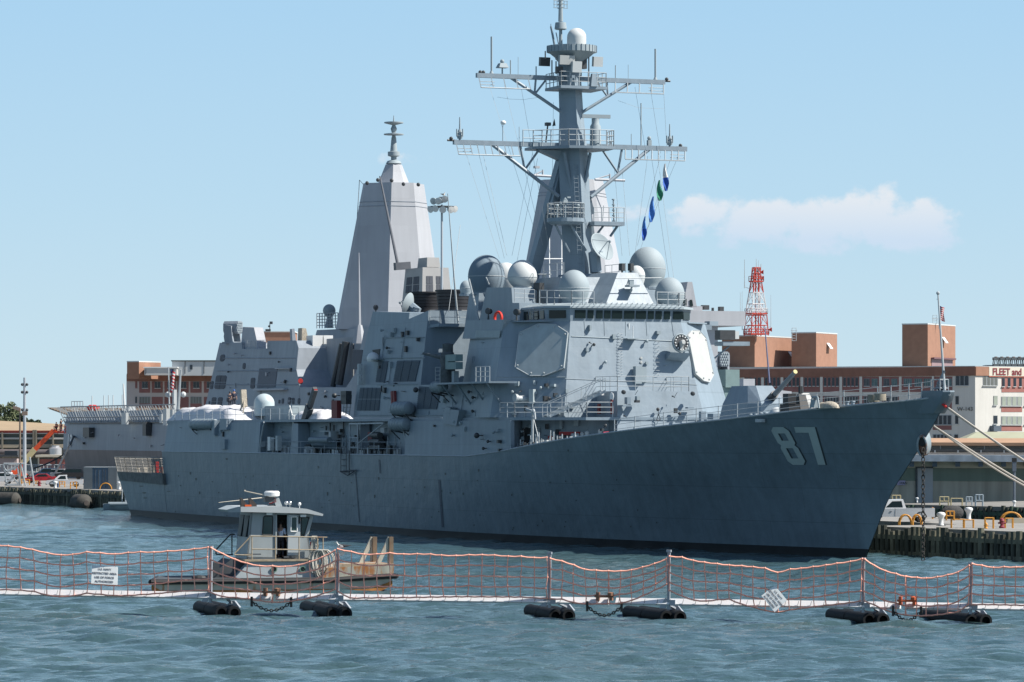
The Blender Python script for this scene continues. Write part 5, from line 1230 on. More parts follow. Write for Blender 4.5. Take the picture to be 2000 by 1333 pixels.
# hull: sections from bow to stern
def lsec(s):
    f=min(1,s/62); b=16*(1-(1-f)**2.1)+.3; top=11.3; st=0
    return b,top
mbu,mbl=MB(),MB()
up=[];lo_=[]
for s in (0,3,8,14,22,32,44,58,90,130,170,200,208):
    b,top=lsec(s); kn=5.8+ (3.2*max(0,1-s/60)); w0=max(.2,b*(.35+.6*min(1,s/60))); rk=max(0,9-s*.45) ; ra=-2.2 if s==208 else 0
    up.append([V(s,b-.75,top),V(s+rk*.35,b-.2,(top+kn)/2+.8),V(s+rk*.6,b,kn)]); lo_.append([V(s+rk*.6,b,kn),V(s+rk*.8+ra*.3,b-(b-w0)*.35,kn*.5),V(s+rk+ra,w0,0),V(s+rk+ra,w0*.95,-1)])
for sec,mb in ((up,mbu),(lo_,mbl)):
    mb.grid(sec); mb.grid([[V(p.x,-p.y,p.z) for p in r] for r in sec]); e=sec[-1]; mb.grid([e,[V(p.x,-p.y,p.z) for p in e]])
mbu.grid([[r[0],V(r[0].x,-r[0].y,r[0].z)] for r in up])
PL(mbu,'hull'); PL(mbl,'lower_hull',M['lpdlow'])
text_mesh('19',2.6,.02,'hull_number',M['white'],lpd,(-1,0,0),(205.6,16.40,6.2),(0,-.07,1),True)
# foredeck breakwater (lit plates beyond the gun)
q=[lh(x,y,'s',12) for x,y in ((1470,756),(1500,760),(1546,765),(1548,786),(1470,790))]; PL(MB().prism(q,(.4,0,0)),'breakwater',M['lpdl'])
PL(MB().tube(lh(1503,748,'u',0),lh(1494,640,'u',0),.10,.06,6),'jackstaff',mat('pole_blue',(.12,.14,.25),.5,.05))
PL(MB().box(lh(1455,752,'s',20)+V(0,0,-1),(2,1.3,3.2)),'foredeck_locker',M['lpdl'])
# side-plane blocks
def lblk(pts,u0,k,name,z0=11.3,m=M['lpd'],inb=None):
    P=[L.plane(x,y,(0,u0,z0),(0,1,k)) for x,y in pts]
    Q=[V(p.x,-p.y,p.z) if inb is None else V(p.x,inb,p.z) for p in P]
    return PL(MB().loft([P,Q]),name,m)
lblk([(429,670),(398,806),(586,806),(586,757),(579,722),(583,680),(579,665.5),(523,666),(522,681),(473,682),(472,669)],15.6,.16,'hangar_house')
lblk([(584,757),(584,806),(800,812),(800,757)],15.6,.16,'side_strake')
sH=L.plane(583,680,(0,15.6,11.3),(0,1,.16)).x; zM=lz(664,112,10.8); PL(MB().box(((sH+95)/2,0,(11.2+zM)/2),(sH-95,21.6,zM-11.2)),'midships_house')
lblk([(676,757),(695,728),(712,640),(900,640),(900,757)],15.6,.16,'forward_side_wall')
lblk([(619,645),(612,670),(735,670),(735,640)],7.0,.08,'mast_base_house')
PL(MB().box((76,0,15.2),(28,22,8)),'main_superstructure')
def lpatch(poly,name,m,u0=15.6,k=.16,th=.12,z0=11.3):
    P=[L.plane(x,y,(0,u0+.06,z0),(0,1,k)) for x,y in poly]; return PL(MB().prism(P,(0,-th,0)),name,m)
C2=lambda x,y:(220+x/4.348,620+y/4.348)
vent=mat('vent_dark',(.07,.08,.10),.7,.1,2)
def ventq(x0,y0,x1,y1,sh,nx,ny,name='side_vent',m=vent):
    # rounded vents with white dividing bars
    for i in range(nx):
        for j in range(ny):
            a0,a1=(i+.04)/nx,(i+.96)/nx; b0,b1=(j+.04)/ny,(j+.96)/ny
            def q(a,b): return C2(x0+(x1-x0)*a+sh*(1-b),y0+(y1-y0)*b)
            da,db=(a1-a0)*.25,(b1-b0)*.2; r=[]
            r+= [q(a0+ (da if (i==0) else 0),b0),q(a1-(da if i==nx-1 else 0),b0),q(a1,b0+(db if i==nx-1 and j==0 else 0)),q(a1,b1-(db if i==nx-1 and j==ny-1 else 0)),q(a1-(da if i==nx-1 and j==ny-1 else 0),b1),q(a0+(da if i==0 and j==ny-1 else 0),b1),q(a0,b1-(db if i==0 and j==ny-1 else 0)),q(a0,b0+(db if i==0 and j==0 else 0))]
            lpatch(r,name,m)
for a in ((860,492,952,612,16,2,2),(822,542,848,612,10,1,2),(833,678,872,752,9,1,2),(885,678,925,752,9,1,2),(1165,512,1203,608,8,1,2),(1100,387,1124,443,4,1,1),(905,315,946,378,10,1,1),(1405,700,1420,735,2,1,1),(1432,688,1450,737,3,1,1),(1484,678,1508,740,4,1,2),(1518,684,1540,738,4,1,2),(1567,686,1588,738,4,1,1),(1110,678,1140,735,4,1,1),(965,684,978,720,2,1,1),(812,710,824,745,2,1,1)): ventq(*a)
lpatch([C2(1245,436),C2(1398,432),C2(1378,596),C2(1225,600)],'intake_grille',mat('intake_dark',(.12,.14,.17),.7,.1,2,seams=2.))
lpatch([C2(1222,610),C2(1485,605),C2(1485,618),C2(1222,625)],'side_ledge',M['lpdl'],th=-.5)
lpatch([C2(1395,432),C2(1520,430),C2(1520,438),C2(1395,440)],'side_ledge',M['lpdl'],th=-.3)
lpatch([(690,683),(708,684),(703,722),(686,722)],'intake_grille',vent)
# interior of the boat recess
p=[L.plane(x,y,(0,10.9,11),(0,1,0)) for x,y in ((604,729),(621,727),(621,757),(605,757))]; PL(MB().prism(p,(0,.05,0)),'doorway_shade_plate',M['black'])  # flat black plate painted as the unlit inside of the doorway
PL(MB().box(lh(628,742,'u',11),(1.2,.3,3.2),R(50)),'open_door',M['lpdl'])
mb=MB()
for x0,y0,x1,y1,r in ((668,672,650,755,.35),(676,668,662,752,.5),(690,672,690,752,.12)): mb.tube(lh(x0,y0,'u',11.5),lh(x1,y1,'u',12.2),r,n=8)
PL(mb,'boat_davit',M['dark'])
o=PL(MB().tube(lh(587,744,'u',15.9),lh(587,746,'u',15.7),.3,n=12),'lifering',M['red'])
# recessed lit end wall is the hangar's own face; white lockers on its roof
for x0,x1 in ((604.5,624),(626,644)):
    a=lh(x0,680,'s',sH+1.5); b=lh(x1,656,'s',sH+1.5); PL(MB().box(((a+b)/2),(2.4,abs(a.y-b.y),abs(b.z-a.z))),'roof_locker',M['white'])
mb=MB(); rail(mb,[lh(583,680,'s',147),lh(646,680,'s',147)],1.1,3,1.5); rail(mb,[lh(475,682,'u',14.6),lh(522,682,'u',14.6)],1.1,3,1.6); PL(mb,'roof_railing',M['rail'])
q=[lh(x,y,'s',sH+3) for x,y in ((589,679),(590,641),(598,642),(605,677))]; PL(MB().prism(q,(1.5,0,0)),'covered_equipment',M['tan']); q=[lh(x,y,'s',sH+3) for x,y in ((572,679),(570,643),(575,642),(580,679))]; PL(MB().prism(q,(.8,0,0)),'open_hatch',M['lpd'])
p0=L.plane(475,682,(0,15.6,11.3),(0,1,.16))
q=[L.plane(x,y,(0,15.2,11.3),(0,1,.16)) for x,y in ((470,682),(474,639),(496,640),(502,668),(502,682))]; PL(MB().prism(q,(0,-1.2,0)),'roof_screen',M['lpdl'])
# box launchers (two)
def ram(px,py,s,u,rot,sc_=1.):
    c=V(s,u,lz(py,s,u)); X=Matrix.Rotation(rot,3,'Z'); f=lambda x,y,z: c+X@V(x*sc_,y*sc_,z*sc_)
    o=PL(MB().loft([[f(x,y*.75,z) for y,z in ((-.7,-.95),(-1,-.5),(-1,.55),(-.6,.95),(.6,.95),(1,.55),(1,-.5),(.7,-.95))] for x in (-1.3,1.3)]),'missile_launcher')
    mb=MB()
    for j in range(5):
        for i in range(4): mb.tube(f(-1.3,-.5+i*.33+(.16 if j%2 else 0),-.7+j*.35),f(-1.42,-.5+i*.33+(.16 if j%2 else 0),-.7+j*.35),.12*sc_,n=6)
    PL(mb,'launch_tubes',M['dome'],par=o)
    mb=MB(); mb.loft([[f(x,y,z) for x,z in ((-.5,.2),(.6,.4),(.9,-1.4),(.7,-2.4),(-.9,-2.4),(-.7,-1.4))] for y in (.85,1.15)]); mb.loft([[f(x,y,z) for x,z in ((-.5,.2),(.6,.4),(.9,-1.4),(.7,-2.4),(-.9,-2.4),(-.7,-1.4))] for y in (-.85,-1.15)]); mb.box(f(0,0,-2.35),(2.2*sc_,2.6*sc_,.3*sc_),rot); PL(mb,'launcher_yoke',M['lpd'],par=o)
sA_=lh(455,665,'u',13.5).x; ram(457,640,sA_,13.5,R(35),.85)
ram(1424,702,40,-10.5,R(10),.85)
# masts
def locta(s0,uf,d,ls,z): return [V(s,u,z) for s,u in ((s0,-uf),(s0,uf),(s0+d,uf+d*.9),(s0+d+ls,uf+d*.9),(s0+2*d+ls,uf),(s0+2*d+ls,-uf),(s0+d+ls,-uf-d*.9),(s0+d,-uf-d*.9))]
def lmast(xtop,xbot,ytop,ybot,s_top,s_bot,name,k=1.,kb=1.):
    zt=lz(ytop,s_top,0); zb=lz(ybot,s_bot,0)
    def solve(px,uf,s0):
        lo,hi=s0-25,s0+25
        for _ in range(40):
            m=(lo+hi)/2
            if L.proj((m,uf,10))[0]>px: lo=m
            else: hi=m
        return lo
    ut,ub=1.45*k,2.5*kb; a=solve(xtop,ut,s_top); b=solve(xbot,ub,s_bot)
    dt,db_=2.7*k,5.1*kb
    T=locta(a,ut,dt,.9,zt); B=locta(b,ub,db_,1.2,zb)
    tt=.13; Mi=[x.lerp(y,tt) for x,y in zip(T,B)]
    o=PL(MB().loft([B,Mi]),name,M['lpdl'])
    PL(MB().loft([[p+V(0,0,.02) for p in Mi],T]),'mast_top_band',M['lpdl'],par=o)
    mb=MB()
    for t in (.13,.16): r=[x.lerp(y,t) for x,y in zip(T,B)]; c=sum(r,V(0,0,0))/8; r=[c+(p-c)*1.006 for p in r]; mb.path(r+[r[0]],.04,4)
    PL(mb,'mast_seam',M['lpd'],par=o)
    return a,T,B,o
a,T1_,B1_,mo=lmast(765,757,357,642,110,107,'enclosed_mast')
ct=sum(T1_,V(0,0,0))/8
zs=lz(322,ct.x,0)
spb=[ct+(p-ct)*.52+V(0,0,0) for p in T1_]; spt=[V(ct.x,ct.y,zs)+(V(p.x,p.y,zs)-V(ct.x,ct.y,zs))*.27 for p in T1_]
PL(MB().loft([spb,spt]),'mast_spire',M['lpdl'])
zz=lambda y: lz(y,ct.x,0)
PL(MB().lathe([(.9,zz(321)),(1.0,zz(320)),(.8,zz(315)),(.35,zz(313)),(.35,zz(307)),(.75,zz(305)),(.75,zz(297)),(.45,zz(296)),(.3,zz(270)),(.2,zz(265)),(1.25,zz(264)),(1.25,zz(262)),(.25,zz(260)),(.4,zz(252)),(.2,zz(245)),(1.2,zz(241)),(1.2,zz(239)),(.1,zz(238)),(.04,zz(226))],(ct.x,0,0),16),'mast_head',M['dome'],True)
PL(MB().tube(lh(742,345,'s',104),lh(777,517,'s',99),.10,.2,8).beam(lh(771,521,'s',99),lh(800,519,'s',99),.8,.9),'antenna_boom',mat('boom_grey',(.11,.12,.14),.6,.1,1))
PL(MB().path([lh(711,362,'u',3),lh(702,352,'u',3),lh(701,372,'u',3),lh(690,540,'u',5)],.04,4),'mast_cable',M['dark'])
mb=MB(); [mb.ball(lh(x,y,'s',106),.25,n=8,m=5) for x,y in ((717,358),(738,352),(765,353),(788,360),(817,361))]; PL(mb,'mast_lights',M['dark'])
a,T2_,B2_,mo=lmast(1116,1119,350,545,53,50,'enclosed_mast',.92,.82)
PL(MB().hexa([V(40,-12,11),V(40,13.5,11),V(62,14,11),V(62,-12,11),V(42,-10,21.5),V(42,11,21.5),V(62,11,21.5),V(62,-10,21.5)]),'forward_superstructure')
mb=MB()
for x0,x1,y in ((1042,1078,342),(1162,1220,350)): mb.tube(lh(x0,y+1,'s',52),lh(x1,y+3,'s',52),.16); mb.tube(lh((x0+x1)/2,y-10,'s',52),lh((x0+x1)/2,y+4,'s',52),.1); mb.tube(lh(x0+2,y,'s',52),lh((x0+x1)/2,y-8,'s',52),.08)
mb.box(lh(1048,327,'s',52),(.4,.6,.25)); PL(mb,'mast_arm',M['lpdl'])
mb=MB(); mb.tube(lh(1073,545,'s',49.5),lh(1073,430,'s',51),.06,n=4); mb.tube(lh(1097,545,'s',49.5),lh(1097,430,'s',51),.06,n=4); mb.tube(lh(1050,506,'s',49.5),lh(1115,506,'s',49.5),.06,n=4); PL(mb,'mast_lines',M['white'])
# funnel with panelled vents
def lbox(x0,xm,x1,yt,yb,s0,name,m,shr=.0):
    # box seen with its shaded side x0..xm and its lit front xm..x1
    u0=lh(xm,YH,'s',s0).y; u1=lh(x1,YH,'s',s0).y; s1=lh(x0,YH,'u',u0).x; zt,zb=lz(yt,s0,u0),lz(yb,s0,u0)
    b=[V(s0,u1,zb),V(s0,u0,zb),V(s1,u0,zb),V(s1,u1,zb)]; c=sum(b,V(0,0,0))/4; t=[V(c.x+(p.x-c.x)*(1-shr),c.y+(p.y-c.y)*(1-shr),zt) for p in b]
    return PL(MB().loft([b,t]),name,m),b,t
bei=mat('funnel_beige',(.38,.375,.365),.55,.05,.5)
fo,b,t=lbox(784,824,884,522,600,92,'funnel',bei,.16)
lbox(815,834,860,503,522,93,'funnel_hood',bei,.1)
def onq(P,a,bb): # bilinear on quad P[0..3] = bl,br,tr,tl
    return (P[0]*(1-a)+P[1]*a)*(1-bb)+(P[3]*(1-a)+P[2]*a)*bb
fr=[b[1],b[0],t[0],t[1]]; sd_=[b[2],b[1],t[1],t[2]]
for Q,cells in ((fr,((.14,.38),(.50,.74))),(sd_,((.14,.44),(.52,.82)))):
    nr=(Q[1]-Q[0]).cross(Q[3]-Q[0]).normalized()
    if Q is fr and nr.x>0: nr=-nr
    if Q is sd_ and nr.y<0: nr=-nr
    for a0,a1 in cells:
        for i in range(2):
            for j in range(2):
                x0=a0+(a1-a0)*(i*.52); x1=a0+(a1-a0)*(i*.52+.48); y0=.38+.40*(j*.52); y1=.38+.40*(j*.52+.48)
                q=[onq(Q,x,y)+nr*.04 for x,y in ((x0,y0),(x1,y0),(x1,y1),(x0,y1))]; PL(MB().prism(q,-nr*.03),'vent_pane',vent,par=fo)
# dome on pedestal
c=lh(643,607,'u',6); k=L.scale(c.x,c.y); PL(MB().ball(c,12.5/k,n=20,m=12).lathe([(9/k,c.z-34/k),(5/k,c.z-14/k),(7/k,c.z-8/k)],(c.x,c.y,0),14),'radome',M['dome'],True)
mb=MB(); rail(mb,[lh(619,642,'u',6.5),lh(660,641,'u',6.5)],1.9,5,1.0,r=.05); PL(mb,'dome_railing',M['rail'])
c=lh(734,601,'s',100); PL(MB().ball(c,.35,n=8,m=5).tube(c,c-V(0,0,.8),.08),'beacon',M['dark'])
mb=MB(); mb.tube(lh(702,660,'u',12),lh(701,494,'u',12),.25,.05,6); mb.lathe([(.9,-1.),(.35,1.2)],lh(702,655,'u',12),8); PL(mb,'whip_antenna',M['lpdl'])
# forward superstructure right of the destroyer
def lfb(x0,x1,y0,y1,s0,s1,name,m=M['lpdl']):
    a=lh(x0,y0,'s',s0); b=lh(x1,y1,'s',s0); return PL(MB().box(((s0+s1)/2,(a.y+b.y)/2,(a.z+b.z)/2),(s1-s0,abs(a.y-b.y),abs(a.z-b.z))),name,m)
lfb(1340,1456,607,637,38,50,'bridge_wing_house'); lfb(1340,1402,637,760,39,50,'port_house'); lfb(1335,1372,598,610,39,48,'upper_house')
q=[lh(x,y,'s',39) for x,y in ((1334,600),(1361,600),(1352,551),(1343,551))]; PL(MB().prism(q,(3,0,0)),'small_mast',M['lpdl'])
q=[lh(x,y,'s',38.9) for x,y in ((1334,585),(1341,584),(1341,597),(1334,598))]; PL(MB().prism(q,(.05,0,0)),'bridge_window',M['glass']); q=[lh(x,y,'s',38.9) for x,y in ((1347,586),(1352,586),(1354,598),(1348,598))]; PL(MB().prism(q,(.05,0,0)),'bridge_window',M['glass'])
mb=MB(); [mb.box(lh(x,y,'s',42),(.5,w_,h_)) for x,y,w_,h_ in ((1377,601,.8,.5),(1369,603,.5,.3),(1408,604,.5,.5),(1392,615,.08,1.5))]; PL(mb,'roof_fittings',M['dark'])
# flight deck nets, stern net, fittings
mb=MB(); s0,s1=206.5,150.
for k in range(46):
    s=s0+(s1-s0)*k/45; ln=1.1+.5*math.sin(k*.7); mb.tube(V(s,16.4,9.7),V(s+ln,17.1,12.0),.06 if k%3 else .10,n=4)
for z,u in ((9.7,16.4),(10.5,16.6),(12.0,17.1)): mb.tube(V(s0,u,z),V(s1,u,z),.08,n=4)
for k in range(74): s=s0+(s1-s0)*k/73; 
PL(mb,'flight_deck_netting',mat('netting_grey',(.26,.29,.31),.7,.1,2))
mb=MB(); mb.grid([[V(s,16.3,9.6),V(s,16.3,9.95)] for s in (s0,s1)]); mb.grid([[V(s,15.3,11.35),V(s,16.35,9.9)] for s in (s0,s1)]); PL(mb,'deck_edge_gallery')
mb=MB()
for k in range(15): u=-15+k*2.1; mb.beam(V(208,u,10.5),V(222,u,11.9),.3,.2)
for k in range(9): s=208.5+k*1.65; mb.beam(V(s,-15,10.65+k*.165),V(s,14.8,10.65+k*.165),.5,.12)
PL(mb,'stern_net',mat('net_rust',(.26,.20,.15),.9,.3,1.5))
mb=MB()
for px,py in ((180,803),(203,803),(212,803),(221,803),(239,803)): p=lh(px,py,'u',14); mb.tube(V(p.x,p.y,11.3),V(p.x,p.y,13.6),.07)
mb.box(lh(255,803,'u',15),(1.5,1,1.2)); mb.tube(lh(244,803,'u',16.5),lh(241,750,'u',16.5),.2,.1); mb.box(lh(244,818,'u',17.2),(2.2,.4,1.6)); PL(mb,'deck_edge_mast',M['domew'])
mb=MB(); mb.box(lh(325,815,'u',17.2),(1.6,.5,2.2)); mb.box(lh(338,812,'u',17),(1.2,.5,1.6)); mb.box(lh(317,818,'u',17),(1.,.5,1.2)); PL(mb,'life_raft_rack',M['domew'])
mb=MB(); mb.tube(lh(331,808,'u',15),lh(329,717,'u',15),.12,.08); mb.tube(lh(347,808,'u',15),lh(353,722,'u',15),.25,.12); PL(mb,'flag_pole',M['rail'])
mb=MB(); mb.ball(lh(328,771,'u',15),.4,n=8,m=5); mb.ball(lh(358,771,'u',15),.4,n=8,m=5); mb.box(lh(341,785,'u',15),(.7,.4,3.2)); PL(mb,'deck_lamp',M['domew'])
PL(MB().box(lh(173,845,'u',16.6),(3.2,.8,1.4)).box(lh(287,838,'u',16.6),(1.6,.8,1.9)),'side_platform',M['dark'])
PL(MB().lathe([(.45,0),(1.,.3),(1.,.6),(.45,.9)],lh(181,803,'u',12),12),'red_buoy',M['red'])
mb=MB(); rail(mb,[lh(140,803,'u',13),lh(162,803,'u',13)],1.4,2,1.7,r=.05); PL(mb,'stern_railing',M['rail'])
# national flags: one continuous cloth, stripes and canton as materials
def usflag(a,drop,wid,label,root_frame,rz,n=13,group=None):
    o=empty('national_flag',a,rz,label,'flag',group)
    fr_=mat('flag_red',(.5,.02,.03),.8,.05); fw_=mat('flag_white',(.7,.68,.66)); fbb=mat('flag_navy',(.02,.03,.16),.8,.05)
    def P(u,v): return V(.06*math.sin(9*u+5*v)*wid*2+u*wid,.15*wid*math.sin(8*u+3*v),-v*drop-.25*u*drop*.6)
    for nm,m_,rs in (('red_stripes',fr_,range(0,13,2)),('white_stripes',fw_,range(1,13,2))):
        mb=MB()
        for r in rs: mb.grid([[P(x/8,(r+d)/13) for x in range(9)] for d in (0,1)])
        mb.build(nm,m_,o,True,80,recalc=False)
    MB().grid([[P(x/8,y/13)+V(0,-.015,0) for x in range(4)] for y in range(8)]).build('canton',fbb,o,True,80,recalc=False)
    MB().grid([[P(x/8,y/13)+V(0,.015,0) for x in range(4)] for y in range(8)]).build('canton',fbb,o,True,80,recalc=False)
    return o
w_=L.O+L.a*lh(331,722,'u',15).x+L.n*15
usflag((w_.x+.2,w_.y,lh(331,722,'u',15).z),3.0,.55,'small striped national flag hanging on the pale ship between its two stern poles',None,0)

LPf=lambda px,py: L.plane(px,py,(0,15.62,11.3),(0,1,.16))
fittings(lpd,LPf,440,575,690,800,26,outS,.5,M['lpdl']); fittings(lpd,LPf,595,690,762,806,12,outS,.5,M['lpdl'])
fittings(lpd,lambda x,y: lh(x,y,'u',16.35),160,330,838,872,12,outS,.8,M['lpdl'])
for y0,x0,x1 in ((725,425,578),(752,412,582),(700,435,578)): MB().tube(LPf(x0,y0),LPf(x1,y0),.06,n=4).build('side_pipe',M['lpd'],lpd)
# ================================================================= THE WORK BOAT
TG=Frame((-12.6,201.3),R(15)); TO=(-12.6,201.3)
tug=empty('push_boat',(TO[0],TO[1],0),R(15),'small grey workboat with rust-streaked hull, tall wheelhouse and twin push knees at its right end','boat')
PT=lambda mb,n,m,sm=False,par=tug: mb.build(n,m,par,sm)
tgrey=mat('workboat_grey',(.33,.37,.385),.5,.06,.8,streak=.05,rust=.10); tdk=mat('workboat_deck_dark',(.06,.07,.08),.8,.2,2)
rusty=mat('rusty_plate',(.36,.36,.30),.7,.12,1.,streak=.15,rust=1.0,rustcol=(.28,.11,.03)); brown=mat('rust_rail',(.36,.29,.2),.7,.2,4,rust=.5)
cream=mat('weathered_cream',(.50,.48,.40),.7,.1,1.,rust=.55,rustcol=(.33,.14,.04),streak=.1)
T_=lambda px,py,u: TG.hit(px,py,'u',u)
nU,fU=-2.45,2.45
xl=T_(296,1140,nU).x; xr=T_(770,1140,nU).x
# hull
prof=[(xl,.25,.72),(xl+.5,-.3,.72),(xl+2.5,-.4,.72),(xr-4.0,-.4,.74),(xr-3.0,-.4,.8),(xr-1.2,-.15,.84),(xr-.1,.35,.86)]
rg=[]
for x,zb,zt in prof: k_=1.2 if x<xl+1 else 0; rg.append([V(x,nU,zt),V(x,nU+.05,zb),V(x+k_,fU-.05,zb),V(x+k_,fU,zt)])
PT(MB().loft(rg),'hull',cream)
rg=[]
for x,zb,zt in prof: z=max(zb-.02,-.3); k_=1.2 if x<xl+1 else 0; rg.append([V(x,nU-.02,z+.22 if z>0 else .16),V(x,nU-.02,z-.02),V(x+k_,fU+.02,z-.02),V(x+k_,fU+.02,z+.22 if z>0 else .16)])
PT(MB().loft(rg),'waterline_rust',mat('orange_rust',(.42,.17,.04),.8,.3,2,streak=.3))
mb=MB(); pts=[V(xl+1.15,fU,.62),V(xl-.05,nU-.08,.62),V(xr-4.1,nU-.12,.62),V(xr-3.6,nU-.12,.62),V(xr-.4,nU-.12,.80),V(xr+.08,nU-.12,.80),V(xr+.08,fU,.8)]
for a,b in zip(pts,pts[1:]): mb.tube(a,b,.14,n=8)
PT(mb,'rubber_fender',M['black'],True)
mb=MB(); mb.prism([V(xl+.1,nU+.1,.73),V(xr-4,nU+.1,.75),V(xr-4,fU-.1,.75),V(xl+1.3,fU-.1,.73)],(0,0,.02)); PT(mb,'deck',tdk)
# raised bow
q=[T_(x,y,nU+.02) for x,y in ((628,1131),(640,1110),(769,1102),(769,1131))]
PT(MB().prism(q,(0,4.85,0)),'raised_bow',rusty)
PT(MB().box(((q[1].x+q[2].x)/2+.2,nU+.08,q[1].z+.12),(3.2,.08,.16)),'bow_rail',brown)
# push knees
for x0,x1,x2,u in ((696,723,735,1.7),(730,757,767,-1.9)):
  for uu in (u,):
    a=T_(x1,1049,u); c=T_(x2,1049,u); b=T_(x0,1107,u); zb=T_(x1,1108,u).z if x2<740 else T_(x1,1131,u).z
    k=PT(MB().hexa([V(c.x-.22,uu-.18,zb),V(c.x,uu-.18,zb),V(c.x,uu+.18,zb),V(c.x-.22,uu+.18,zb),V(c.x-.22,uu-.18,a.z),V(c.x,uu-.18,a.z),V(c.x,uu+.18,a.z),V(c.x-.22,uu+.18,a.z)]),'push_knee',mat('knee_rust',(.20,.14,.09),.8,.3,2,rust=.4,rustcol=(.25,.09,.03)))
    PT(MB().beam(V(b.x+.15,uu,b.z),V(a.x+.1,uu,a.z-.1),.2,.22),'knee_brace',cream,par=k); PT(MB().beam(V(a.x+.08,uu,zb),V(a.x+.08,uu,a.z),.2,.14),'knee_plate',cream,par=k)
# lower house
dk=T_(500,1134,-1.9).z
lo_=[T_(458,1134,-2.0),T_(618,1132,-2.0)]; hi=[T_(488,1097,-1.9),T_(612,1098,-1.9)]
b=[V(lo_[0].x,-2.0,.74),V(lo_[1].x,-2.0,.74),V(lo_[1].x,2.0,.74),V(lo_[0].x,2.0,.74)]; t=[V(hi[0].x,-1.9,hi[0].z),V(hi[1].x,-1.9,hi[0].z),V(hi[1].x,1.9,hi[0].z),V(hi[0].x,1.9,hi[0].z)]
PT(MB().loft([b,t]),'lower_house',tgrey)
for x in (535,591):
    p=T_(x,1112,-1.99); rt=V(0,-1,0).to_track_quat('Z','Y').to_matrix(); o=PT(MB().lathe([(.15,0),(.17,.05),(.12,.05),(.12,.0)],p,18,rt),'porthole',mat('brass_green',(.12,.22,.17),.6,.2,5),True); PT(MB().lathe([(.01,.02),(.12,.02),(.12,.03)],p,16,rt),'porthole_glass',M['glass'],par=o)
# walkway
zw=hi[0].z
PT(MB().hexa([V(hi[0].x-.3,-2.05,zw),V(hi[1].x+.15,-2.05,zw),V(hi[1].x+.15,2.05,zw),V(hi[0].x-.3,2.05,zw),V(hi[0].x-.3,-2.05,zw+.1),V(hi[1].x+.15,-2.05,zw+.1),V(hi[1].x+.15,2.05,zw+.1),V(hi[0].x-.3,2.05,zw+.1)]),'walkway',brown)
# wheelhouse: hollow shell so that the doorway opens on an interior
uN=-1.55
W=lambda x,y: T_(x,y,uN)
bl,tl,tr,mr,br=W(482,1092),W(491,1002),W(614,1005),W(602,1048),W(609,1092)
d0,d1=W(539.5,1084),W(561,1005)
def wall(pts,vec,name='wheelhouse_wall',m=tgrey): return PT(MB().prism(pts,vec),name,m)
th=V(0,.08,0)
zt_=tl.z; zb_=zw+.1
wall([V(bl.x,uN,zb_),V(d0.x,uN,zb_),V(d0.x,uN,zt_),V(tl.x,uN,zt_)],th)
wall([V(d1.x,uN,zb_),V(br.x,uN,zb_),V(mr.x,uN,mr.z),V(tr.x,uN,zt_),V(d1.x,uN,zt_)],th)
wall([V(bl.x,1.55,zb_),V(br.x,1.55,zb_),V(mr.x,1.55,mr.z),V(tr.x,1.55,zt_),V(tl.x,1.55,zt_)],-th)
wall([V(bl.x,-1.55,zb_),V(bl.x,1.55,zb_),V(tl.x,1.55,zt_),V(tl.x,-1.55,zt_)],V(.08,0,0))
wall([V(br.x,-1.55,zb_),V(br.x,1.55,zb_),V(mr.x,1.55,mr.z),V(mr.x,-1.55,mr.z)],V(-.08,0,0))
wall([V(mr.x,-1.55,mr.z),V(mr.x,1.55,mr.z),V(mr.x+.03,1.55,mr.z+.12),V(mr.x+.03,-1.55,mr.z+.12)],V(-.08,0,0))
PT(MB().hexa([V(mr.x+.04,-1.45,mr.z+.1),V(mr.x+.1,-1.45,mr.z+.1),V(mr.x+.1,1.45,mr.z+.1),V(mr.x+.04,1.45,mr.z+.1),V(tr.x-.06,-1.45,zt_),V(tr.x,-1.45,zt_),V(tr.x,1.45,zt_),V(tr.x-.06,1.45,zt_)]),'front_window',M['glass'])
PT(MB().box(((bl.x+br.x)/2,0,zb_+.03),(br.x-bl.x-.2,3,.04)),'cabin_floor',tdk); PT(MB().box(((bl.x+br.x)/2+.9,.4,zb_+.5),(.5,1.6,1.0)),'helm_console',tdk)
def pane(pts,name='cabin_window',u=uN):
    q=[T_(x,y,u-.02) for x,y in pts]; o=PT(MB().prism(q,(0,.04,0)),name,mat('cabin_glass',(.03,.07,.07),.06,.1,1.)); mb=MB()
    for a,b in zip(q,q[1:]+q[:1]): mb.tube(a,b,.028,n=5)
    PT(mb,'window_gasket',M['black'],par=o)
pane([(512.5,1045),(515,1011),(517,1008.5),(532,1008.5),(533,1011),(532,1045)])
pane([(588,1046),(589,1010),(604,1011),(594,1046)])
for u0,u1 in ((-1.2,-.2),(.2,1.2)): 
    PT(MB().hexa([V(bl.x-.0+.0,u0,zb_+1.15),V(bl.x+.02,u1,zb_+1.15),V(bl.x+.1,u1,zb_+1.15),V(bl.x+.1,u0,zb_+1.15),V(tl.x-.05,u0,zt_-.15),V(tl.x-.05,u1,zt_-.15),V(tl.x+.05,u1,zt_-.15),V(tl.x+.05,u0,zt_-.15)]),'aft_window',mat('dull_glass',(.02,.03,.035),.5,.2,1.,spec=.2))
mb=MB(); fx=[W(539,1084),W(539,1004),W(562,1004),W(562,1084)]
for a,b in zip(fx,fx[1:]): mb.beam(a+V(0,-.03,0),b+V(0,-.03,0),.08,.08)
PT(mb,'door_frame',tgrey)
q=[T_(x,y,uN-.1) for x,y in ((564,1006),(587,1006.5),(586,1085),(562,1085))]; dr_=PT(MB().prism(q,(0,.06,0)),'sliding_door',mat('door_grey',(.46,.50,.52),.5,.05,1))
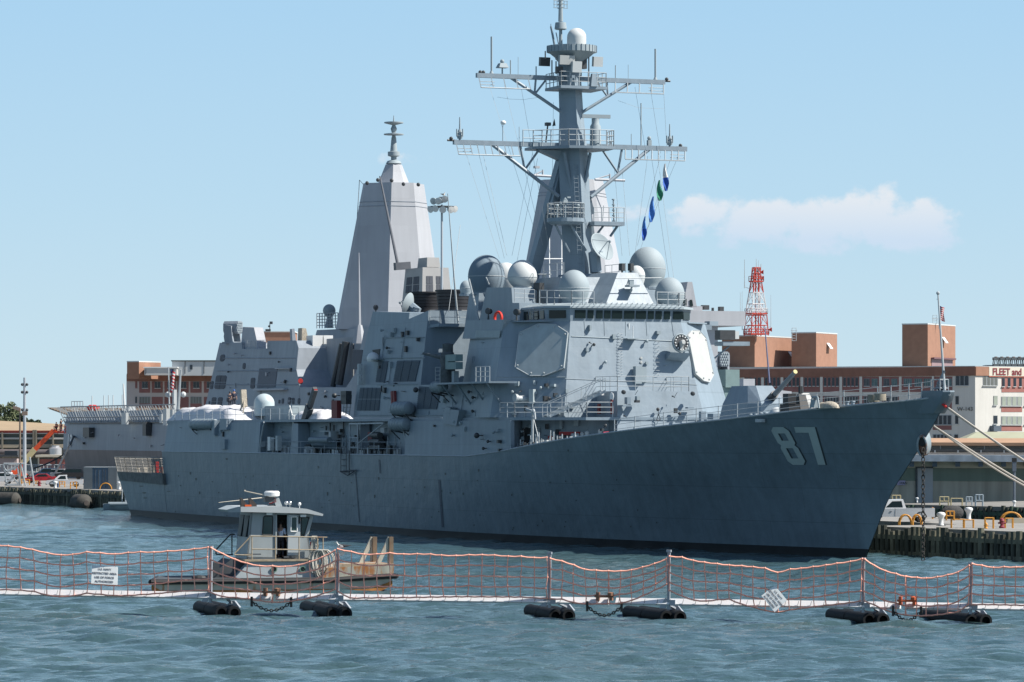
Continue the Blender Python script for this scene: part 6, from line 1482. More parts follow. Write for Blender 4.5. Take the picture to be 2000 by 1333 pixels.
q=[T_(x,y,uN-.14) for x,y in ((569,1010),(580.5,1010),(580,1038.5),(568,1038.5))]; wn=PT(MB().prism(q,(0,.03,0)),'door_window',mat('cabin_glass',(.03,.07,.07)),par=dr_)
mb=MB(); [mb.tube(a,b,.035,n=5) for a,b in zip(q,q[1:]+q[:1])]; PT(mb,'window_frame',M['white'],par=dr_); PT(MB().box(T_(585,1016,uN-.16),(.07,.06,.4)),'door_handle',M['black'],par=dr_)
# roof
rf=[W(467,990),W(540,989),W(596,994),W(628,1004),W(627,1008),W(598,1003),W(467,1000)]
rn2=[V(p.x,-2.0,p.z) for p in rf]; PT(MB().loft([rn2,[V(p.x,2.0,p.z) for p in rn2]]),'roof',mat('roof_pale',(.43,.46,.47),.5,.05,1))
PT(MB().hexa([V(rf[0].x-.5,-1.3,rf[6].z-.02),V(rf[0].x,-2,rf[6].z-.02),V(rf[0].x,2,rf[6].z-.02),V(rf[0].x-.5,1.3,rf[6].z-.02),V(rf[0].x-.6,-1.2,rf[6].z+.1),V(rf[0].x,-1.95,rf[0].z),V(rf[0].x,1.95,rf[0].z),V(rf[0].x-.6,1.2,rf[6].z+.1)]),'roof_overhang',tgrey)
for x in (526,592): PT(MB().box(T_(x,1004 if x<550 else 1008,-1.75),(.3,.15,.12)),'roof_lamp',M['white'])
# roof mast, radar, lamps, horns, whips
u=-.6
q=[T_(x,y,u) for x,y in ((534,974),(545,973),(553,993),(541,995))]; PT(MB().prism(q,(0,.25,0)),'radar_mast',tgrey)
q=[T_(x,y,u+.3) for x,y in ((522,990),(530,978),(541,994))]; PT(MB().prism(q,(0,.15,0)),'radar_mast_web',tgrey)
c=T_(531,965,u); PT(MB().lathe([(.28,-.16),(.40,-.1),(.41,.08),(.34,.15),(.02,.16)],c,24),'radar_dome',M['white'],True)
PT(MB().box(T_(525,976,u),(.5,.5,.25)),'radar_bracket',M['dark'])
mb=MB(); mb.tube(T_(527,971,u),T_(427,982,u-.6),.035,.015,5); mb.tube(T_(518,968,u),T_(480,960,u+.5),.035,.03,5); mb.ball(T_(478,959,u+.5),.05,n=6,m=4); PT(mb,'whip_antenna',mat('whip_cream',(.5,.46,.38),.6))
for x in (559,566): c=T_(x,983,u); PT(MB().ball(c,.11,n=10,m=6).tube(c,c-V(0,0,.35),.025),'search_lamp',mat('chrome',(.6,.62,.62),.2,.05,metal=.8),True)
c=T_(585,985,-1.); PT(MB().ball(c,.09,(1,1,1.1),10,6).tube(c,c-V(0,0,.3),.02),'gps_antenna',M['white'],True)
for x0,x1 in ((470,481),(487,500)):
    q=[T_(x0,973,-1.9),T_(x0+2.5,973,-1.9),T_(x1+1,985,-1.9),T_(x1+2,992,-1.9),T_(x0+2,992,-1.9)]; PT(MB().prism(q,(0,.4,0)),'horn_cowl',mat('brown_black',(.06,.05,.045),.6,.2,3))
PT(MB().box(T_(484,988,-1.9),(.34,.2,.09)),'orange_strobe',mat('orange',(.8,.13,.02),.5,.05))
# railing
u=-2.0
mb=MB()
for pts in (((458,1082),(490,1047.5),(639,1050)),((458,1084),(492,1085)),((492,1073),(620,1074.5))): mb.path([T_(x,y,u) for x,y in pts],.035,6)
for x,y0,y1 in ((492,1048,1096),(538,1048,1096),(584,1049,1098),(620,1050,1094),(631,1050,1090)): mb.tube(T_(x,y0,u),T_(x,y1,u),.032,n=6)
PT(mb,'hand_rail',brown)
mb=MB(); mb.path([T_(x,y,1.9) for x,y in ((458,1044),(450,1044),(422,1074),(422,1083),(455,1084))],.04,6); mb.tube(T_(453,1044,1.9),T_(453,1084,1.9),.035); PT(mb,'far_rail',M['dark'])
PT(MB().box(T_(493,1083,-1.95),(.9,.08,.06)).box(T_(565,1089,-1.7),(.6,.2,.12)),'step_plate',tdk)
# bitt, fender block and ropes on the aft deck
PT(MB().box(T_(420,1118,-1.0)+V(0,0,0),(.35,.6,.9)).box(T_(420,1106,-1.),(.22,.35,.4)),'towing_bitt',M['dark'])
q=[T_(x,y,-1.2) for x,y in ((427,1130),(427,1114),(452,1093),(478,1098),(462,1131))]; PT(MB().prism(q,(0,2.6,0)),'house_aft_shade',tdk)  # dark block put in for the shaded aft face of the lower house
mb=MB(); c=T_(389,1129,-2); mb.ball(c,.25,(1.6,.8,.6),10,6); PT(mb,'coiled_line',M['black'])
mb=MB(); rr=random.Random(4)
c=T_(628,1076,-2.05)
for k in range(16):
    w_=rr.uniform(.18,.52); dx=rr.uniform(-.28,.28); ln=rr.uniform(.9,1.6); off=rr.uniform(-.15,.2)
    pts=[V(c.x+dx+w_*math.cos(t),c.y+off+.04*math.sin(3*t),c.z+.05-ln*.5+ln*.5*math.sin(t)) for t in [math.pi*2*j/14 for j in range(15)]]; mb.path(pts,.035,5)
hang=PT(mb,'rope_hank',mat('rope_pale',(.45,.43,.38),.9,.2,6),True)
mb=MB()
for k in range(7):
    w_=rr.uniform(.1,.3); c2=T_(614,1068,-1.9); pts=[V(c2.x+rr.uniform(-.1,.1)+w_*math.cos(t)*.5,c2.y,c2.z+w_*2*math.sin(t)) for t in [math.pi*2*j/10 for j in range(11)]]; mb.path(pts,.03,5)
PT(mb,'rope_hank',mat('rope_pale',(.45,.43,.38)),True); PT(MB().box(T_(609,1064,-1.8),(.18,.1,.3)),'red_float',M['red'])
w_=TG.O+TG.a*T_(533,975,-.62).x+TG.n*(-.62)
usflag((w_.x+.15,w_.y-.1,T_(533,958,-.62).z),.62,-.32,'small striped national flag tied to the workboat radar mast',None,0)
xx=T_(549,1050,-1.3); w_=TG.O+TG.a*xx.x+TG.n*(-1.22)
person('person',(w_.x,w_.y,zb_+.05),R(15+150),'person in pale blue shirt seen from behind in the workboat doorway','stand',shirt=(.6,.66,.8),trous=(.02,.025,.04),h=1.85)
# ================================================================= THE FLOATING BARRIER
BO=(-13.46,174.); BA=math.atan2(165-174,19.8+13.46); BF=Frame(BO,BA)
galv=mat('galvanised_pale',(.80,.81,.82),.5,.06,1.,rust=.12); gpost=mat('galvanised_post',(.33,.36,.40),.5,.08,2.,rust=.1); netm=mat('net_orange',(.98,.45,.33),.8,.18,9)
pont=mat('black_pontoon',(.012,.014,.017),.7,.2,2.,bump=.2,bs=3,spec=.2)
Bh=lambda px,py,u=0.: BF.hit(px,py,'u',u)
TOPY=[(-320,1062),(-240,1080),(-170,1062),(-90,1078),(-20,1064),(0,1065),(22,1067),(50,1070),(75,1075),(100,1082),(125,1085),(150,1083),(178,1077),(205,1081),(230,1083),(255,1079),(282,1078),(308,1079),(334,1076),(360,1075),(385,1072),(410,1069),(436,1082),(462,1093),(480,1099),(504,1106),(522,1104),(549,1108),(574,1105),(597,1101),(623,1092),(647,1083),(660,1072),(685,1077),(706,1083),(732,1083),(766,1080),(781,1083),(806,1082),(856,1083),(880,1087),(904,1084),(955,1084),(981,1085),(1003,1088),(1029,1086),(1051,1091),(1061,1085),(1072,1090),(1099,1096),(1122,1104),(1144,1112),(1176,1115),(1208,1116),(1240,1113),(1272,1104),(1301,1093),(1310,1086),(1330,1088),(1360,1096),(1424,1104),(1459,1106),(1498,1110),(1517,1120),(1530,1112),(1552,1112),(1578,1109),(1626,1102),(1667,1096),(1686,1091),(1696,1098),(1728,1115),(1770,1126),(1808,1130),(1840,1126),(1872,1118),(1901,1100),(1907,1107),(1923,1104),(1936,1110),(1955,1106),(1974,1109),(2000,1106),(2025,1108),(2120,1118),(2200,1092),(2260,1110),(2320,1112)]
BOTY=[(-320,1150),(-20,1151),(0,1151),(50,1153),(75,1156),(100,1164),(125,1166),(150,1163),(175,1158),(200,1161),(225,1163),(250,1163),(280,1161),(310,1159),(340,1156),(375,1153),(407,1152),(426,1164),(470,1168),(496,1171),(522,1175),(545,1177),(570,1174),(600,1170),(630,1160),(658,1150),(670,1166),(685,1168),(781,1167),(904,1165),(1029,1166),(1072,1169),(1099,1170),(1125,1178),(1144,1180),(1176,1179),(1208,1179),(1240,1171),(1278,1154),(1301,1139),(1312,1158),(1345,1168),(1365,1176),(1411,1170),(1434,1170),(1453,1181),(1475,1187),(1514,1197),(1536,1192),(1555,1190),(1578,1186),(1622,1181),(1667,1176),(1686,1173),(1709,1181),(1731,1192),(1757,1200),(1802,1203),(1840,1200),(1878,1194),(1891,1181),(1905,1180),(2000,1182),(2025,1182),(2320,1190)]
def itp(tab,x):
    for (a,ya),(b,yb) in zip(tab,tab[1:]):
        if a<=x<=b: return ya+(yb-ya)*(x-a)/(b-a)
    return tab[-1][1]
BARY=[(-320,1147),(-20,1150),(0,1150),(400,1157),(1000,1165),(2000,1180),(2030,1181),(2320,1185)]
rb_=random.Random(2)
def module(x0,x1,posts,floats,label,netspans):
    c=Bh((x0+x1)/2,1170); w_=BF.O+BF.a*c.x
    root=empty('floating_barrier',(BO[0],BO[1],0),BA,label,'floating barrier','linked floating barrier sections across the foreground')
    pb_=lambda mb,n,m,sm=False,par=root: mb.build(n,m,par,sm)
    # beam
    mb=MB(); n=8; xs=[x0+(x1-x0)*i/n for i in range(n+1)]
    rgs=[]
    for x in xs:
        p=Bh(x,itp(BARY,x)); q=Bh(x,itp(BARY,x)+14); rgs.append([V(p.x,.14,p.z),V(p.x,.4,p.z-.04),V(q.x,.4,q.z),V(q.x,.06,q.z),V(q.x,-.03,q.z+.08)])
    mb.loft(rgs); bm_=pb_(mb,'beam',galv)
    mb=MB()
    x=x0+8
    while x<x1-4:
        p=Bh(x,itp(BARY,x)+1); q=Bh(x-3,itp(BARY,x)+13); mb.tube(p+V(0,-.01,0),q+V(0,-.01,0),.012,n=3); x+=25
    pb_(mb,'beam_lashings',M['dark'],par=bm_)
    for px,yt in posts:
        p=Bh(px,itp(BARY,px)+8); t=Bh(px+1,yt); o=pb_(MB().beam(p+V(0,.08,-.3),t+V(0,.08,0),.12,.12),'post',gpost)
        pb_(MB().box(t+V(0,.05,.05),(.2,.18,.10)),'post_cap',gpost,par=o)
        pb_(MB().prism([V(p.x-.1,.0,p.z-.25),V(p.x-.42,.0,p.z-.25),V(p.x-.1,.0,p.z+.25)],(0,.06,0)).box(V(p.x+.2,.05,p.z),(.25,.2,.25)),'post_foot',gpost,par=o)
    for xb,yb,xf,yf in floats:
        for d in (0,.62):
            a=GP(xb-8,yb+5,.16); b=GP(xf-14,yf,.16); a=BF.loc(a); b=BF.loc(b); a.z=b.z=.16; a.x+=d; b.x+=d; dirv=(b-a).normalized()
            rt=dirv.to_track_quat('Z','Y').to_matrix(); ln=(b-a).length
            pr=[(.08,.25),(.22,.22),(.3,0),(.31,.1),(.31,ln*.45),(.325,ln*.45+.02),(.325,ln*.5),(.31,ln*.5+.02),(.31,ln-.1),(.29,ln),(.19,ln),(.19,ln-.3),(.02,ln-.3)]
            tb=pb_(MB().lathe(pr,a,20,rt),'pontoon_tube',pont,True)
        m1=a.lerp(b,.8)-V(.3,0,0)
        pb_(MB().hexa([m1+V(.1,-.12,.2),m1+V(.8,-.12,.2),m1+V(.8,.12,.2),m1+V(.1,.12,.2),m1+V(.35,-.1,.5),m1+V(.55,-.1,.5),m1+V(.55,.1,.5),m1+V(.35,.1,.5)]),'saddle',gpost)
        pb_(MB().beam(V(m1.x+.45,m1.y,.5),V(m1.x+.2,.1,.85),.1,.08),'outrigger',gpost)
    # net
    for na,nb,step in netspans:
        mb=MB(); rows=[]; xs=[]; x=na
        ncol=max(3,round((nb-na)/step)); xs=[na+(nb-na)*i/ncol for i in range(ncol+1)]
        for r in range(5):
            t=r/4; row=[]
            for i,x in enumerate(xs):
                yt,yb=itp(TOPY,x),itp(BOTY,x); jit=rb_.uniform(-1.6,1.6); jy=rb_.uniform(-1.8,1.8) if 0<r<4 else 0
                lean=(t-.5)*rb_.uniform(-2,2); p=Bh(x+jit+lean,yt+(yb-yt)*t+jy); p.y+=-.12+.05*math.sin(i*1.3+r); row.append(p)
            rows.append(row)
        for r,row in enumerate(rows):
            for a,b in zip(row,row[1:]):
                m_=a.lerp(b,.5)-V(0,0,.022); rr_=.036 if r in(0,) else .033; mb.tube(a,m_,rr_,n=4); mb.tube(m_,b,rr_,n=4)
        for i in range(len(xs)):
            for r in range(4): mb.tube(rows[r][i],rows[r+1][i],.026,n=4)
        for row in rows:
            for p in row: mb.add([p+V(.06,0,0),p+V(-.06,0,0),p+V(0,.06,0),p+V(0,-.06,0),p+V(0,0,.06),p+V(0,0,-.06)],[(0,2,4),(2,1,4),(1,3,4),(3,0,4),(2,0,5),(1,2,5),(3,1,5),(0,3,5)])
        pb_(mb,'safety_net',netm)
    return root
module(-320,528,[(410,1071),(-170,1062)],[(397,1181,447,1197),(-185,1176,-135,1190)],'leftmost floating barrier section with orange net carrying the upright white warning sign',[(-318,-172,26),(-168,408,26),(412,534,24.5)])
module(538,1187,[(658,1086),(1072,1083)],[(605,1181,664,1199),(1043,1188,1099,1203)],'floating barrier section in front of the workboat, gull perched above its post',[(534,656,24),(662,1070,25.5),(1076,1190,23)])
module(1202,1757,[(1305,1079),(1685,1094)],[(1235,1191,1316,1206),(1632,1196,1712,1211)],'floating barrier section below the destroyer bow with the tilted warning sign in its net',[(1190,1302,23),(1309,1683,23.4),(1688,1770,21)])
module(1768,2320,[(1895,1103),(2200,1094)],[(1815,1198,1912,1213),(2190,1202,2240,1218)],'rightmost floating barrier section cut off by the right edge of the frame',[(1770,1893,20.5),(1899,2198,21),(2202,2318,21)])
# hinges and hanging chains between sections
chm=mat('chain_dark',(.05,.045,.04))
for i,(xa,xb,lab) in enumerate(((493,570,'sagging black chain under the barrier joint in front of the workboat'),(1148,1215,'sagging black chain under the barrier joint at the centre right'),(1745,1800,'sagging black chain under the barrier joint with orange shackles at the right'))):
    a=Bh(xa,itp(BARY,xa)+16); b=Bh(xb,itp(BARY,xb)+16); c=a.lerp(b,.5)
    o=empty('hanging_chain',(BO[0],BO[1],0),BA,lab,'chain','chains under the barrier joints'); mb=MB(); n=15; pp=[]
    for k in range(n+1): t=k/n; pp.append(a.lerp(b,t)-V(0,.1,.42*4*t*(1-t)))
    for k in range(n):
        p,q=pp[k],pp[k+1]; d=(q-p); m_=(p+q)/2; dn=d.normalized(); sd2=(dn.cross(V(0,1,0)) if k%2 else V(0,1,0)).normalized(); L_=d.length*.62
        mb.path([m_+dn*L_*math.cos(t)+sd2*.045*math.sin(t)*1.3 for t in [math.pi*2*j/8 for j in range(9)]],.026,5)
    mb.build('links',chm,o)
    MB().beam(a+V(0,-.1,.2),a+V(0,-.1,-.25),.07,.1).build('chain_lug',chm,o); MB().beam(b+V(0,-.1,.2),b+V(0,-.1,-.25),.07,.1).build('chain_lug',chm,o)
    hm=mat('hinge_rust',(.25,.12,.07),.8,.3,3) if i<2 else mat('hinge_orange',(.6,.12,.04),.7,.3,3)
    mid=a.lerp(b,.5)+V(0,-.05,.42)
    MB().box(mid+V(-.3,0,0),(.12,.3,.36)).box(mid+V(.3,0,0),(.12,.3,.36)).tube(mid+V(-.42,-.1,0),mid+V(.42,-.1,0),.05,n=8).lathe([(.05,-.1),(.14,-.06),(.14,.06),(.05,.1)],mid+V(.3,-.12,.1),10).build('hinge_shackle',hm,o)
# warning signs
sgm=mat('sign_white',(.80,.82,.80),.5,.06,2.); sgt=mat('sign_ink',(.10,.11,.13),.6)
def sign(corners,label,lines,sz):
    P=[Bh(x,y,-.12-.5*(y-1104)/40 if corners[0][0]<200 else -.12-.5*(y-1144)/50) for x,y in corners] # tl,tr,br,bl
    o=empty('warning_sign',(BO[0],BO[1],0),BA,label,'sign')
    MB().prism([P[3],P[2],P[1],P[0]],(0,.02,0)).build('board',sgm,o)
    X=(P[1]-P[0]); w_=X.length; X.normalize(); Yv=(P[0]-P[3]); h_=Yv.length; Yv.normalize()
    c=(P[0]+P[1])/2
    for i,tx in enumerate(lines):
        org=c-Yv*h_*(.24+.225*i)+V(0,-.012,0); text_mesh(tx,sz,.002,'lettering',sgt,o,X,org,Yv,True,'CENTER')
    return o
tl_=["U.S. NAVY","RESTRICTED AREA","USE OF FORCE","AUTHORIZED"]
sign([(180,1104.5),(230,1107),(229,1143),(178,1140)],'upright white warning sign with four lines of text on the left net',tl_,.145)
sign([(1513,1144),(1537,1173),(1513,1196),(1487,1164)],'white warning sign hanging tilted by a corner in the net',tl_,.12)
# gulls
def gull(loc,rz,label,sc_=1.,flip=1):
    o=empty('gull',loc,rz,label,'bird'); s=sc_
    wb=mat('gull_white',(.75,.74,.7),.7,.05); bb=mat('gull_dark',(.045,.045,.05),.7,.1,5)
    rg=[]
    for x,r,z in ((.21,.012,.19),(.16,.05,.2),(.08,.085,.19),(-.03,.085,.18),(-.13,.055,.19),(-.2,.03,.2),(-.28,.02,.205),(-.33,.008,.205)):
        rg.append([V(x*s*flip,r*s*math.cos(t),(z+r*.95*math.sin(t))*s) for t in [math.pi*2*j/12 for j in range(12)]])
    MB().loft(rg).build('body',wb,o,True,60)
    rg=[]
    for x,r,z in ((.12,.03,.22),(.17,.045,.26),(.2,.04,.31),(.22,.048,.345),(.25,.03,.345),(.27,.008,.335)):
        rg.append([V(x*s*flip,r*s*math.cos(t),(z+r*math.sin(t))*s) for t in [math.pi*2*j/10 for j in range(10)]])
    MB().loft(rg).build('head',wb,o,True,60)
    for sg in (1,-1):
        rg=[]
        for x,r,z in ((.13,.03,.2),(.08,.06,.205),(-.05,.065,.2),(-.2,.04,.205),(-.34,.02,.215),(-.42,.005,.22)):
            rg.append([V(x*s*flip,sg*(.05+.028*math.cos(t))*s,(z+r*math.sin(t))*s) for t in [math.pi*2*j/8 for j in range(8)]])
        MB().loft(rg).build('wing',bb,o,True,60)
        MB().tube((-.02*s*flip,sg*.03*s,.11*s),(0*s,sg*.03*s,0),.007*s).box((.02*s*flip,sg*.03*s,.004),(.06*s,.03*s,.006)).build('leg',mat('leg_yellow',(.5,.3,.1),.7),o)
    MB().tube((.26*s*flip,0,.338*s),(.33*s*flip,0,.325*s),.012*s,.003*s).build('beak',mat('leg_yellow',(.5,.3,.1)),o)
    return o
p=Bh(668,1064.5,.08); w_=BF.O+BF.a*p.x+BF.n*p.y
t=Bh(659,1072,.08)
g_=gull((w_.x,w_.y,p.z-.26),0,'dark-backed white-headed gull above the barrier post by the workboat',1.05,-1)
# perch: bracket on top of the post under the gull
w2=BF.O+BF.a*t.x+BF.n*t.y
b_=Bh(662,1086,.08); wb_=BF.O+BF.a*b_.x+BF.n*b_.y
o=empty('post_bracket',(wb_.x,wb_.y,b_.z),0,'crumpled grey bracket on top of the barrier post under the gull','bracket')
hh=(p.z-.26)-b_.z
MB().hexa([V(-.25,-.1,0),V(.2,-.1,.02),V(.2,.1,.02),V(-.25,.1,0),V(-.12,-.08,hh*.6),V(.3,-.08,hh-.03),V(.3,.08,hh-.03),V(-.12,.08,hh*.6)]).build('plate',mat('bracket_grey',(.2,.24,.26),.6,.3,6),o)
MB().tube((.1,0,0),(.3,0,hh),.04).build('stem',gpost,o)
# ================================================================= PIERS, QUAY AND LAND
DZP=1.9
conc=mat('pier_concrete',(.27,.26,.24),.85,.15,.4); woodg=mat('pile_green',(.15,.145,.105),.9,.35,1.2,streak=.35); woodd=mat('pile_dark',(.06,.065,.05),.9,.35,1.2,streak=.3); quayg=mat('pile_quay_green',(.05,.085,.06),.9,.3,1.2,streak=.25)
SW=lambda s,u,z=0: S.O+S.a*s+S.n*u+V(0,0,z)
front=[(-90,-16.8),(2,-6.7),(20,-4.7),(21.5,-12.5),(165,-12.5),(185,-2.3),(192,-1.6),(229,1.9),(346,12.8)]
back=[(346,-33),(95,-32),(60,-25),(36,-21.3),(-90,-35)]
poly=[SW(s,u,1.35) for s,u in front+back]
o=MB().prism(poly,(0,0,DZP-1.35)).build('pier',conc,None); struct(o)
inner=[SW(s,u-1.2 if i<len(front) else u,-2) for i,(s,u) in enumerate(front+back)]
o=MB().prism(inner,(0,0,3.3)).build('pier_shade_skirt',mat('pier_shade_black',(.02,.02,.018),.9,.2,1),None); struct(o)  # near-black skirt painted as the shade under the deck and behind the piles
gpoly=[SW(345,500),SW(345,-74),SW(105,-74),SW(92,-44),V(34.7,342,0),V(43.8,329,0),V(104,243,0),V(4000,243,0),V(4000,12000,0),V(-6000,12000,0),V(-6000,700,0)]
o=MB().prism([V(p.x,p.y,-2) for p in gpoly],(0,0,2+DZP-.01)).build('ground',mat('dock_ground',(.22,.21,.19),.9,.2,.1),None); struct(o)
def pilewall(pts,label,m1,m2,cnt,cap=True,topz=1.75):
    root=empty('pile_wall',(pts[0].x,pts[0].y,0),0,label,'pile wall')
    b0=V(pts[0].x,pts[0].y,0); L_=sum((b-a).length for a,b in zip(pts,pts[1:])); rn_=random.Random(cnt)
    proto={}
    k=0
    for i in range(cnt):
        d=L_*(i+.5)/cnt; 
        for a,b in zip(pts,pts[1:]):
            l=(b-a).length
            if d<=l: p=a.lerp(b,d/l); break
            d-=l
        r=rn_.uniform(.17,.29) if cnt>87 or cnt<60 else rn_.uniform(.15,.22); tz=topz+rn_.uniform(-.3,.2)
        MB().tube(V(p.x,p.y,-1)-b0,V(p.x+rn_.uniform(-.05,.05),p.y,tz)-b0,r,r*.9,8).build('pile',m1 if rn_.random()<.55 else m2,root,True)
    mb=MB()
    for z in (1.25,.15):
        for a,b in zip(pts,pts[1:]): mb.beam(V(a.x,a.y,z)-b0,V(b.x,b.y,z)-b0,.3,.3)
    mb.build('waler',m1,root)
    return root
E_=[SW(-32,-10.2),SW(2,-6.35),SW(20.2,-4.3)]
pilewall(E_,'weathered green timber piles along the pier edge right of the destroyer bow',woodg,woodd,88,topz=1.9)
pilewall([SW(184,-2.1),SW(192,-1.35),SW(236,2.85)],'dark timber piles along the pier edge left of the destroyer stern',woodd,woodg,86,topz=1.75)
pilewall([V(33.2,344.2,0),V(34.9,341.6,0),V(43.9,328.6,0),V(48,322.8,0)],'dark green piles facing the far quay under the warehouse',quayg,woodd,46,topz=1.8)
# ---- pier furniture
def at(px,py): return GP(px,py,DZP)
def bollard(px,py,h_px,label):
    p=at(px,py); k=FP/p.y; h=h_px/k; r=h*.27
    o=empty('mooring_bollard',p,0,label,'bollard','white mooring bollards')
    MB().lathe([(r*.8,0),(r*.8,.05*h),(r*.62,.15*h),(r*.62,.45*h),(r*.85,.62*h),(r*1.2,.78*h),(r*1.2,.86*h),(r*.95,.96*h),(r*.3,h)],(0,0,0),18).build('post',M['white'],o,True)
    MB().lathe([(r*1.3,0),(r*1.3,.04*h)],(0,0,0),18).build('base_plate',M['dark'],o)
    return o
bollard(1838,1027.5,27,'white mooring bollard nearest the water on the pier right of the bow')
bollard(1892,1016,25,'white mooring bollard behind the yellow hoops right of the nearest one')
bollard(1791,982,10,'small white bollard on the far quay above the white pickup truck')
bollard(1981,990,12,'small white bollard at the foot of the grey pole by the warehouse')
bollard(233,957,16,'white mooring bollard beside the destroyer stern on the left pier')
bollard(108,954,14,'white mooring bollard in front of the white pickup on the left pier')
ytop=lambda p,py: CH+(YH-py)*p.y/FP
def frameobj(name,label,cat,base,m,builder,group=None):
    o=empty(name,base,0,label,cat,group); builder(o,m); return o
def hoop(px0,px1,yb,yt,label):
    a=at(px0,yb); b=at(px1,yb); b=V(b.x,a.y,a.z); w_=(b.x-a.x); h=ytop(a,yt)-DZP; o=empty('hoop_guard',a,0,label,'guard hoop','yellow guard hoops on the piers')
    MB().path([V(w_*.5-w_*.5*math.cos(t),0,h*math.sin(t)) for t in [math.pi*k/12 for k in range(13)]],.06,6).build('hoop',M['yellow'],o,True)
    MB().path([V(w_*.5-w_*.5*math.cos(t),.8,h*math.sin(t)) for t in [math.pi*k/12 for k in range(13)]],.06,6).build('hoop',M['yellow'],o,True)
    MB().tube((w_*.15,0,h*.6),(w_*.15,.8,h*.6),.05).tube((w_*.85,0,h*.6),(w_*.85,.8,h*.6),.05).build('cross_bar',M['yellow'],o)
hoop(1757,1782,1026,1006,'yellow guard hoop by the rear of the white pickup, nearest the water')
hoop(1783,1801,1026,1006,'yellow guard hoop around the rear wheel of the white pickup')
hoop(1956,1997,1021,1001,'wide yellow hoop guard at the far right of the pier')
hoop(195,218,956,944,'bent yellow guard hoop right of the grey container on the left pier')
def hframe(px0,px1,yb,yt,label,m=None,mid=True,dep=.5):
    m=m or M['yellow']; a=at(px0,yb); b=at(px1,yb); w_=b.x-a.x; h=ytop(a,yt)-DZP; r=max(.035,h*.045)
    o=empty('pipe_stand',a,0,label,'pipe stand','tubular frames on the piers')
    for y in (0,dep):
        mb=MB().path([V(0,y,0),V(0,y,h),V(w_,y,h),V(w_,y,0)],r,6)
        if mid: mb.tube((0,y,h*.5),(w_,y,h*.5),r); mb.tube((w_*.5,y,h*.5),(w_*.5,y,h),r)
        mb.build('frame',m,o)
    MB().tube((0,0,h),(0,dep,h),r).tube((w_,0,h),(w_,dep,h),r).build('tie_bar',m,o)
cr_=mat('stand_cream',(.6,.5,.28),.6,.1,3); blu=mat('stand_blue_white',(.4,.47,.52),.6,.1,3)
hframe(1849,1864,1017,999,'yellow ladder frame between the two white bollards')
hframe(1821,1822.5,1014,992,'single yellow post at the tailgate of the white pickup',mid=False,dep=.05)
hframe(1859,1883,1032,1015,'long yellow rail frame right of the nearest white bollard',mid=False)
hframe(1884,1902,1032,1016,'short yellow rail frame right of the long one',mid=False)
hframe(1925,1941,1033,1012,'yellow pipe stand holding a curved hose valve',mid=False)
hframe(1964,1979,1032,1013,'yellow pipe stand beside the red hydrant',mid=False)
hframe(1743,1759,985,968,'cream frame on the far quay partly behind the bow',cr_)
hframe(1836,1853,988,971,'cream frame with cross bars on the far quay',cr_)
hframe(1858,1880,988,974,'low yellow frame on the far quay',cr_,mid=False)
hframe(1888,1899,988,971,'narrow blue-white frame on the far quay',blu)
hframe(1906,1920,989,967,'tall blue-white ladder frame on the far quay',blu)
hframe(42,57,948,937,'leftmost yellow pipe stand on the left pier under the truss gangway')
hframe(66,74,950,940,'small yellow valve stand in front of the red car')
hframe(116,126,952,941,'yellow stand under the front wheel of the white pickup on the left pier')
hframe(137,149,955,942,'square yellow stand below the bed of the white pickup on the left pier')
def valve(px,py,hpx,m,label,cat='hydrant'):
    p=at(px,py); h=hpx*p.y/FP; o=empty('hydrant',p,0,label,cat)
    MB().lathe([(.28*h,0),(.3*h,.15*h),(.18*h,.25*h),(.18*h,.65*h),(.27*h,.7*h),(.2*h,.9*h),(.05*h,h)],(0,0,0),12).build('barrel',m,o,True)
    MB().tube((-.38*h,0,.5*h),(.38*h,0,.5*h),.1*h).build('outlet',m,o); MB().tube((0,-.3*h,.5*h),(0,0,.5*h),.12*h).build('outlet',m,o)
mr_=mat('hydrant_maroon',(.25,.03,.05),.6,.1,3)
valve(1957,1032,20,mr_,'dark red hydrant between two yellow pipe stands at the right')
valve(1926,1033,12,M['yellow'],'yellow curved hose valve at the foot of a pipe stand')
valve(77,950,11,mr_,'dark red hydrant beside the small yellow valve stand on the left pier')
valve(113,952,9,mat('blue_paint',(.04,.09,.2),.5),'blue valve at the foot of the left bollard')
p=at(1982,1022); o=empty('concrete_block',p,0,'low pale concrete block under the wide yellow hoop guard','block'); MB().hexa([V(-.6,-.3,0),V(.8,-.3,0),V(.8,.4,0),V(-.6,.4,0),V(-.5,-.25,.35),V(.7,-.25,.35),V(.7,.35,.35),V(-.5,.35,.35)]).build('block',mat('pale_concrete',(.42,.38,.3),.9,.1,2),o)
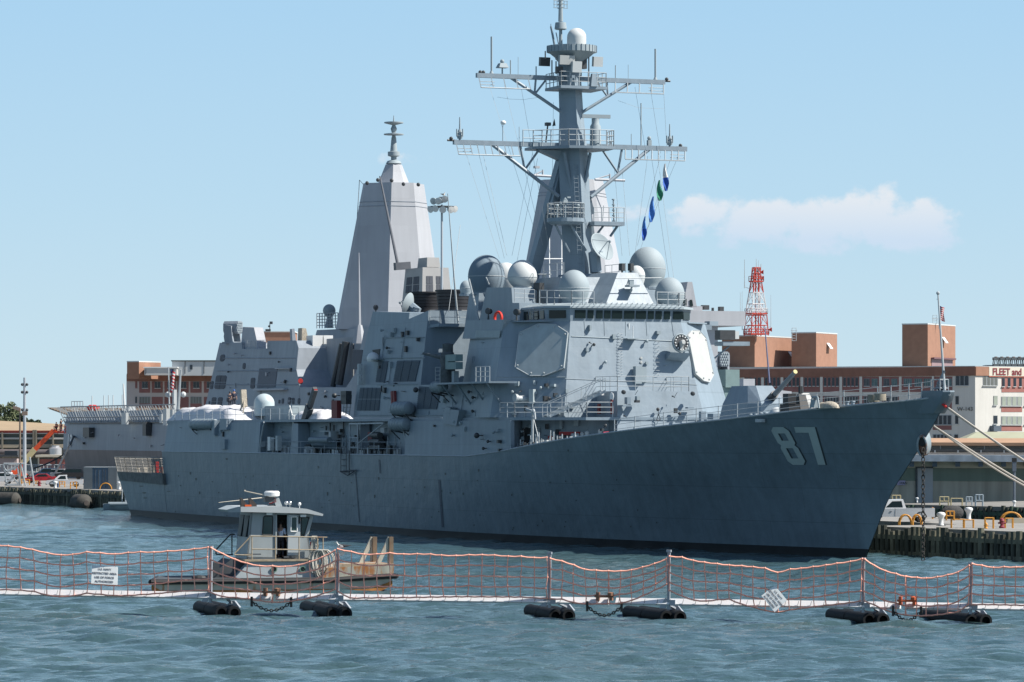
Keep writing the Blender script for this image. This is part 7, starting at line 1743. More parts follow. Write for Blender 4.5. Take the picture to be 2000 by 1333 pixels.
# ---- vehicles
tyre=mat('tyre',(.02,.02,.02),.9,.1,3); rim=mat('rim_grey',(.35,.36,.37),.4,.1,3); trim=mat('trim_black',(.03,.03,.03),.5,.1,3); tail=mat('tail_lamp',(.3,.02,.02),.3); hl=mat('head_lamp',(.6,.6,.55),.2)
def wheels(root,xs,w_,r):
    for x in xs:
        for y in (-w_,w_):
            sg=-1 if y<0 else 1; rt=V(0,sg,0).to_track_quat('Z','Y').to_matrix()
            t=MB().lathe([(r*.6,-.02),(r*.9,0),(r,-.04),(r,-.2),(r*.9,-.24),(r*.6,-.22)],(x,y,r),20,rt).build('tyre',tyre,root,True)
            MB().lathe([(.02,-.05),(r*.3,-.02),(r*.6,-.06),(r*.6,-.15),(.02,-.15)],(x,y,r),16,rt).build('rim',rim,t,True)
def vehicle(name,loc,rz,label,paint,body,cab,win,wx,r=.38,wd=.92,sc_=1.,bed=None,cat='car',group=None):
    # body / cab: side profiles (x,z); x = length, nose at -x
    root=empty(name,loc,rz,label,cat,group); root.scale=(sc_,)*3
    def arch(prof):
        return prof
    n=len(body); 
    rings=[[V(x,y*(1 if z>.55 else .98),z) for x,z in body] for y in (-wd,wd)]
    MB().loft(rings).build('body',paint,root)
    ci=.80
    rings=[[V(x,y*(wd*.97 if z<cab[0][1]+.05 else wd*ci),z) for x,z in cab] for y in (-1,1)]
    MB().loft(rings).build('cab',paint,root)
    for wn in win:
        zt=max(z for x,z in wn); zb=min(z for x,z in wn)
        for sg in (-1,1):
            def yy(z): t=(z-cab[0][1])/(max(c[1] for c in cab)-cab[0][1]); return wd*(.97+(ci-.97)*t)+.012
            mb=MB(); q=[V(x,sg*yy(z),z) for x,z in wn]; mb.prism(q,(0,-.03*sg,0)); mb.build('side_window',M['glass'],root)
    # windscreen and back glass
    xs=sorted(cab,key=lambda c:c[0]); 
    f0=cab[0]; f1=cab[1]; b1=cab[-2]; b0=cab[-1]
    for (p0,p1,nm,sg) in ((f0,f1,'windscreen',-1),(b0,b1,'rear_window',1)):
        a=V(p0[0]+sg*.015,0,p0[1]+.06); b=V(p1[0]+sg*.015,0,p1[1]-.06)
        mb=MB(); mb.add([a+V(0,-wd*.85,0),a+V(0,wd*.85,0),b+V(0,wd*.72,0),b+V(0,-wd*.72,0)],[(0,1,2,3)]); mb.build(nm,M['glass'],root)
    wheels(root,wx,wd-.02,r)
    x0=min(x for x,z in body); x1=max(x for x,z in body)
    for y in (-wd*.75,wd*.75):
        MB().box((x0+.02,y,.72),(.08,.3,.18)).build('headlight',hl,root); MB().box((x1-.02,y,.8),(.06,.16,.3)).build('tail_light',tail,root)
    MB().box((x0+.0,0,.45),(.14,wd*1.9,.2)).build('front_bumper',trim,root); MB().box((x1-.0,0,.45),(.14,wd*1.9,.18)).build('rear_bumper',trim,root)
    for wx_ in wx:
        for sg in (-1,1):
            mb=MB(); mb.loft([[V(wx_+(r+.09)*math.cos(t),sg*(wd+.012),r+(r+.09)*math.sin(t)) for t in [math.pi*k/10 for k in range(11)]],[V(wx_+(r+.0)*math.cos(t),sg*(wd+.014),r+(r+.0)*math.sin(t)) for t in [math.pi*k/10 for k in range(11)]]],cap=False,closed=False); mb.build('wheel_arch',trim,root)
    for sg in (-1,1): MB().box((cab[0][0]+.15,sg*(wd+.12),cab[0][1]+.12),(.1,.2,.14)).build('mirror',trim,root)
    if bed:
        MB().box(((bed[0]+bed[1])/2,0,bed[2]+.005),(bed[1]-bed[0]-.15,wd*1.75,.01)).build('bed_floor',trim,root)
    MB().box((cab[0][0]+.9,-wd-.01,.86),(.16,.02,.04)).box((cab[0][0]+.9,wd+.01,.86),(.16,.02,.04)).build('door_handle',trim,root)
    for sg in (-1,1): MB().tube((cab[0][0]+1.25,sg*(wd+.002),.42),(cab[0][0]+1.25,sg*(wd+.002),1.1),.008,n=4).build('door_seam',trim,root)
    return root
pick_body=[(-2.75,.45),(-2.78,.75),(-2.7,.98),(-1.6,1.10),(2.75,1.12),(2.75,.42)]
pick_cab=[(-1.65,1.08),(-.85,1.78),(.25,1.82),(.48,1.10)]
pick_win=[[(-1.15,1.18),(-.62,1.66),(.12,1.68),(.22,1.18)]]
wht=mat('car_white',(.70,.71,.72),.25,.02,1.)
p=at(1772,1020.5)
vehicle('pickup_truck',(p.x-.55,p.y+.6,DZP),R(2),'white pickup truck parked on the pier beside the destroyer bow',wht,pick_body,pick_cab,pick_win,(-1.9,1.65),sc_=.90,bed=(.5,2.7,1.12),cat='pickup truck')
p=at(127,951.5)
vehicle('pickup_truck',(p.x,p.y,DZP),R(3),'white pickup truck left of the grey container on the left pier',wht,pick_body,pick_cab,pick_win,(-1.9,1.65),sc_=.78,bed=(.5,2.7,1.12),cat='pickup truck')
sed=[(-2.3,.35),(-2.3,.75),(-1.2,.92),(2.2,.98),(2.3,.4)]; sedc=[(-1.1,.9),(-.35,1.38),(.9,1.4),(1.7,.96)]; sedw=[[(-.75,.97),(-.25,1.3),(.8,1.32),(1.25,.98)]]
suv=[(-2.3,.4),(-2.3,.95),(-1.3,1.08),(2.3,1.1),(2.3,.4)]; suvc=[(-1.3,1.05),(-.6,1.72),(1.9,1.75),(2.25,1.08)]; suvw=[[(-.95,1.15),(-.5,1.62),(1.8,1.64),(2.0,1.15)]]
def car(px,py,sc_,label,colr,kind,rz=0):
    p=at(px,py); b,c,w_=(sed,sedc,sedw) if kind=='sedan' else (suv,suvc,suvw)
    vehicle('parked_car',(p.x,p.y,DZP),R(rz),label,mat('car_%d_%d_%d'%tuple(int(x*99) for x in colr),colr,.3,.03,1.),b,c,w_,(-1.45,1.4),.33,.86,sc_,group='cars parked on the left pier')
car(79,944,.85,'bright red sedan parked behind the truss gangway',(.45,.02,.03),'sedan',4)
car(90,936,.85,'dark blue estate car parked behind the red sedan',(.02,.05,.10),'suv',8)
car(106,936,.8,'silver car parked behind the hood of the white pickup',(.45,.46,.48),'suv',-5)
car(136,937,.85,'black car just visible behind the bed of the white pickup',(.02,.02,.025),'suv',4)
car(-3,946,.85,'white van cut off by the left edge of the frame',(.7,.71,.72),'suv',0)
# ---- container
p=at(163,956); k=FP/p.y; w_=65/k; h_=43/k
o=empty('shipping_container',p,0,'grey corrugated container with blue end doors beside the destroyer stern','container')
g1=mat('container_grey',(.10,.125,.145),.6,.1,1.5,seams=2.5,rust=.15); g2=mat('container_blue',(.06,.11,.17),.6,.15,1.5,seams=2.)
MB().box((w_*.13,1.5,h_/2),(w_*.26,3,h_)).build('left_body',g1,o); MB().box((w_*.5,1.6,h_/2-.03),(w_*.47,3,h_-.06)).build('door_end',g2,o); MB().box((w_*.87,1.55,h_/2),(w_*.26,3,h_)).build('right_body',g1,o)
for x in (.35,.45,.58,.66): MB().tube((w_*x,.07,.15),(w_*x,.07,h_-.2),.025).build('lock_bar',M['dark'],o)
MB().box((w_*.5,1.6,h_+.0),(w_,3.1,.05)).build('roof_edge',M['rail'],o)
# ---- floating fenders
def fender(px,py,rpx,lng,ang,label,z=.5):
    Y=8.3*FP/(py-YH)-.0; k=FP/Y; r=rpx/k; c=V((px-1000)/FP*Y,Y-r,z); o=empty('ship_fender',(c.x,c.y,0),R(ang),label,'fender','black floating fenders')
    rt=V(1,0,0).to_track_quat('Z','Y').to_matrix(); pr=[(.02,-lng/2-r*.6),(r*.35,-lng/2-r*.55),(r*.8,-lng/2-r*.25),(r,-lng/2),(r,lng/2),(r*.8,lng/2+r*.25),(r*.35,lng/2+r*.55),(.02,lng/2+r*.6)]
    MB().lathe(pr,(0,0,z),26,rt).build('rubber_body',mat('fender_rubber',(.05,.048,.042),.8,.3,1.5,rust=.1,bump=.3,bs=4),o,True)
    MB().lathe([(r*.3,lng/2+r*.56),(r*.3,lng/2+r*.66),(.02,lng/2+r*.66)],(0,0,z),12,rt).build('end_ring',mat('hinge_dark',(.06,.05,.045),.8,.3,3),o,True)
fender(160,991,17,2.0,-62,'round-ended black fender against the piles below the white pickup')
fender(8,985,15,3.6,-28,'long black fender against the piles at the left edge')
p=at(1861,1014); o=empty('ship_fender',p,0,'black netted fender lying on the pier behind the white bollards','fender','black floating fenders')
MB().lathe([(.02,-.85),(.25,-.8),(.5,-.5),(.55,0),(.5,.5),(.25,.8),(.02,.85)],(0,.3,.45),20,V(1,.3,0).to_track_quat('Z','Y').to_matrix()).build('rubber_body',mat('net_rubber',(.045,.045,.045),.9,.3,6,bump=.6,bs=9),o,True)
# ---- boom lift with two workers
p=at(40,938); k=FP/p.y; P_=lambda px,py: V((px-1000)/FP*p.y,p.y,CH+(YH-py)*p.y/FP)-p
orng=mat('lift_orange',(.75,.09,.02),.5,.05,2); crm=mat('boom_cream',(.62,.52,.28),.5,.08,2)
o=empty('boom_lift',p,0,'orange and cream boom lift raised toward the stern of the pale ship','boom lift')
MB().hexa([V(-1.3,-.8,.5),V(1,-.8,.5),V(1,.8,.5),V(-1.3,.8,.5),V(-1.1,-.7,1.3),V(.6,-.7,1.2),V(.6,.7,1.2),V(-1.1,.7,1.3)]).build('turntable',orng,o)
MB().box((0,0,.35),(2.2,1.6,.35)).build('chassis',M['dark'],o)
for x in (-.8,.8):
    for y in (-.85,.85): MB().lathe([(.05,-.12),(.38,-.12),(.38,.12),(.05,.12)],(x,y,.38),14,V(0,1,0).to_track_quat('Z','Y').to_matrix()).build('wheel',tyre,o)
MB().beam(P_(34,922),P_(44,905),.5,.6).build('riser',orng,o)
MB().beam(P_(44,906),P_(68,878),.45,.75).build('lower_boom',crm,o)
MB().beam(P_(67,880),P_(105,841),.4,.6).build('upper_boom',orng,o)
b_=P_(117,846); mb=MB().box(b_+V(0,0,-.0),(1.5,1,.12))
rail(mb,[b_+V(-.75,-.5,0),b_+V(.75,-.5,0),b_+V(.75,.5,0),b_+V(-.75,.5,0),b_+V(-.75,-.5,0)],.9,2,.75,r=.03); mb.build('basket',mat('dark_red',(.22,.03,.03)),o)
MB().beam(P_(105,841),b_+V(-.2,0,0),.2,.3).build('jib',orng,o)
q=p+b_; person('person',(q.x+.15,q.y,q.z+.1),R(70),'worker in black standing in the boom lift basket, arm raised to the ship',pose='reach',shirt=(.01,.012,.02),trous=(.01,.012,.02),h=1.8)
person('person',(q.x-.5,q.y+.1,q.z+.1),R(60),'worker crouching lower at the left end of the boom lift basket',pose='lean',shirt=(.05,.02,.02),trous=(.02,.02,.03),h=1.35)
# ---- truss gangway
p=at(10,950); P2_=lambda px,py,dy=0: V((px-1000)/FP*(p.y+dy),p.y+dy,CH+(YH-py)*(p.y+dy)/FP)-p
o=empty('truss_gangway',p,0,'silver truss gangway stair standing at the left of the pier','gangway')
for dy in (0,1.5):
    mb=MB()
    for a,b in (((7,906),(13,950)),((33,908),(40,948)),((40,905),(50,950)),((58,893),(67,948)),((7,906),(48,906)),((9,923),(36,910)),((12,944),(36,926)),((9,925),(34,930)),((12,947),(38,947)),((8,915),(36,945))): mb.tube(P2_(*a,dy),P2_(*b,dy),.10,n=5)
    mb.build('truss_side',M['rail'],o)
MB().box(P2_(27,949,.7)+V(0,0,.1),(2.0,1.5,.15)).build('platform',M['rail'],o)
# ---- lamp posts
def lamp_tall(px,yt,yb,Y,label,heads,m,r=.14):
    x=(px-1000)/FP*Y; zt=CH+(YH-yt)*Y/FP; zb=DZP; o=empty('lamp_post',(x,Y,zb),0,label,'lamp post'); MB().tube((0,0,0),(0,0,zt-zb),r,r*.6,10).build('pole',m,o,True)
    return o,zt-zb
gp=mat('post_silver',(.42,.46,.50),.4,.05,1.); bp_=mat('post_brown',(.22,.17,.13),.7,.1,2)
o,h=lamp_tall(48,738,0,500,'tall silver mast with small fittings at the left pier',None,gp,.26)
for dz in (.9,1.9,4.2): MB().tube((-.35,0,h-dz),(.35,0,h-dz),.06).ball((-.3,0,h-dz),.2,n=8,m=5).ball((.3,0,h-dz),.2,n=8,m=5).build('light_fitting',M['dark'],o)
o,h=lamp_tall(39,797,0,480,'shorter brown lamp post left of the silver mast',None,bp_,.16)
MB().hexa([V(-.9,-.3,h-.1),V(-.1,-.3,h-.4),V(-.1,.3,h-.4),V(-.9,.3,h-.1),V(-.8,-.3,h+.25),V(-.05,-.3,h+.05),V(-.05,.3,h+.05),V(-.8,.3,h+.25)]).build('lamp_head',mat('lamp_brown',(.3,.22,.17),.6),o)
MB().box((.6,0,h-.7),(.7,.4,.5)).build('lamp_head',mat('lamp_brown',(.3,.22,.17)),o)
Y=352; o,h=lamp_tall(863,400,0,Y,'tall floodlight mast with a ring of round lamps between the two ships',None,gp,.16)
MB().lathe([(1.1,h-.25),(1.15,h-.2),(1.1,h-.15)],(0,0,0),20).tube((-1.3,0,h-.2),(1.3,0,h-.2),.05).tube((0,-1.2,h-.2),(0,1.2,h-.2),.05).build('lamp_ring',M['dark'],o)
lw=mat('lamp_glass_white',(.7,.7,.68),.3,.05)
for dx,dy,dz in ((-1.0,-.4,-.45),(-.55,-.9,-.4),(.1,-1.,-.5),(.8,-.7,-.5),(1.15,0,-.4),(-.75,.3,.35),(-.1,.2,.45),(.25,-.2,.5),(-.3,-.6,.3)):
    rt=V(dx*.5,-.7,-.25).to_track_quat('Z','Y').to_matrix(); l=MB().lathe([(.1,-.3),(.25,-.2),(.3,.05),(.33,.1)],(dx,dy,h+dz),14,rt).build('floodlight',M['dome'],o,True); MB().lathe([(.32,.1),(.02,.13)],(dx,dy,h+dz),14,rt).build('lens',lw,l,True)
gull((o.location.x+.15,Y,DZP+h+.72),R(60),'white gull perched on top of the tall floodlight mast',1.1,1)
p=WP(1981,905,350); o=empty('lamp_post',(p.x,350,DZP),0,'slim blue-grey post with a box on top by the warehouse wall','lamp post')
MB().tube((0,0,0),(0,0,p.z-DZP),.11,n=8).build('pole',mat('post_bluegrey',(.12,.15,.19),.5,.1,2),o); MB().box((0,0,p.z-DZP-.3),(.35,.35,.9)).build('box',mat('post_bluegrey',(.12,.15,.19)),o); MB().box((0,0,p.z-DZP+.3),(.4,.4,.35)).build('lamp_cap',M['black'],o)
# ================================================================= BUILDINGS
brick=mat('brick_shaded_brown',(.25,.125,.09),.9,.12,.6,streak=.05); brickm=mat('brick_shaded_mauve',(.25,.12,.115),.9,.12,.6); plast=mat('render_cream',(.62,.61,.57),.9,.04,.3,streak=.05); metalw=mat('metal_pale',(.5,.53,.54),.6,.05,.5,seams=1.5)  # brown and mauve carry the shaded facades' tone in the brick colour
brick2=mat('brick_lit_orange',(.34,.18,.12),.9,.08,.8)  # sunlit tone of the same brick
frm=mat('window_frame_grey',(.25,.27,.28),.6,.1,2)
Cn=V(98.3,815,0); WL=Frame((Cn.x,Cn.y),math.atan2(.308,-.952)); WR=Frame((Cn.x,Cn.y),math.atan2(.6,.8))
bld=empty('office_building',(Cn.x,Cn.y,0),0,'long cream and brick office building at the right with a lit corner facade','building')
def wl(p,fr): w_=fr.O+fr.a*p.x+fr.n*p.y; return V(w_.x,w_.y,p.z)-Cn
ROOF=CH+(YH-716)*815/FP
El=wl(V(78,0,0),WL); Er=wl(V(60,0,0),WR)
fp=[V(0,0,DZP),V(El.x,El.y,DZP),V(El.x+20,El.y+60,DZP),V(Er.x-10,Er.y+50,DZP),V(Er.x,Er.y,DZP)]
fp=[V(0,0,DZP),V(Er.x,Er.y,DZP),V(Er.x-5,Er.y+50,DZP),V(El.x+20,El.y+60,DZP),V(El.x,El.y,DZP)]
MB().prism(fp,(0,0,ROOF-DZP-.02)).build('wall',plast,bld)
MB().prism([V(p.x*.999,p.y+.3,ROOF) for p in fp],(0,0,.12)).build('roof',M['dome'],bld)
def fpoly(fr,pts,off,th_,name,m,par,sgn,root=bld,base=Cn):
    q=[]
    for x,y in pts:
        h=fr.hit(x,y,'u',sgn*off); w_=fr.O+fr.a*h.x+fr.n*h.y; q.append(V(w_.x,w_.y,h.z)-base)
    nn=fr.n*sgn; nn=V(nn.x,nn.y,0)
    return MB().prism(q,-nn*th_).build(name,m,par or root)
def R4(x0,y0,x1,y1,dy=0): return [(x0,y0),(x1,y0+dy),(x1,y1+dy),(x0,y1)]
def win(fr,x0,y0,x1,y1,sgn,par=None,root=bld,base=Cn,mull=1,glassm=None,sill=True,name='window',dy=0.):
    f=fpoly(fr,R4(x0,y0,x1,y1,dy),.10,.2,name,frm,par,sgn,root,base)
    nx=mull+1; w_=(x1-x0); g_=max(.25,w_*.04)
    for i in range(nx):
        fpoly(fr,R4(x0+w_*i/nx+g_,y0+.6,x0+w_*(i+1)/nx-g_,y1-.6,dy),.13,.02,'pane',glassm or M['glass'],f,sgn,root,base)
    if sill: fpoly(fr,R4(x0-.3,y1,x1+.3,y1+1,dy),.3,.3,'sill',M['domew'],f,sgn,root,base)
    return f
dgl=mat('glass_dark_blue',(.02,.03,.042),.25,.3,.5); pgl=mat('glass_curtained',(.32,.36,.30),.4,.1,.8); tgl=mat('glass_teal',(.05,.12,.13),.2,.3,2)
# left (shaded) facade
fpoly(WL,[(1360,722.6),(1904.6,716.3),(1904.6,734),(1360,738.5)],.25,.4,'brick_parapet',brick,None,1)
bx=[1454,1492,1530,1569,1607,1645,1684,1722.5]
for i,x0 in enumerate(bx):
    x1=x0+33
    fpoly(WL,R4(x0,736.5,x1,766),.06,.2,'brick_panel',brickm,None,1)
    if i<6:
        for k in range(4): win(WL,x0+2+k*7.9,738,x0+7+k*7.9,754.5,1,mull=0,glassm=dgl)
    else:
        for k in range(2): win(WL,x0+3+k*15.5,740,x0+14.5+k*15.5,754.5,1,mull=3,glassm=tgl if k else dgl)
    fpoly(WL,R4(x0,774,x1,789),.06,.2,'brick_panel',brickm,None,1)
    if i>=1: win(WL,x0+3,775,x1-2,788,1,mull=4,glassm=dgl,sill=False)
fpoly(WL,R4(1761,736,1860,766),.05,.2,'brick_panel',brickm,None,1)
for x0,x1 in ((1765,1781),(1786,1801),(1804,1818),(1842,1859)): win(WL,x0,740,x1,754.5,1,mull=3,glassm=tgl)
fpoly(WL,R4(1820,735,1824,767),.3,.3,'pilaster',plast,None,1)
for x in bx: fpoly(WL,R4(x-5.5,735,x-.3,800),.18,.3,'pilaster',plast,None,1)
win(WL,1866,734.5,1892,753.5,1,mull=2,glassm=dgl)
win(WL,1866,774,1872.5,790.5,1,mull=0,glassm=dgl); win(WL,1865.5,811.5,1871.5,828.5,1,mull=0,glassm=dgl); win(WL,1824,811.5,1858.5,830,1,mull=3,glassm=dgl)
fpoly(WL,R4(1822,831.5,1858.5,840),.06,.2,'brick_panel',brickm,None,1); win(WL,1822,849,1858,858,1,mull=4,glassm=dgl); win(WL,1864,849,1871,857,1,mull=0,glassm=dgl)
fpoly(WL,R4(1840,774,1859,800),.06,.2,'brick_panel',brickm,None,1)
sc_=815*7.5/FP
org=WL.hit(1869.3,803.,'u',.08); X_=-WL.a; c_=wl(org,WL); text_mesh('W-143',11*815/FP,.03,'building_number',M['dark'],bld,X_,c_,V(0,0,1))
# right (sunlit) facade
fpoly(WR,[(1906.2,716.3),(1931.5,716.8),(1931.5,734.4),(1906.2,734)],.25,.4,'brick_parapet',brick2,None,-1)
fpoly(WR,[(1932,717.2),(2050,719),(2050,736),(1932,734.6)],.3,.4,'sign_board',mat('sign_cream',(.66,.62,.52),.6,.03),None,-1)
fpoly(WR,[(1932,735.2),(2050,736.6),(2050,738),(1932,736.4)],.25,.4,'red_line',mat('line_red',(.5,.12,.07),.7),None,-1)
org=WR.hit(1938.5,732.3,'u',-.36); c_=wl(org,WR); text_mesh('FLEET and',18.6*815/FP,.03,'sign_lettering',mat('sign_maroon',(.22,.03,.04),.6),bld,WR.a,c_,V(0,0,1),True)
win(WR,1920.5,735.5,1949,753.5,-1,mull=3,glassm=mat('glass_mid',(.14,.15,.14),.3,.1),dy=.4)
fpoly(WR,R4(1956.5,738,2040,766.5),.06,.2,'brick_panel',mat('brick_lit_pinkish',(.33,.14,.12),.9,.08,.8),None,-1)  # brick panels again, in their sunlit tone
for k in range(7): win(WR,1957.5+k*11.1,738.5,1962.8+k*11.1,755.5,-1,mull=0,glassm=dgl)
pk=mat('brick_lit_pinkish',(.33,.14,.12))
for y0,y1,gm in ((775,793,pgl),(813.5,830,pgl)):
    win(WR,1956,y0,1996.5,y1,-1,mull=3,glassm=gm,dy=.3); win(WR,1941,y0-1.5,1948.5,y1-1.5,-1,mull=0,glassm=dgl if y0>800 else pgl)
    fpoly(WR,R4(1956,y1+2,1996.5,y1+12),.06,.2,'brick_panel',pk,None,-1); win(WR,2001,y0,2030,y1,-1,mull=2,glassm=gm)
fpoly(WR,R4(1941,832,1956,843),1.2,1.3,'entrance_box',M['louver'],None,-1)
# roof plant
def rpl(fr,px,py,y,sgn=1): h=fr.hit(px,py,'u',y); return wl(h,fr)
cu=empty('cooling_unit',WP(1940,716,835),0,'rusty row of open-framed cooling units on the roof above the lettered sign','cooling unit')
k=835/FP
for i in range(6):
    x=i*11.5*k; MB().box((x+5*k,0,15*k),(10.4*k,3,5*k)).box((x+5*k,0,2.5*k),(10.4*k,3,4*k)).build('fan_housing',mat('unit_grey',(.16,.17,.17),.7,.3,1.,rust=.4),cu)
    mb=MB(); [mb.beam((x+d*k,yy,4*k),(x+e*k,yy,13*k),.18,.18) for d,e in ((.6,2),(9.6,8.4)) for yy in (-1.4,1.4)]; mb.build('leg',M['dark'],cu)
    MB().tube((x+5*k,0,17*k),(x+5*k,0,19*k),3*k,n=12).build('fan_stack',mat('hinge_rust',(.25,.12,.07)),cu)
MB().box((60*k,2.5,1*k),(150*k,6,3*k)).build('base',M['louver'],cu)
# penthouse towers
def tower(x0,xm,x1,yt,yb,Y,label,awn=None,ytr=None):
    # shaded left face x0..xm , sunlit right face xm..x1
    P0=WP(xm,yb,Y); nl=V(-.45,-.89,0); nr=V(.89,-.45,0)
    dl=V(-.89,.45,0); dr=V(.45,.89,0)
    def along(d,px): t=((px-1000)/FP*P0.y-P0.x)/(d.x-(px-1000)/FP*d.y); return t
    a,b=along(dl,x0),along(dr,x1); zt=CH+(YH-yt)*Y/FP; zb=P0.z-1.5
    root=empty('roof_tower',(P0.x,P0.y,zb),0,label,'roof tower','brick towers on the roof')
    f=[V(0,0,0),dl*a,dl*a+dr*b,dr*b]; MB().prism(f,(0,0,zt-zb)).build('wall',brick2,root)
    c=sum(f,V(0,0,0))/4; MB().prism([c+(q-c)*1.015+V(0,0,zt-zb) for q in f],(0,0,.25)).build('coping',M['domew'],root)
    if awn:
        ax,ay=awn; t=along(dr,ax); z=CH+(YH-ay)*Y/FP-zb; q=dr*t
        MB().hexa([q+V(0,0,0)+V(0,0,z-.9)+nr*.9-dr*.8,q+V(0,0,z-.9)+nr*.9+dr*.8,q+V(0,0,z+.3)+nr*.02+dr*.8,q+V(0,0,z+.3)+nr*.02-dr*.8,q+V(0,0,z-.8)+nr*.95-dr*.8,q+V(0,0,z-.8)+nr*.95+dr*.8,q+V(0,0,z+.45)+nr*.02+dr*.8,q+V(0,0,z+.45)+nr*.02-dr*.8]).build('louvre_hood',M['white'],root)
    return root,dr,nr,along,zb
tower(1410,1474,1562,657,722,838,'low wide brick block under the red and white lattice tower',(1542,688))
tower(1546,1594,1635,651,720,845,'brick roof tower just right of the block under the lattice tower',(1617,673))
t_,dr,nr,al,zb=tower(1762,1812,1866,634,718,826,'tallest square brick roof tower behind the jackstaff',(1842,661))
a,b=al(dr,1819),al(dr,1860); z0=CH+(YH-718)*826/FP-zb; z1=CH+(YH-702)*826/FP-zb
MB().prism([dr*a+nr*.05+V(0,0,z0),dr*b+nr*.05+V(0,0,z0),dr*b+nr*.05+V(0,0,z1),dr*a+nr*.05+V(0,0,z1)],nr*.05).build('roller_door',mat('door_mauve',(.28,.19,.2),.7,.05),t_); MB().prism([dr*(a-.3)+V(0,0,z1),dr*(b+.3)+V(0,0,z1),dr*(b+.3)+nr*.8+V(0,0,z1+.1),dr*(a-.3)+nr*.8+V(0,0,z1+.1)],(0,0,.35)).build('door_hood',mat('door_mauve2',(.16,.08,.09),.7,.05),t_)
q=WP(1834,634,830); o=empty('flag_mast',q,0,'thin flag mast on the tallest brick roof tower','flag pole'); MB().tube((0,0,-1),(0,0,4.2),.07).build('pole',M['rail'],o); MB().ball((0,0,4.25),.14,n=8,m=5).build('finial',M['rail'],o)
usflag((q.x+.15,q.y,q.z+4.0),3.0,1.0,'small striped flag flying above the tallest brick roof tower behind the jackstaff',None,0)
for xx,yt,w_,lb in ((1551,641,9,'left'),(1826,616,7,'right')):
    q=WP(xx,657 if xx<1700 else 634,832); k=832/FP; o=empty('roof_ladder',q,0,'small caged access ladder on the roof beside the %s'%('lattice tower block' if xx<1700 else 'jackstaff top'),'ladder'); mb=MB(); ladder(mb,V(0,0,-1),V(0,0,(657 if xx<1700 else 634)*k-yt*k),V(.9,0,0),.5,.06); mb.path([V(-.6,-.4,1.2),V(.6,-.4,1.2),V(.6,.6,1.2),V(-.6,.6,1.2),V(-.6,-.4,1.2)],.05,4); mb.build('cage',M['rail'],o)
# lattice tower
Yt=836; k=Yt/FP; q=WP(1477,656,Yt)
lt=empty('lattice_tower',q,R(20),'red and white lattice radio tower on the low brick block','radio tower')
redp=mat('tower_red',(.55,.06,.04),.6,.1,1.); whp=mat('tower_white',(.7,.7,.7),.6,.05,1.)
H_=[(0,22.5),(37,20),(60,17.5),(80,14),(108,9.5),(133,7.2)] # height px, half width px
lev=[(0,redp),(20,redp),(40,whp),(62,whp),(84,redp),(106,redp),(122,redp),(133,redp)]
def hw(h):
    for (a,wa),(b,wb__) in zip(H_,H_[1:]):
        if a<=h<=b: return (wa+(wb__-wa)*(h-a)/(b-a))
    return 7.2
for (h0,m_),(h1,_) in zip(lev,lev[1:]):
    mb=MB(); w0,w1=hw(h0)*k*.8,hw(h1)*k*.8; c0=[V(w0*a,w0*b,h0*k) for a,b in ((-1,-1),(1,-1),(1,1),(-1,1))]; c1=[V(w1*a,w1*b,h1*k) for a,b in ((-1,-1),(1,-1),(1,1),(-1,1))]
    for i in range(4):
        j=(i+1)%4; mb.tube(c0[i],c1[i],.13,n=5); mb.tube(c0[i],(c1[i]+c1[j])/2,.07,n=4); mb.tube(c0[j],(c1[i]+c1[j])/2,.07,n=4); mb.tube(c1[i],c1[j],.08,n=4)
    mb.tube((0,.3,h0*k),(0,.3,h1*k),.16,n=6); mb.tube((.5,0,h0*k),(.5,0,h1*k),.14,n=6)
    mb.build('lattice_section',m_,lt)
for h_,w_ in ((106,11),(43,17),(3,19)):
    mb=MB(); ww=w_*k; mb.box((0,0,h_*k),(2*ww,2*ww,.3)); mb.build('platform',redp,lt); mb=MB(); rail(mb,[V(-ww,-ww,h_*k),V(ww,-ww,h_*k),V(ww,ww,h_*k),V(-ww,ww,h_*k),V(-ww,-ww,h_*k)],1.1,2,1.5,r=.05); mb.build('platform_rail',redp if h_!=43 else whp,lt)
for dx,h0,h1,r in ((-26,92,148,.10),(-1,120,150,.10),(3.5,125,147,.07),(-35,20,84,.07),(-31,10,86,.07),(30,15,80,.06),(9,128,140,.12)): MB().tube((dx*k,-.3,h0*k),(dx*k,-.3,h1*k),r,r*.5,5).tube((dx*k,-.3,h0*k+.3),(dx*k*.6,0,h0*k),.05).build('whip_antenna',M['rail'],lt)
for dx,h_ in ((10,124),(11,112),(28,12)): MB().lathe([(.02,-.5),(.5,.3),(.52,.35),(.02,.3)],(dx*k,-.5,h_*k),10,V(1,-.4,0).to_track_quat('Z','Y').to_matrix()).build('horn_antenna',redp,lt)
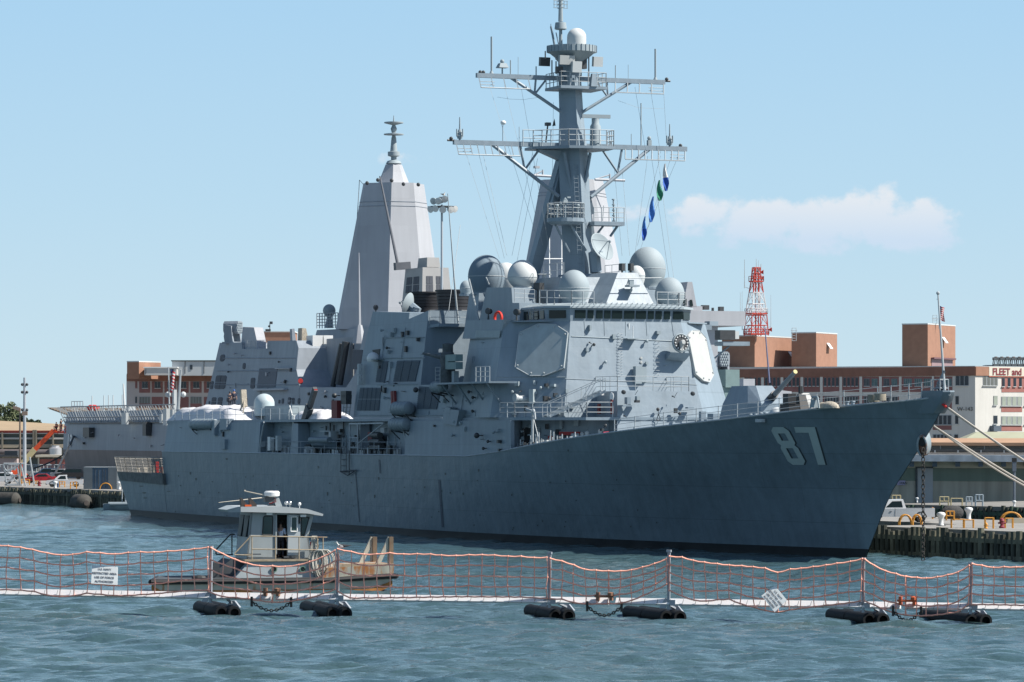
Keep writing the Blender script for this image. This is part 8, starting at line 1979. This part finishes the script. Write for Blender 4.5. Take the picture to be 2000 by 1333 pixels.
# left office block
Lb=V((247-1000)/FP*872,872,0); LFm=Frame((Lb.x,Lb.y),math.atan2(-.308,.952)) # a points right, n away
lb=empty('office_building',(Lb.x,Lb.y,0),0,'cream and brick office block at the left behind the flight deck of the pale ship','building')
RL=CH+(YH-731.5)*870/FP
e=LFm.a*62; bk=LFm.n*40
MB().prism([V(0,0,DZP),e+V(0,0,DZP),e+bk+V(0,0,DZP),bk+V(0,0,DZP)],(0,0,RL-DZP)).build('wall',mat('render_shaded_pinkish',(.50,.46,.45),.9,.04,.3),lb)  # tone of a facade in shade put into the render colour
fk=dict(root=lb,base=Lb)
def fl(pts,off,th_,name,m): return fpoly(LFm,pts,off,th_,name,m,None,-1,lb,Lb)
fl([(247.5,730),(760,728),(760,744),(247.5,745)],.3,.4,'brick_parapet',brick)
for i,(a,b) in enumerate(((225,318),(332,425),(440,535),(550,645),(660,755),(775,868),(885,980),(1000,1095))):
    x0,x1=220+a/4.348,220+b/4.348
    fl(R4(x0,745.5,x1,767.5),.06,.2,'brick_panel',brickm); win(LFm,x0+5.5,746,x1-4.5,758.5,-1,root=lb,base=Lb,mull=1,glassm=dgl)
    fl(R4(x0,775.5,x1,797),.06,.2,'brick_panel',brickm)
    if i in (0,4): win(LFm,x0,775.5,x1,788.5,-1,root=lb,base=Lb,mull=3,glassm=mat('glass_mid',(.14,.15,.14),.3,.1),sill=False)
fl(R4(264,745,268,759),.06,.2,'brick_panel',brickm); win(LFm,264,775,267.5,788,-1,root=lb,base=Lb,mull=0,glassm=dgl,sill=False)
tower(248,271.5,314,707.5,727,862,'small brick corner tower on the left office block')
# penthouses of the left block
def simplebox(name,label,cat,x0,x1,yt,yb,Y,dep,m,trimm=None,wins=()):
    a=WP(x0,yb,Y); b=WP(x1,yt,Y); o=empty(name,(a.x,Y,a.z),0,label,cat); w_=b.x-a.x; h=b.z-a.z
    MB().box((w_/2,dep/2,h/2),(w_,dep,h)).build('wall',m,o); MB().box((w_/2,dep/2,h+.1),(w_+.4,dep+.4,.25)).build('roof_edge',trimm or M['dark'],o)
    for x,y0,y1,ww in wins: q=WP(x,y1,Y); q2=WP(x+ww,y0,Y); MB().box(((q.x+q2.x)/2-a.x,-.05,(q.z+q2.z)/2-a.z),(q2.x-q.x,.1,q2.z-q.z)).build('window',dgl if ww>1.5 else M['dark'],o)
    return o
simplebox('metal_penthouse','pale ribbed metal penthouse with dark trim on the left office block','penthouse',336,424,706,734,861,12,metalw,M['dark'],((361,706,730,1),(398,706,730,1),(371,713,722,5)))
simplebox('white_penthouse','low white penthouse beside the small brick corner tower','penthouse',282,345,719,733,858,8,mat('penthouse_white',(.55,.54,.52),.8,.04),M['white'],((333,721,729,6),(284.5,722,731,.8)))
simplebox('brick_penthouse','flat brick box behind the roof of the pale ship hangar','penthouse',497,574,649,735,880,14,brick2,M['domew'])
q=WP(527,648,880); o=empty('roof_camera',q,0,'small dark floodlight on the flat brick box behind the pale ship','floodlight'); MB().tube((0,0,0),(0,0,1.9),.1).box((.3,0,2.0),(.7,.5,.6)).box((-.4,0,.3),(1.2,.8,.5)).box((-.15,0,1.2),(.5,.3,.4)).build('lamp',M['dark'],o)
# warehouse at the right
Yw=366; wh=empty('warehouse',(WP(1700,985,Yw).x,Yw,DZP),0,'low beige and green waterfront warehouse with canopy behind the white pickup','warehouse'); B0=V(WP(1700,985,Yw).x,Yw,DZP); wd_=math.atan2(-.12,1)
WF=Frame((B0.x,B0.y),wd_)
def wq(x0,x1,y0,y1,off,th_,name,m,dy=0): return fpoly(WF,[(x0,y0),(x1,y0+dy),(x1,y1+dy),(x0,y1)],off,th_,name,m,None,-1,wh,B0)
beige=mat('wall_beige',(.42,.375,.31),.9,.08,.4,streak=.18,rust=.12,rustcol=(.14,.07,.04)); green=mat('panel_green',(.17,.21,.17),.7,.1,.6,streak=.1,seams=1.1); cream2=mat('fascia_cream',(.58,.53,.42),.9,.08,.8)
wq(1690,2070,902,996,0,14,'wall',beige,4)
wq(1690,2070,914,939,.06,.1,'green_band',green,2.5)
wq(1690,2070,901,914,.10,.1,'fascia',cream2,1)
wq(1792,1822,914,987,.12,.1,'sliding_door',mat('door_pale',(.42,.41,.42),.8,.06,.5)); wq(1788,1791.5,912,990,.2,.15,'door_track',M['dark']); wq(1790,1823,912,915,.2,.15,'door_track',M['dark'])
wq(1752,1768.5,939,948,.15,.05,'wall_sign',mat('sign_lilac',(.42,.36,.52),.6)); h=WF.hit(1757,946.3,'u',-.2); w_=WF.O+WF.a*h.x+WF.n*h.y; text_mesh('HAN',7*w_.y/FP,.01,'sign_lettering',M['dark'],wh,WF.a,V(w_.x,w_.y,h.z)-B0)
wq(1690,2070,888,901,2.2,2.3,'canopy',mat('canopy_bluegrey',(.42,.46,.50),.7,.25,1.,rust=.25),2)
for x in range(1776,2010,45): wq(x,x+9,902,912,1.6,1.5,'bracket',M['louver'])
wq(1690,2070,864,888,-3.5,10,'clerestory',mat('clerestory_grey',(.24,.235,.21),.8,.1,.5),1)
wq(1690,2070,878,882,-2.6,.5,'pipe_run',M['dark'],1); wq(1690,2070,884,888,-1.5,1,'gutter',mat('gutter_rust',(.40,.37,.34),.8,.2,1,rust=.4),1)
for x in range(1836,2050,86): wq(x,x+1.6,865,878,-3.4,.1,'mullion',M['domew'])
for x in range(1780,2060,45): wq(x,x+2.2,880,888,-2.,.3,'pipe_bracket',M['rail'])
mb=MB(); a=WF.hit(1690,864,'u',3.0); b=WF.hit(2070,865.5,'u',3.0); c=WF.hit(2070,856.5,'u',9); d=WF.hit(1690,856,'u',9)
q=[]
for h in (a,b,c,d): w_=WF.O+WF.a*h.x+WF.n*h.y; q.append(V(w_.x,w_.y,h.z)-B0)
mb.prism(q,(0,0,-.3)); mb.build('roof',mat('roof_orange',(.42,.26,.16),.9,.1,.5),wh)
sb=empty('shed_roof_building',WP(1881,860,420),0,'pale green hipped roof rising just behind the warehouse','building'); k=420/FP
MB().hexa([V(0,0,0),V(200*k,0,0),V(200*k,8,0),V(0,8,0),V(34*k,3,16*k),V(200*k,3,16*k),V(200*k,5,16*k),V(34*k,5,16*k)]).build('roof',mat('roof_palegreen',(.38,.39,.28),.9,.06,.5),sb); MB().box((100*k,4,-2),(198*k,7.5,4)).build('wall',beige,sb)
# left background : shed, pipes, low brick house, fence
Ys=640; k=Ys/FP
sh=empty('dock_shed',WP(-60,905,Ys),0,'long shed with tan roof, red strip and white bands behind the left pier','shed'); B0s=WP(-60,905,Ys)
def sbx(root,B,Y,x0,x1,yt,yb,off,dep,name,m):
    a=WP(x0,yb,Y)-B; b=WP(x1,yt,Y)-B; return MB().box(((a.x+b.x)/2,dep/2-off,(a.z+b.z)/2),(b.x-a.x,dep,b.z-a.z)).build(name,m,root)
tanr=mat('roof_tan',(.36,.27,.17),.9,.06,.4); dkw=mat('shed_dark',(.11,.13,.12),.8,.1,.5); wtb=mat('band_pale',(.52,.50,.47),.8,.06,1)
sbx(sh,B0s,Ys,-60,140,843,932,0,10,'wall',dkw)
for y0,y1,m_,of in ((841,846,mat('strip_red',(.4,.05,.04),.7),.5),(846,848,wtb,.55),(855,858.5,wtb,.5),(868,875,mat('band_tan',(.45,.38,.28),.8,.05),.4),(890,893.5,mat('band_tan',(.45,.38,.28)),.7)): sbx(sh,B0s,Ys,-60,140,y0,y1,of,.6,'facade_band',m_)
for x in (4,65,70,103): sbx(sh,B0s,Ys,x,x+(3 if x!=65 else 4),845 if x<60 else 840,895,1.0,.5,'shed_column',mat('column_brown',(.2,.18,.14),.8,.1,1))
a=WP(-60,883,Ys)-B0s; b=WP(118,884,Ys)-B0s; MB().tube(a+V(0,-1.6,0),b+V(0,-1.6,0),.5,n=12).build('steam_pipe',mat('pipe_brown',(.13,.11,.11),.6,.15,1),sh,True)
c=WP(111,881,Ys)-B0s; MB().lathe([(.9,-.9),(1.1,-.7),(1.1,.4),(.7,.7),(.7,.9)],c+V(0,-2.2,0),18).build('silver_tank',mat('tank_silver',(.6,.6,.6),.3,.1,1,metal=.6),sh,True)
a=WP(-60,842,Ys)-B0s; b=WP(118,846,Ys)-B0s; MB().add([a+V(0,-.8,0),V(b.x,-.8,a.z),V(b.x,14,a.z+1.1),V(a.x,14,a.z+1.9)],[(0,1,2,3)]).build('roof',tanr,sh)
Yb=600; B0b=WP(77,925,Yb); bh=empty('brick_hut',B0b,0,'low red brick hut with pale door behind the parked cars','hut')
sbx(bh,B0b,Yb,77,134,897,930,0,6,'wall',mat('brick_red',(.36,.13,.11),.9,.08,1)); sbx(bh,B0b,Yb,70,134,889,893,.5,7,'roof',cream2); sbx(bh,B0b,Yb,93,98,904,910,.05,.1,'sign_plate',M['domew']); sbx(bh,B0b,Yb,108,112,897,920,.06,.1,'dark_door',M['dark']); sbx(bh,B0b,Yb,74,77,893,930,.2,.5,'corner_post',cream2)
Yb2=606; B0c=WP(-20,925,Yb2); b2=empty('brick_hut',B0c,0,'pale and dark low huts at the far left behind the truss gangway','hut'); sbx(b2,B0c,Yb2,-20,33,895,930,0,5,'wall',mat('hut_pink',(.42,.34,.32),.9,.1,1)); sbx(b2,B0c,Yb2,-20,36,889,893,.4,6,'roof',M['dark']); sbx(b2,B0c,Yb2,8,33,881,889,-.5,2,'window_strip',dgl)
Yf=575; B0f=WP(-20,940,Yf); fe=empty('chain_fence',B0f,0,'tall grey mesh fence behind the parked cars','fence'); mb=MB(); w_=(WP(134,0,Yf).x-B0f.x); hh=(940-908)*Yf/FP
n_=22
for i in range(n_+1): mb.tube((w_*i/n_,0,0),(w_*i/n_,0,hh),.06,n=4)
for z in (hh,hh*.55,.2): mb.tube((0,0,z),(w_,0,z),.05,n=4)
mb.build('fence_frame',M['rail'],fe)
mb=MB()
for i in range(140): x=w_*i/140; mb.tube((x,0,.1),(x+hh*.35 if x+hh*.35<w_ else w_,0,hh),.012,n=3); mb.tube((x,0,hh),(x+hh*.35 if x+hh*.35<w_ else w_,0,.1),.012,n=3)
mb.build('mesh',M['rail'],fe)
# ---- trees
leafm=mat('foliage',(.16,.19,.10),.9,.35,.8); leafd=mat('foliage_dark',(.06,.09,.045),.9,.3,.8); bark=mat('bark',(.12,.09,.06),.9,.2,2)
def tree(px,yt,wpx,Y,label,m,seed,n=1500):
    rn_=random.Random(seed); x=(px-1000)/FP*Y; top=CH+(YH-yt)*Y/FP; o=empty('tree',(x,Y,DZP),0,label,'tree','trees beyond the left shed'); H_=top-DZP; W_=wpx*Y/FP/2
    mb=MB(); mb.tube((0,0,0),(0,0,H_*.5),.35,.22,8); lim=[]
    for i in range(8):
        a=i*.8+rn_.random(); b=V(math.cos(a)*W_*.6,math.sin(a)*W_*.6,H_*rn_.uniform(.6,.9)); mb.tube((0,0,H_*rn_.uniform(.3,.5)),b,.12,.05,5); lim.append(b)
    mb.build('trunk',bark,o)
    bl=[(V(b.x*rn_.uniform(.6,1.1),b.y*rn_.uniform(.6,1.1),b.z+rn_.uniform(-.1,.08)*H_),W_*rn_.uniform(.28,.5)) for b in lim for _ in range(2)]+[(V(rn_.uniform(-.2,.2)*W_,0,H_*.88),W_*.4)]
    mb=MB()
    for i in range(n):
        c,r=bl[rn_.randrange(len(bl))]; d=V(rn_.gauss(0,1),rn_.gauss(0,1),rn_.gauss(0,1)).normalized()*r*rn_.uniform(.55,1.05); p=c+V(d.x,d.y,d.z*.8)
        if p.z>H_: continue
        u_=V(rn_.gauss(0,1),rn_.gauss(0,1),rn_.gauss(0,1)).normalized(); v_=u_.cross(V(rn_.gauss(0,1),rn_.gauss(0,1),1)).normalized(); s_=rn_.uniform(.2,.42)
        mb.add([p-u_*s_,p+v_*s_*.7,p+u_*s_,p-v_*s_*.7],[(0,1,2,3)])
    mb.build('crown',m,o,recalc=False)
tree(4,786,62,900,'tall pale tree at the far left edge of the frame',leafm,1,2200); tree(27,794,24,905,'narrow pale tree right of the tallest one',leafm,2,1400); tree(44,806,26,880,'rounded dark tree between the two lamp posts',leafd,3); tree(57,815,22,880,'low dark tree right of the silver mast',leafd,4); tree(70,817,26,875,'dark bushy tree second from the right of the row',leafd,5); tree(84,825,20,880,'smallest dark tree at the right end of the row',leafd,6,900)
# ---- ropes
def rope(pts,r,label,m=None,sag=0.):
    a,b=pts; o=empty('mooring_rope',a,0,label,'rope','mooring ropes'); n=16; P=[(b-a)*(i/n)-V(0,0,sag*4*(i/n)*(1-i/n)) for i in range(n+1)]
    MB().path(P,r,6).build('line',m or M['rope'],o,True); return o
w_=SW(.3,-.1,9.9)
a=WP(1851,797,(SW(.2,0)).y); rope((a,WP(2090,955,252)),.075,'pale mooring rope running from the bow tip to the right edge',sag=.15)
a=WP(1823,832,248); b=WP(2030,960,262); rope((a,b),.06,'lower pale mooring rope, upper strand of the doubled pair',sag=.1); rope((a+V(.1,.3,-.05),b+V(.2,0,-.25)),.06,'lower pale mooring rope, lower strand of the doubled pair',sag=.25)
rope((WP(148,846,560),WP(104,932,520)),.16,'dark mooring line slanting down from the stern of the pale ship',M['dark'])
rope((WP(136,880,560),WP(66,915,560)),.12,'thin dark line going left from the stern of the pale ship',M['dark'],sag=.3)
# ---- small boat behind the stern
Yk=8.3*FP/(999-YH); p=WP(246,998,Yk+3); o=empty('patrol_boat',(p.x,p.y,0),R(10),'small grey inflatable boat half hidden behind the destroyer stern','boat')
MB().loft([[V(x,w_*y,z) for y,z in ((-1,.75),(-1.05,.45),(-.7,-.1),(0,-.3),(.7,-.1),(1.05,.45),(1,.75),(0,.6))] for x,w_ in ((-2.4,.25),(-1.9,.7),(-1,1),(3,1.05))]).build('hull',mat('boat_tube_grey',(.2,.25,.28),.6,.1,2),o,True)
MB().tube((-1.8,-.95,.72),(3,-1.1,.72),.2,n=10).tube((-1.8,.95,.72),(3,1.1,.72),.2,n=10).build('tube',mat('boat_tube_grey',(.2,.25,.28)),o,True)
MB().box((.2,0,1.1),(.6,.6,.8)).tube((-.4,0,.8),(-.4,0,2.6),.05).box((-.4,0,2.6),(.5,.05,.1)).build('console',M['rail'],o)
usflag((p.x+.1,p.y-.3,2.35),.9,.42,'small striped flag on the inflatable boat behind the destroyer stern',None,0)
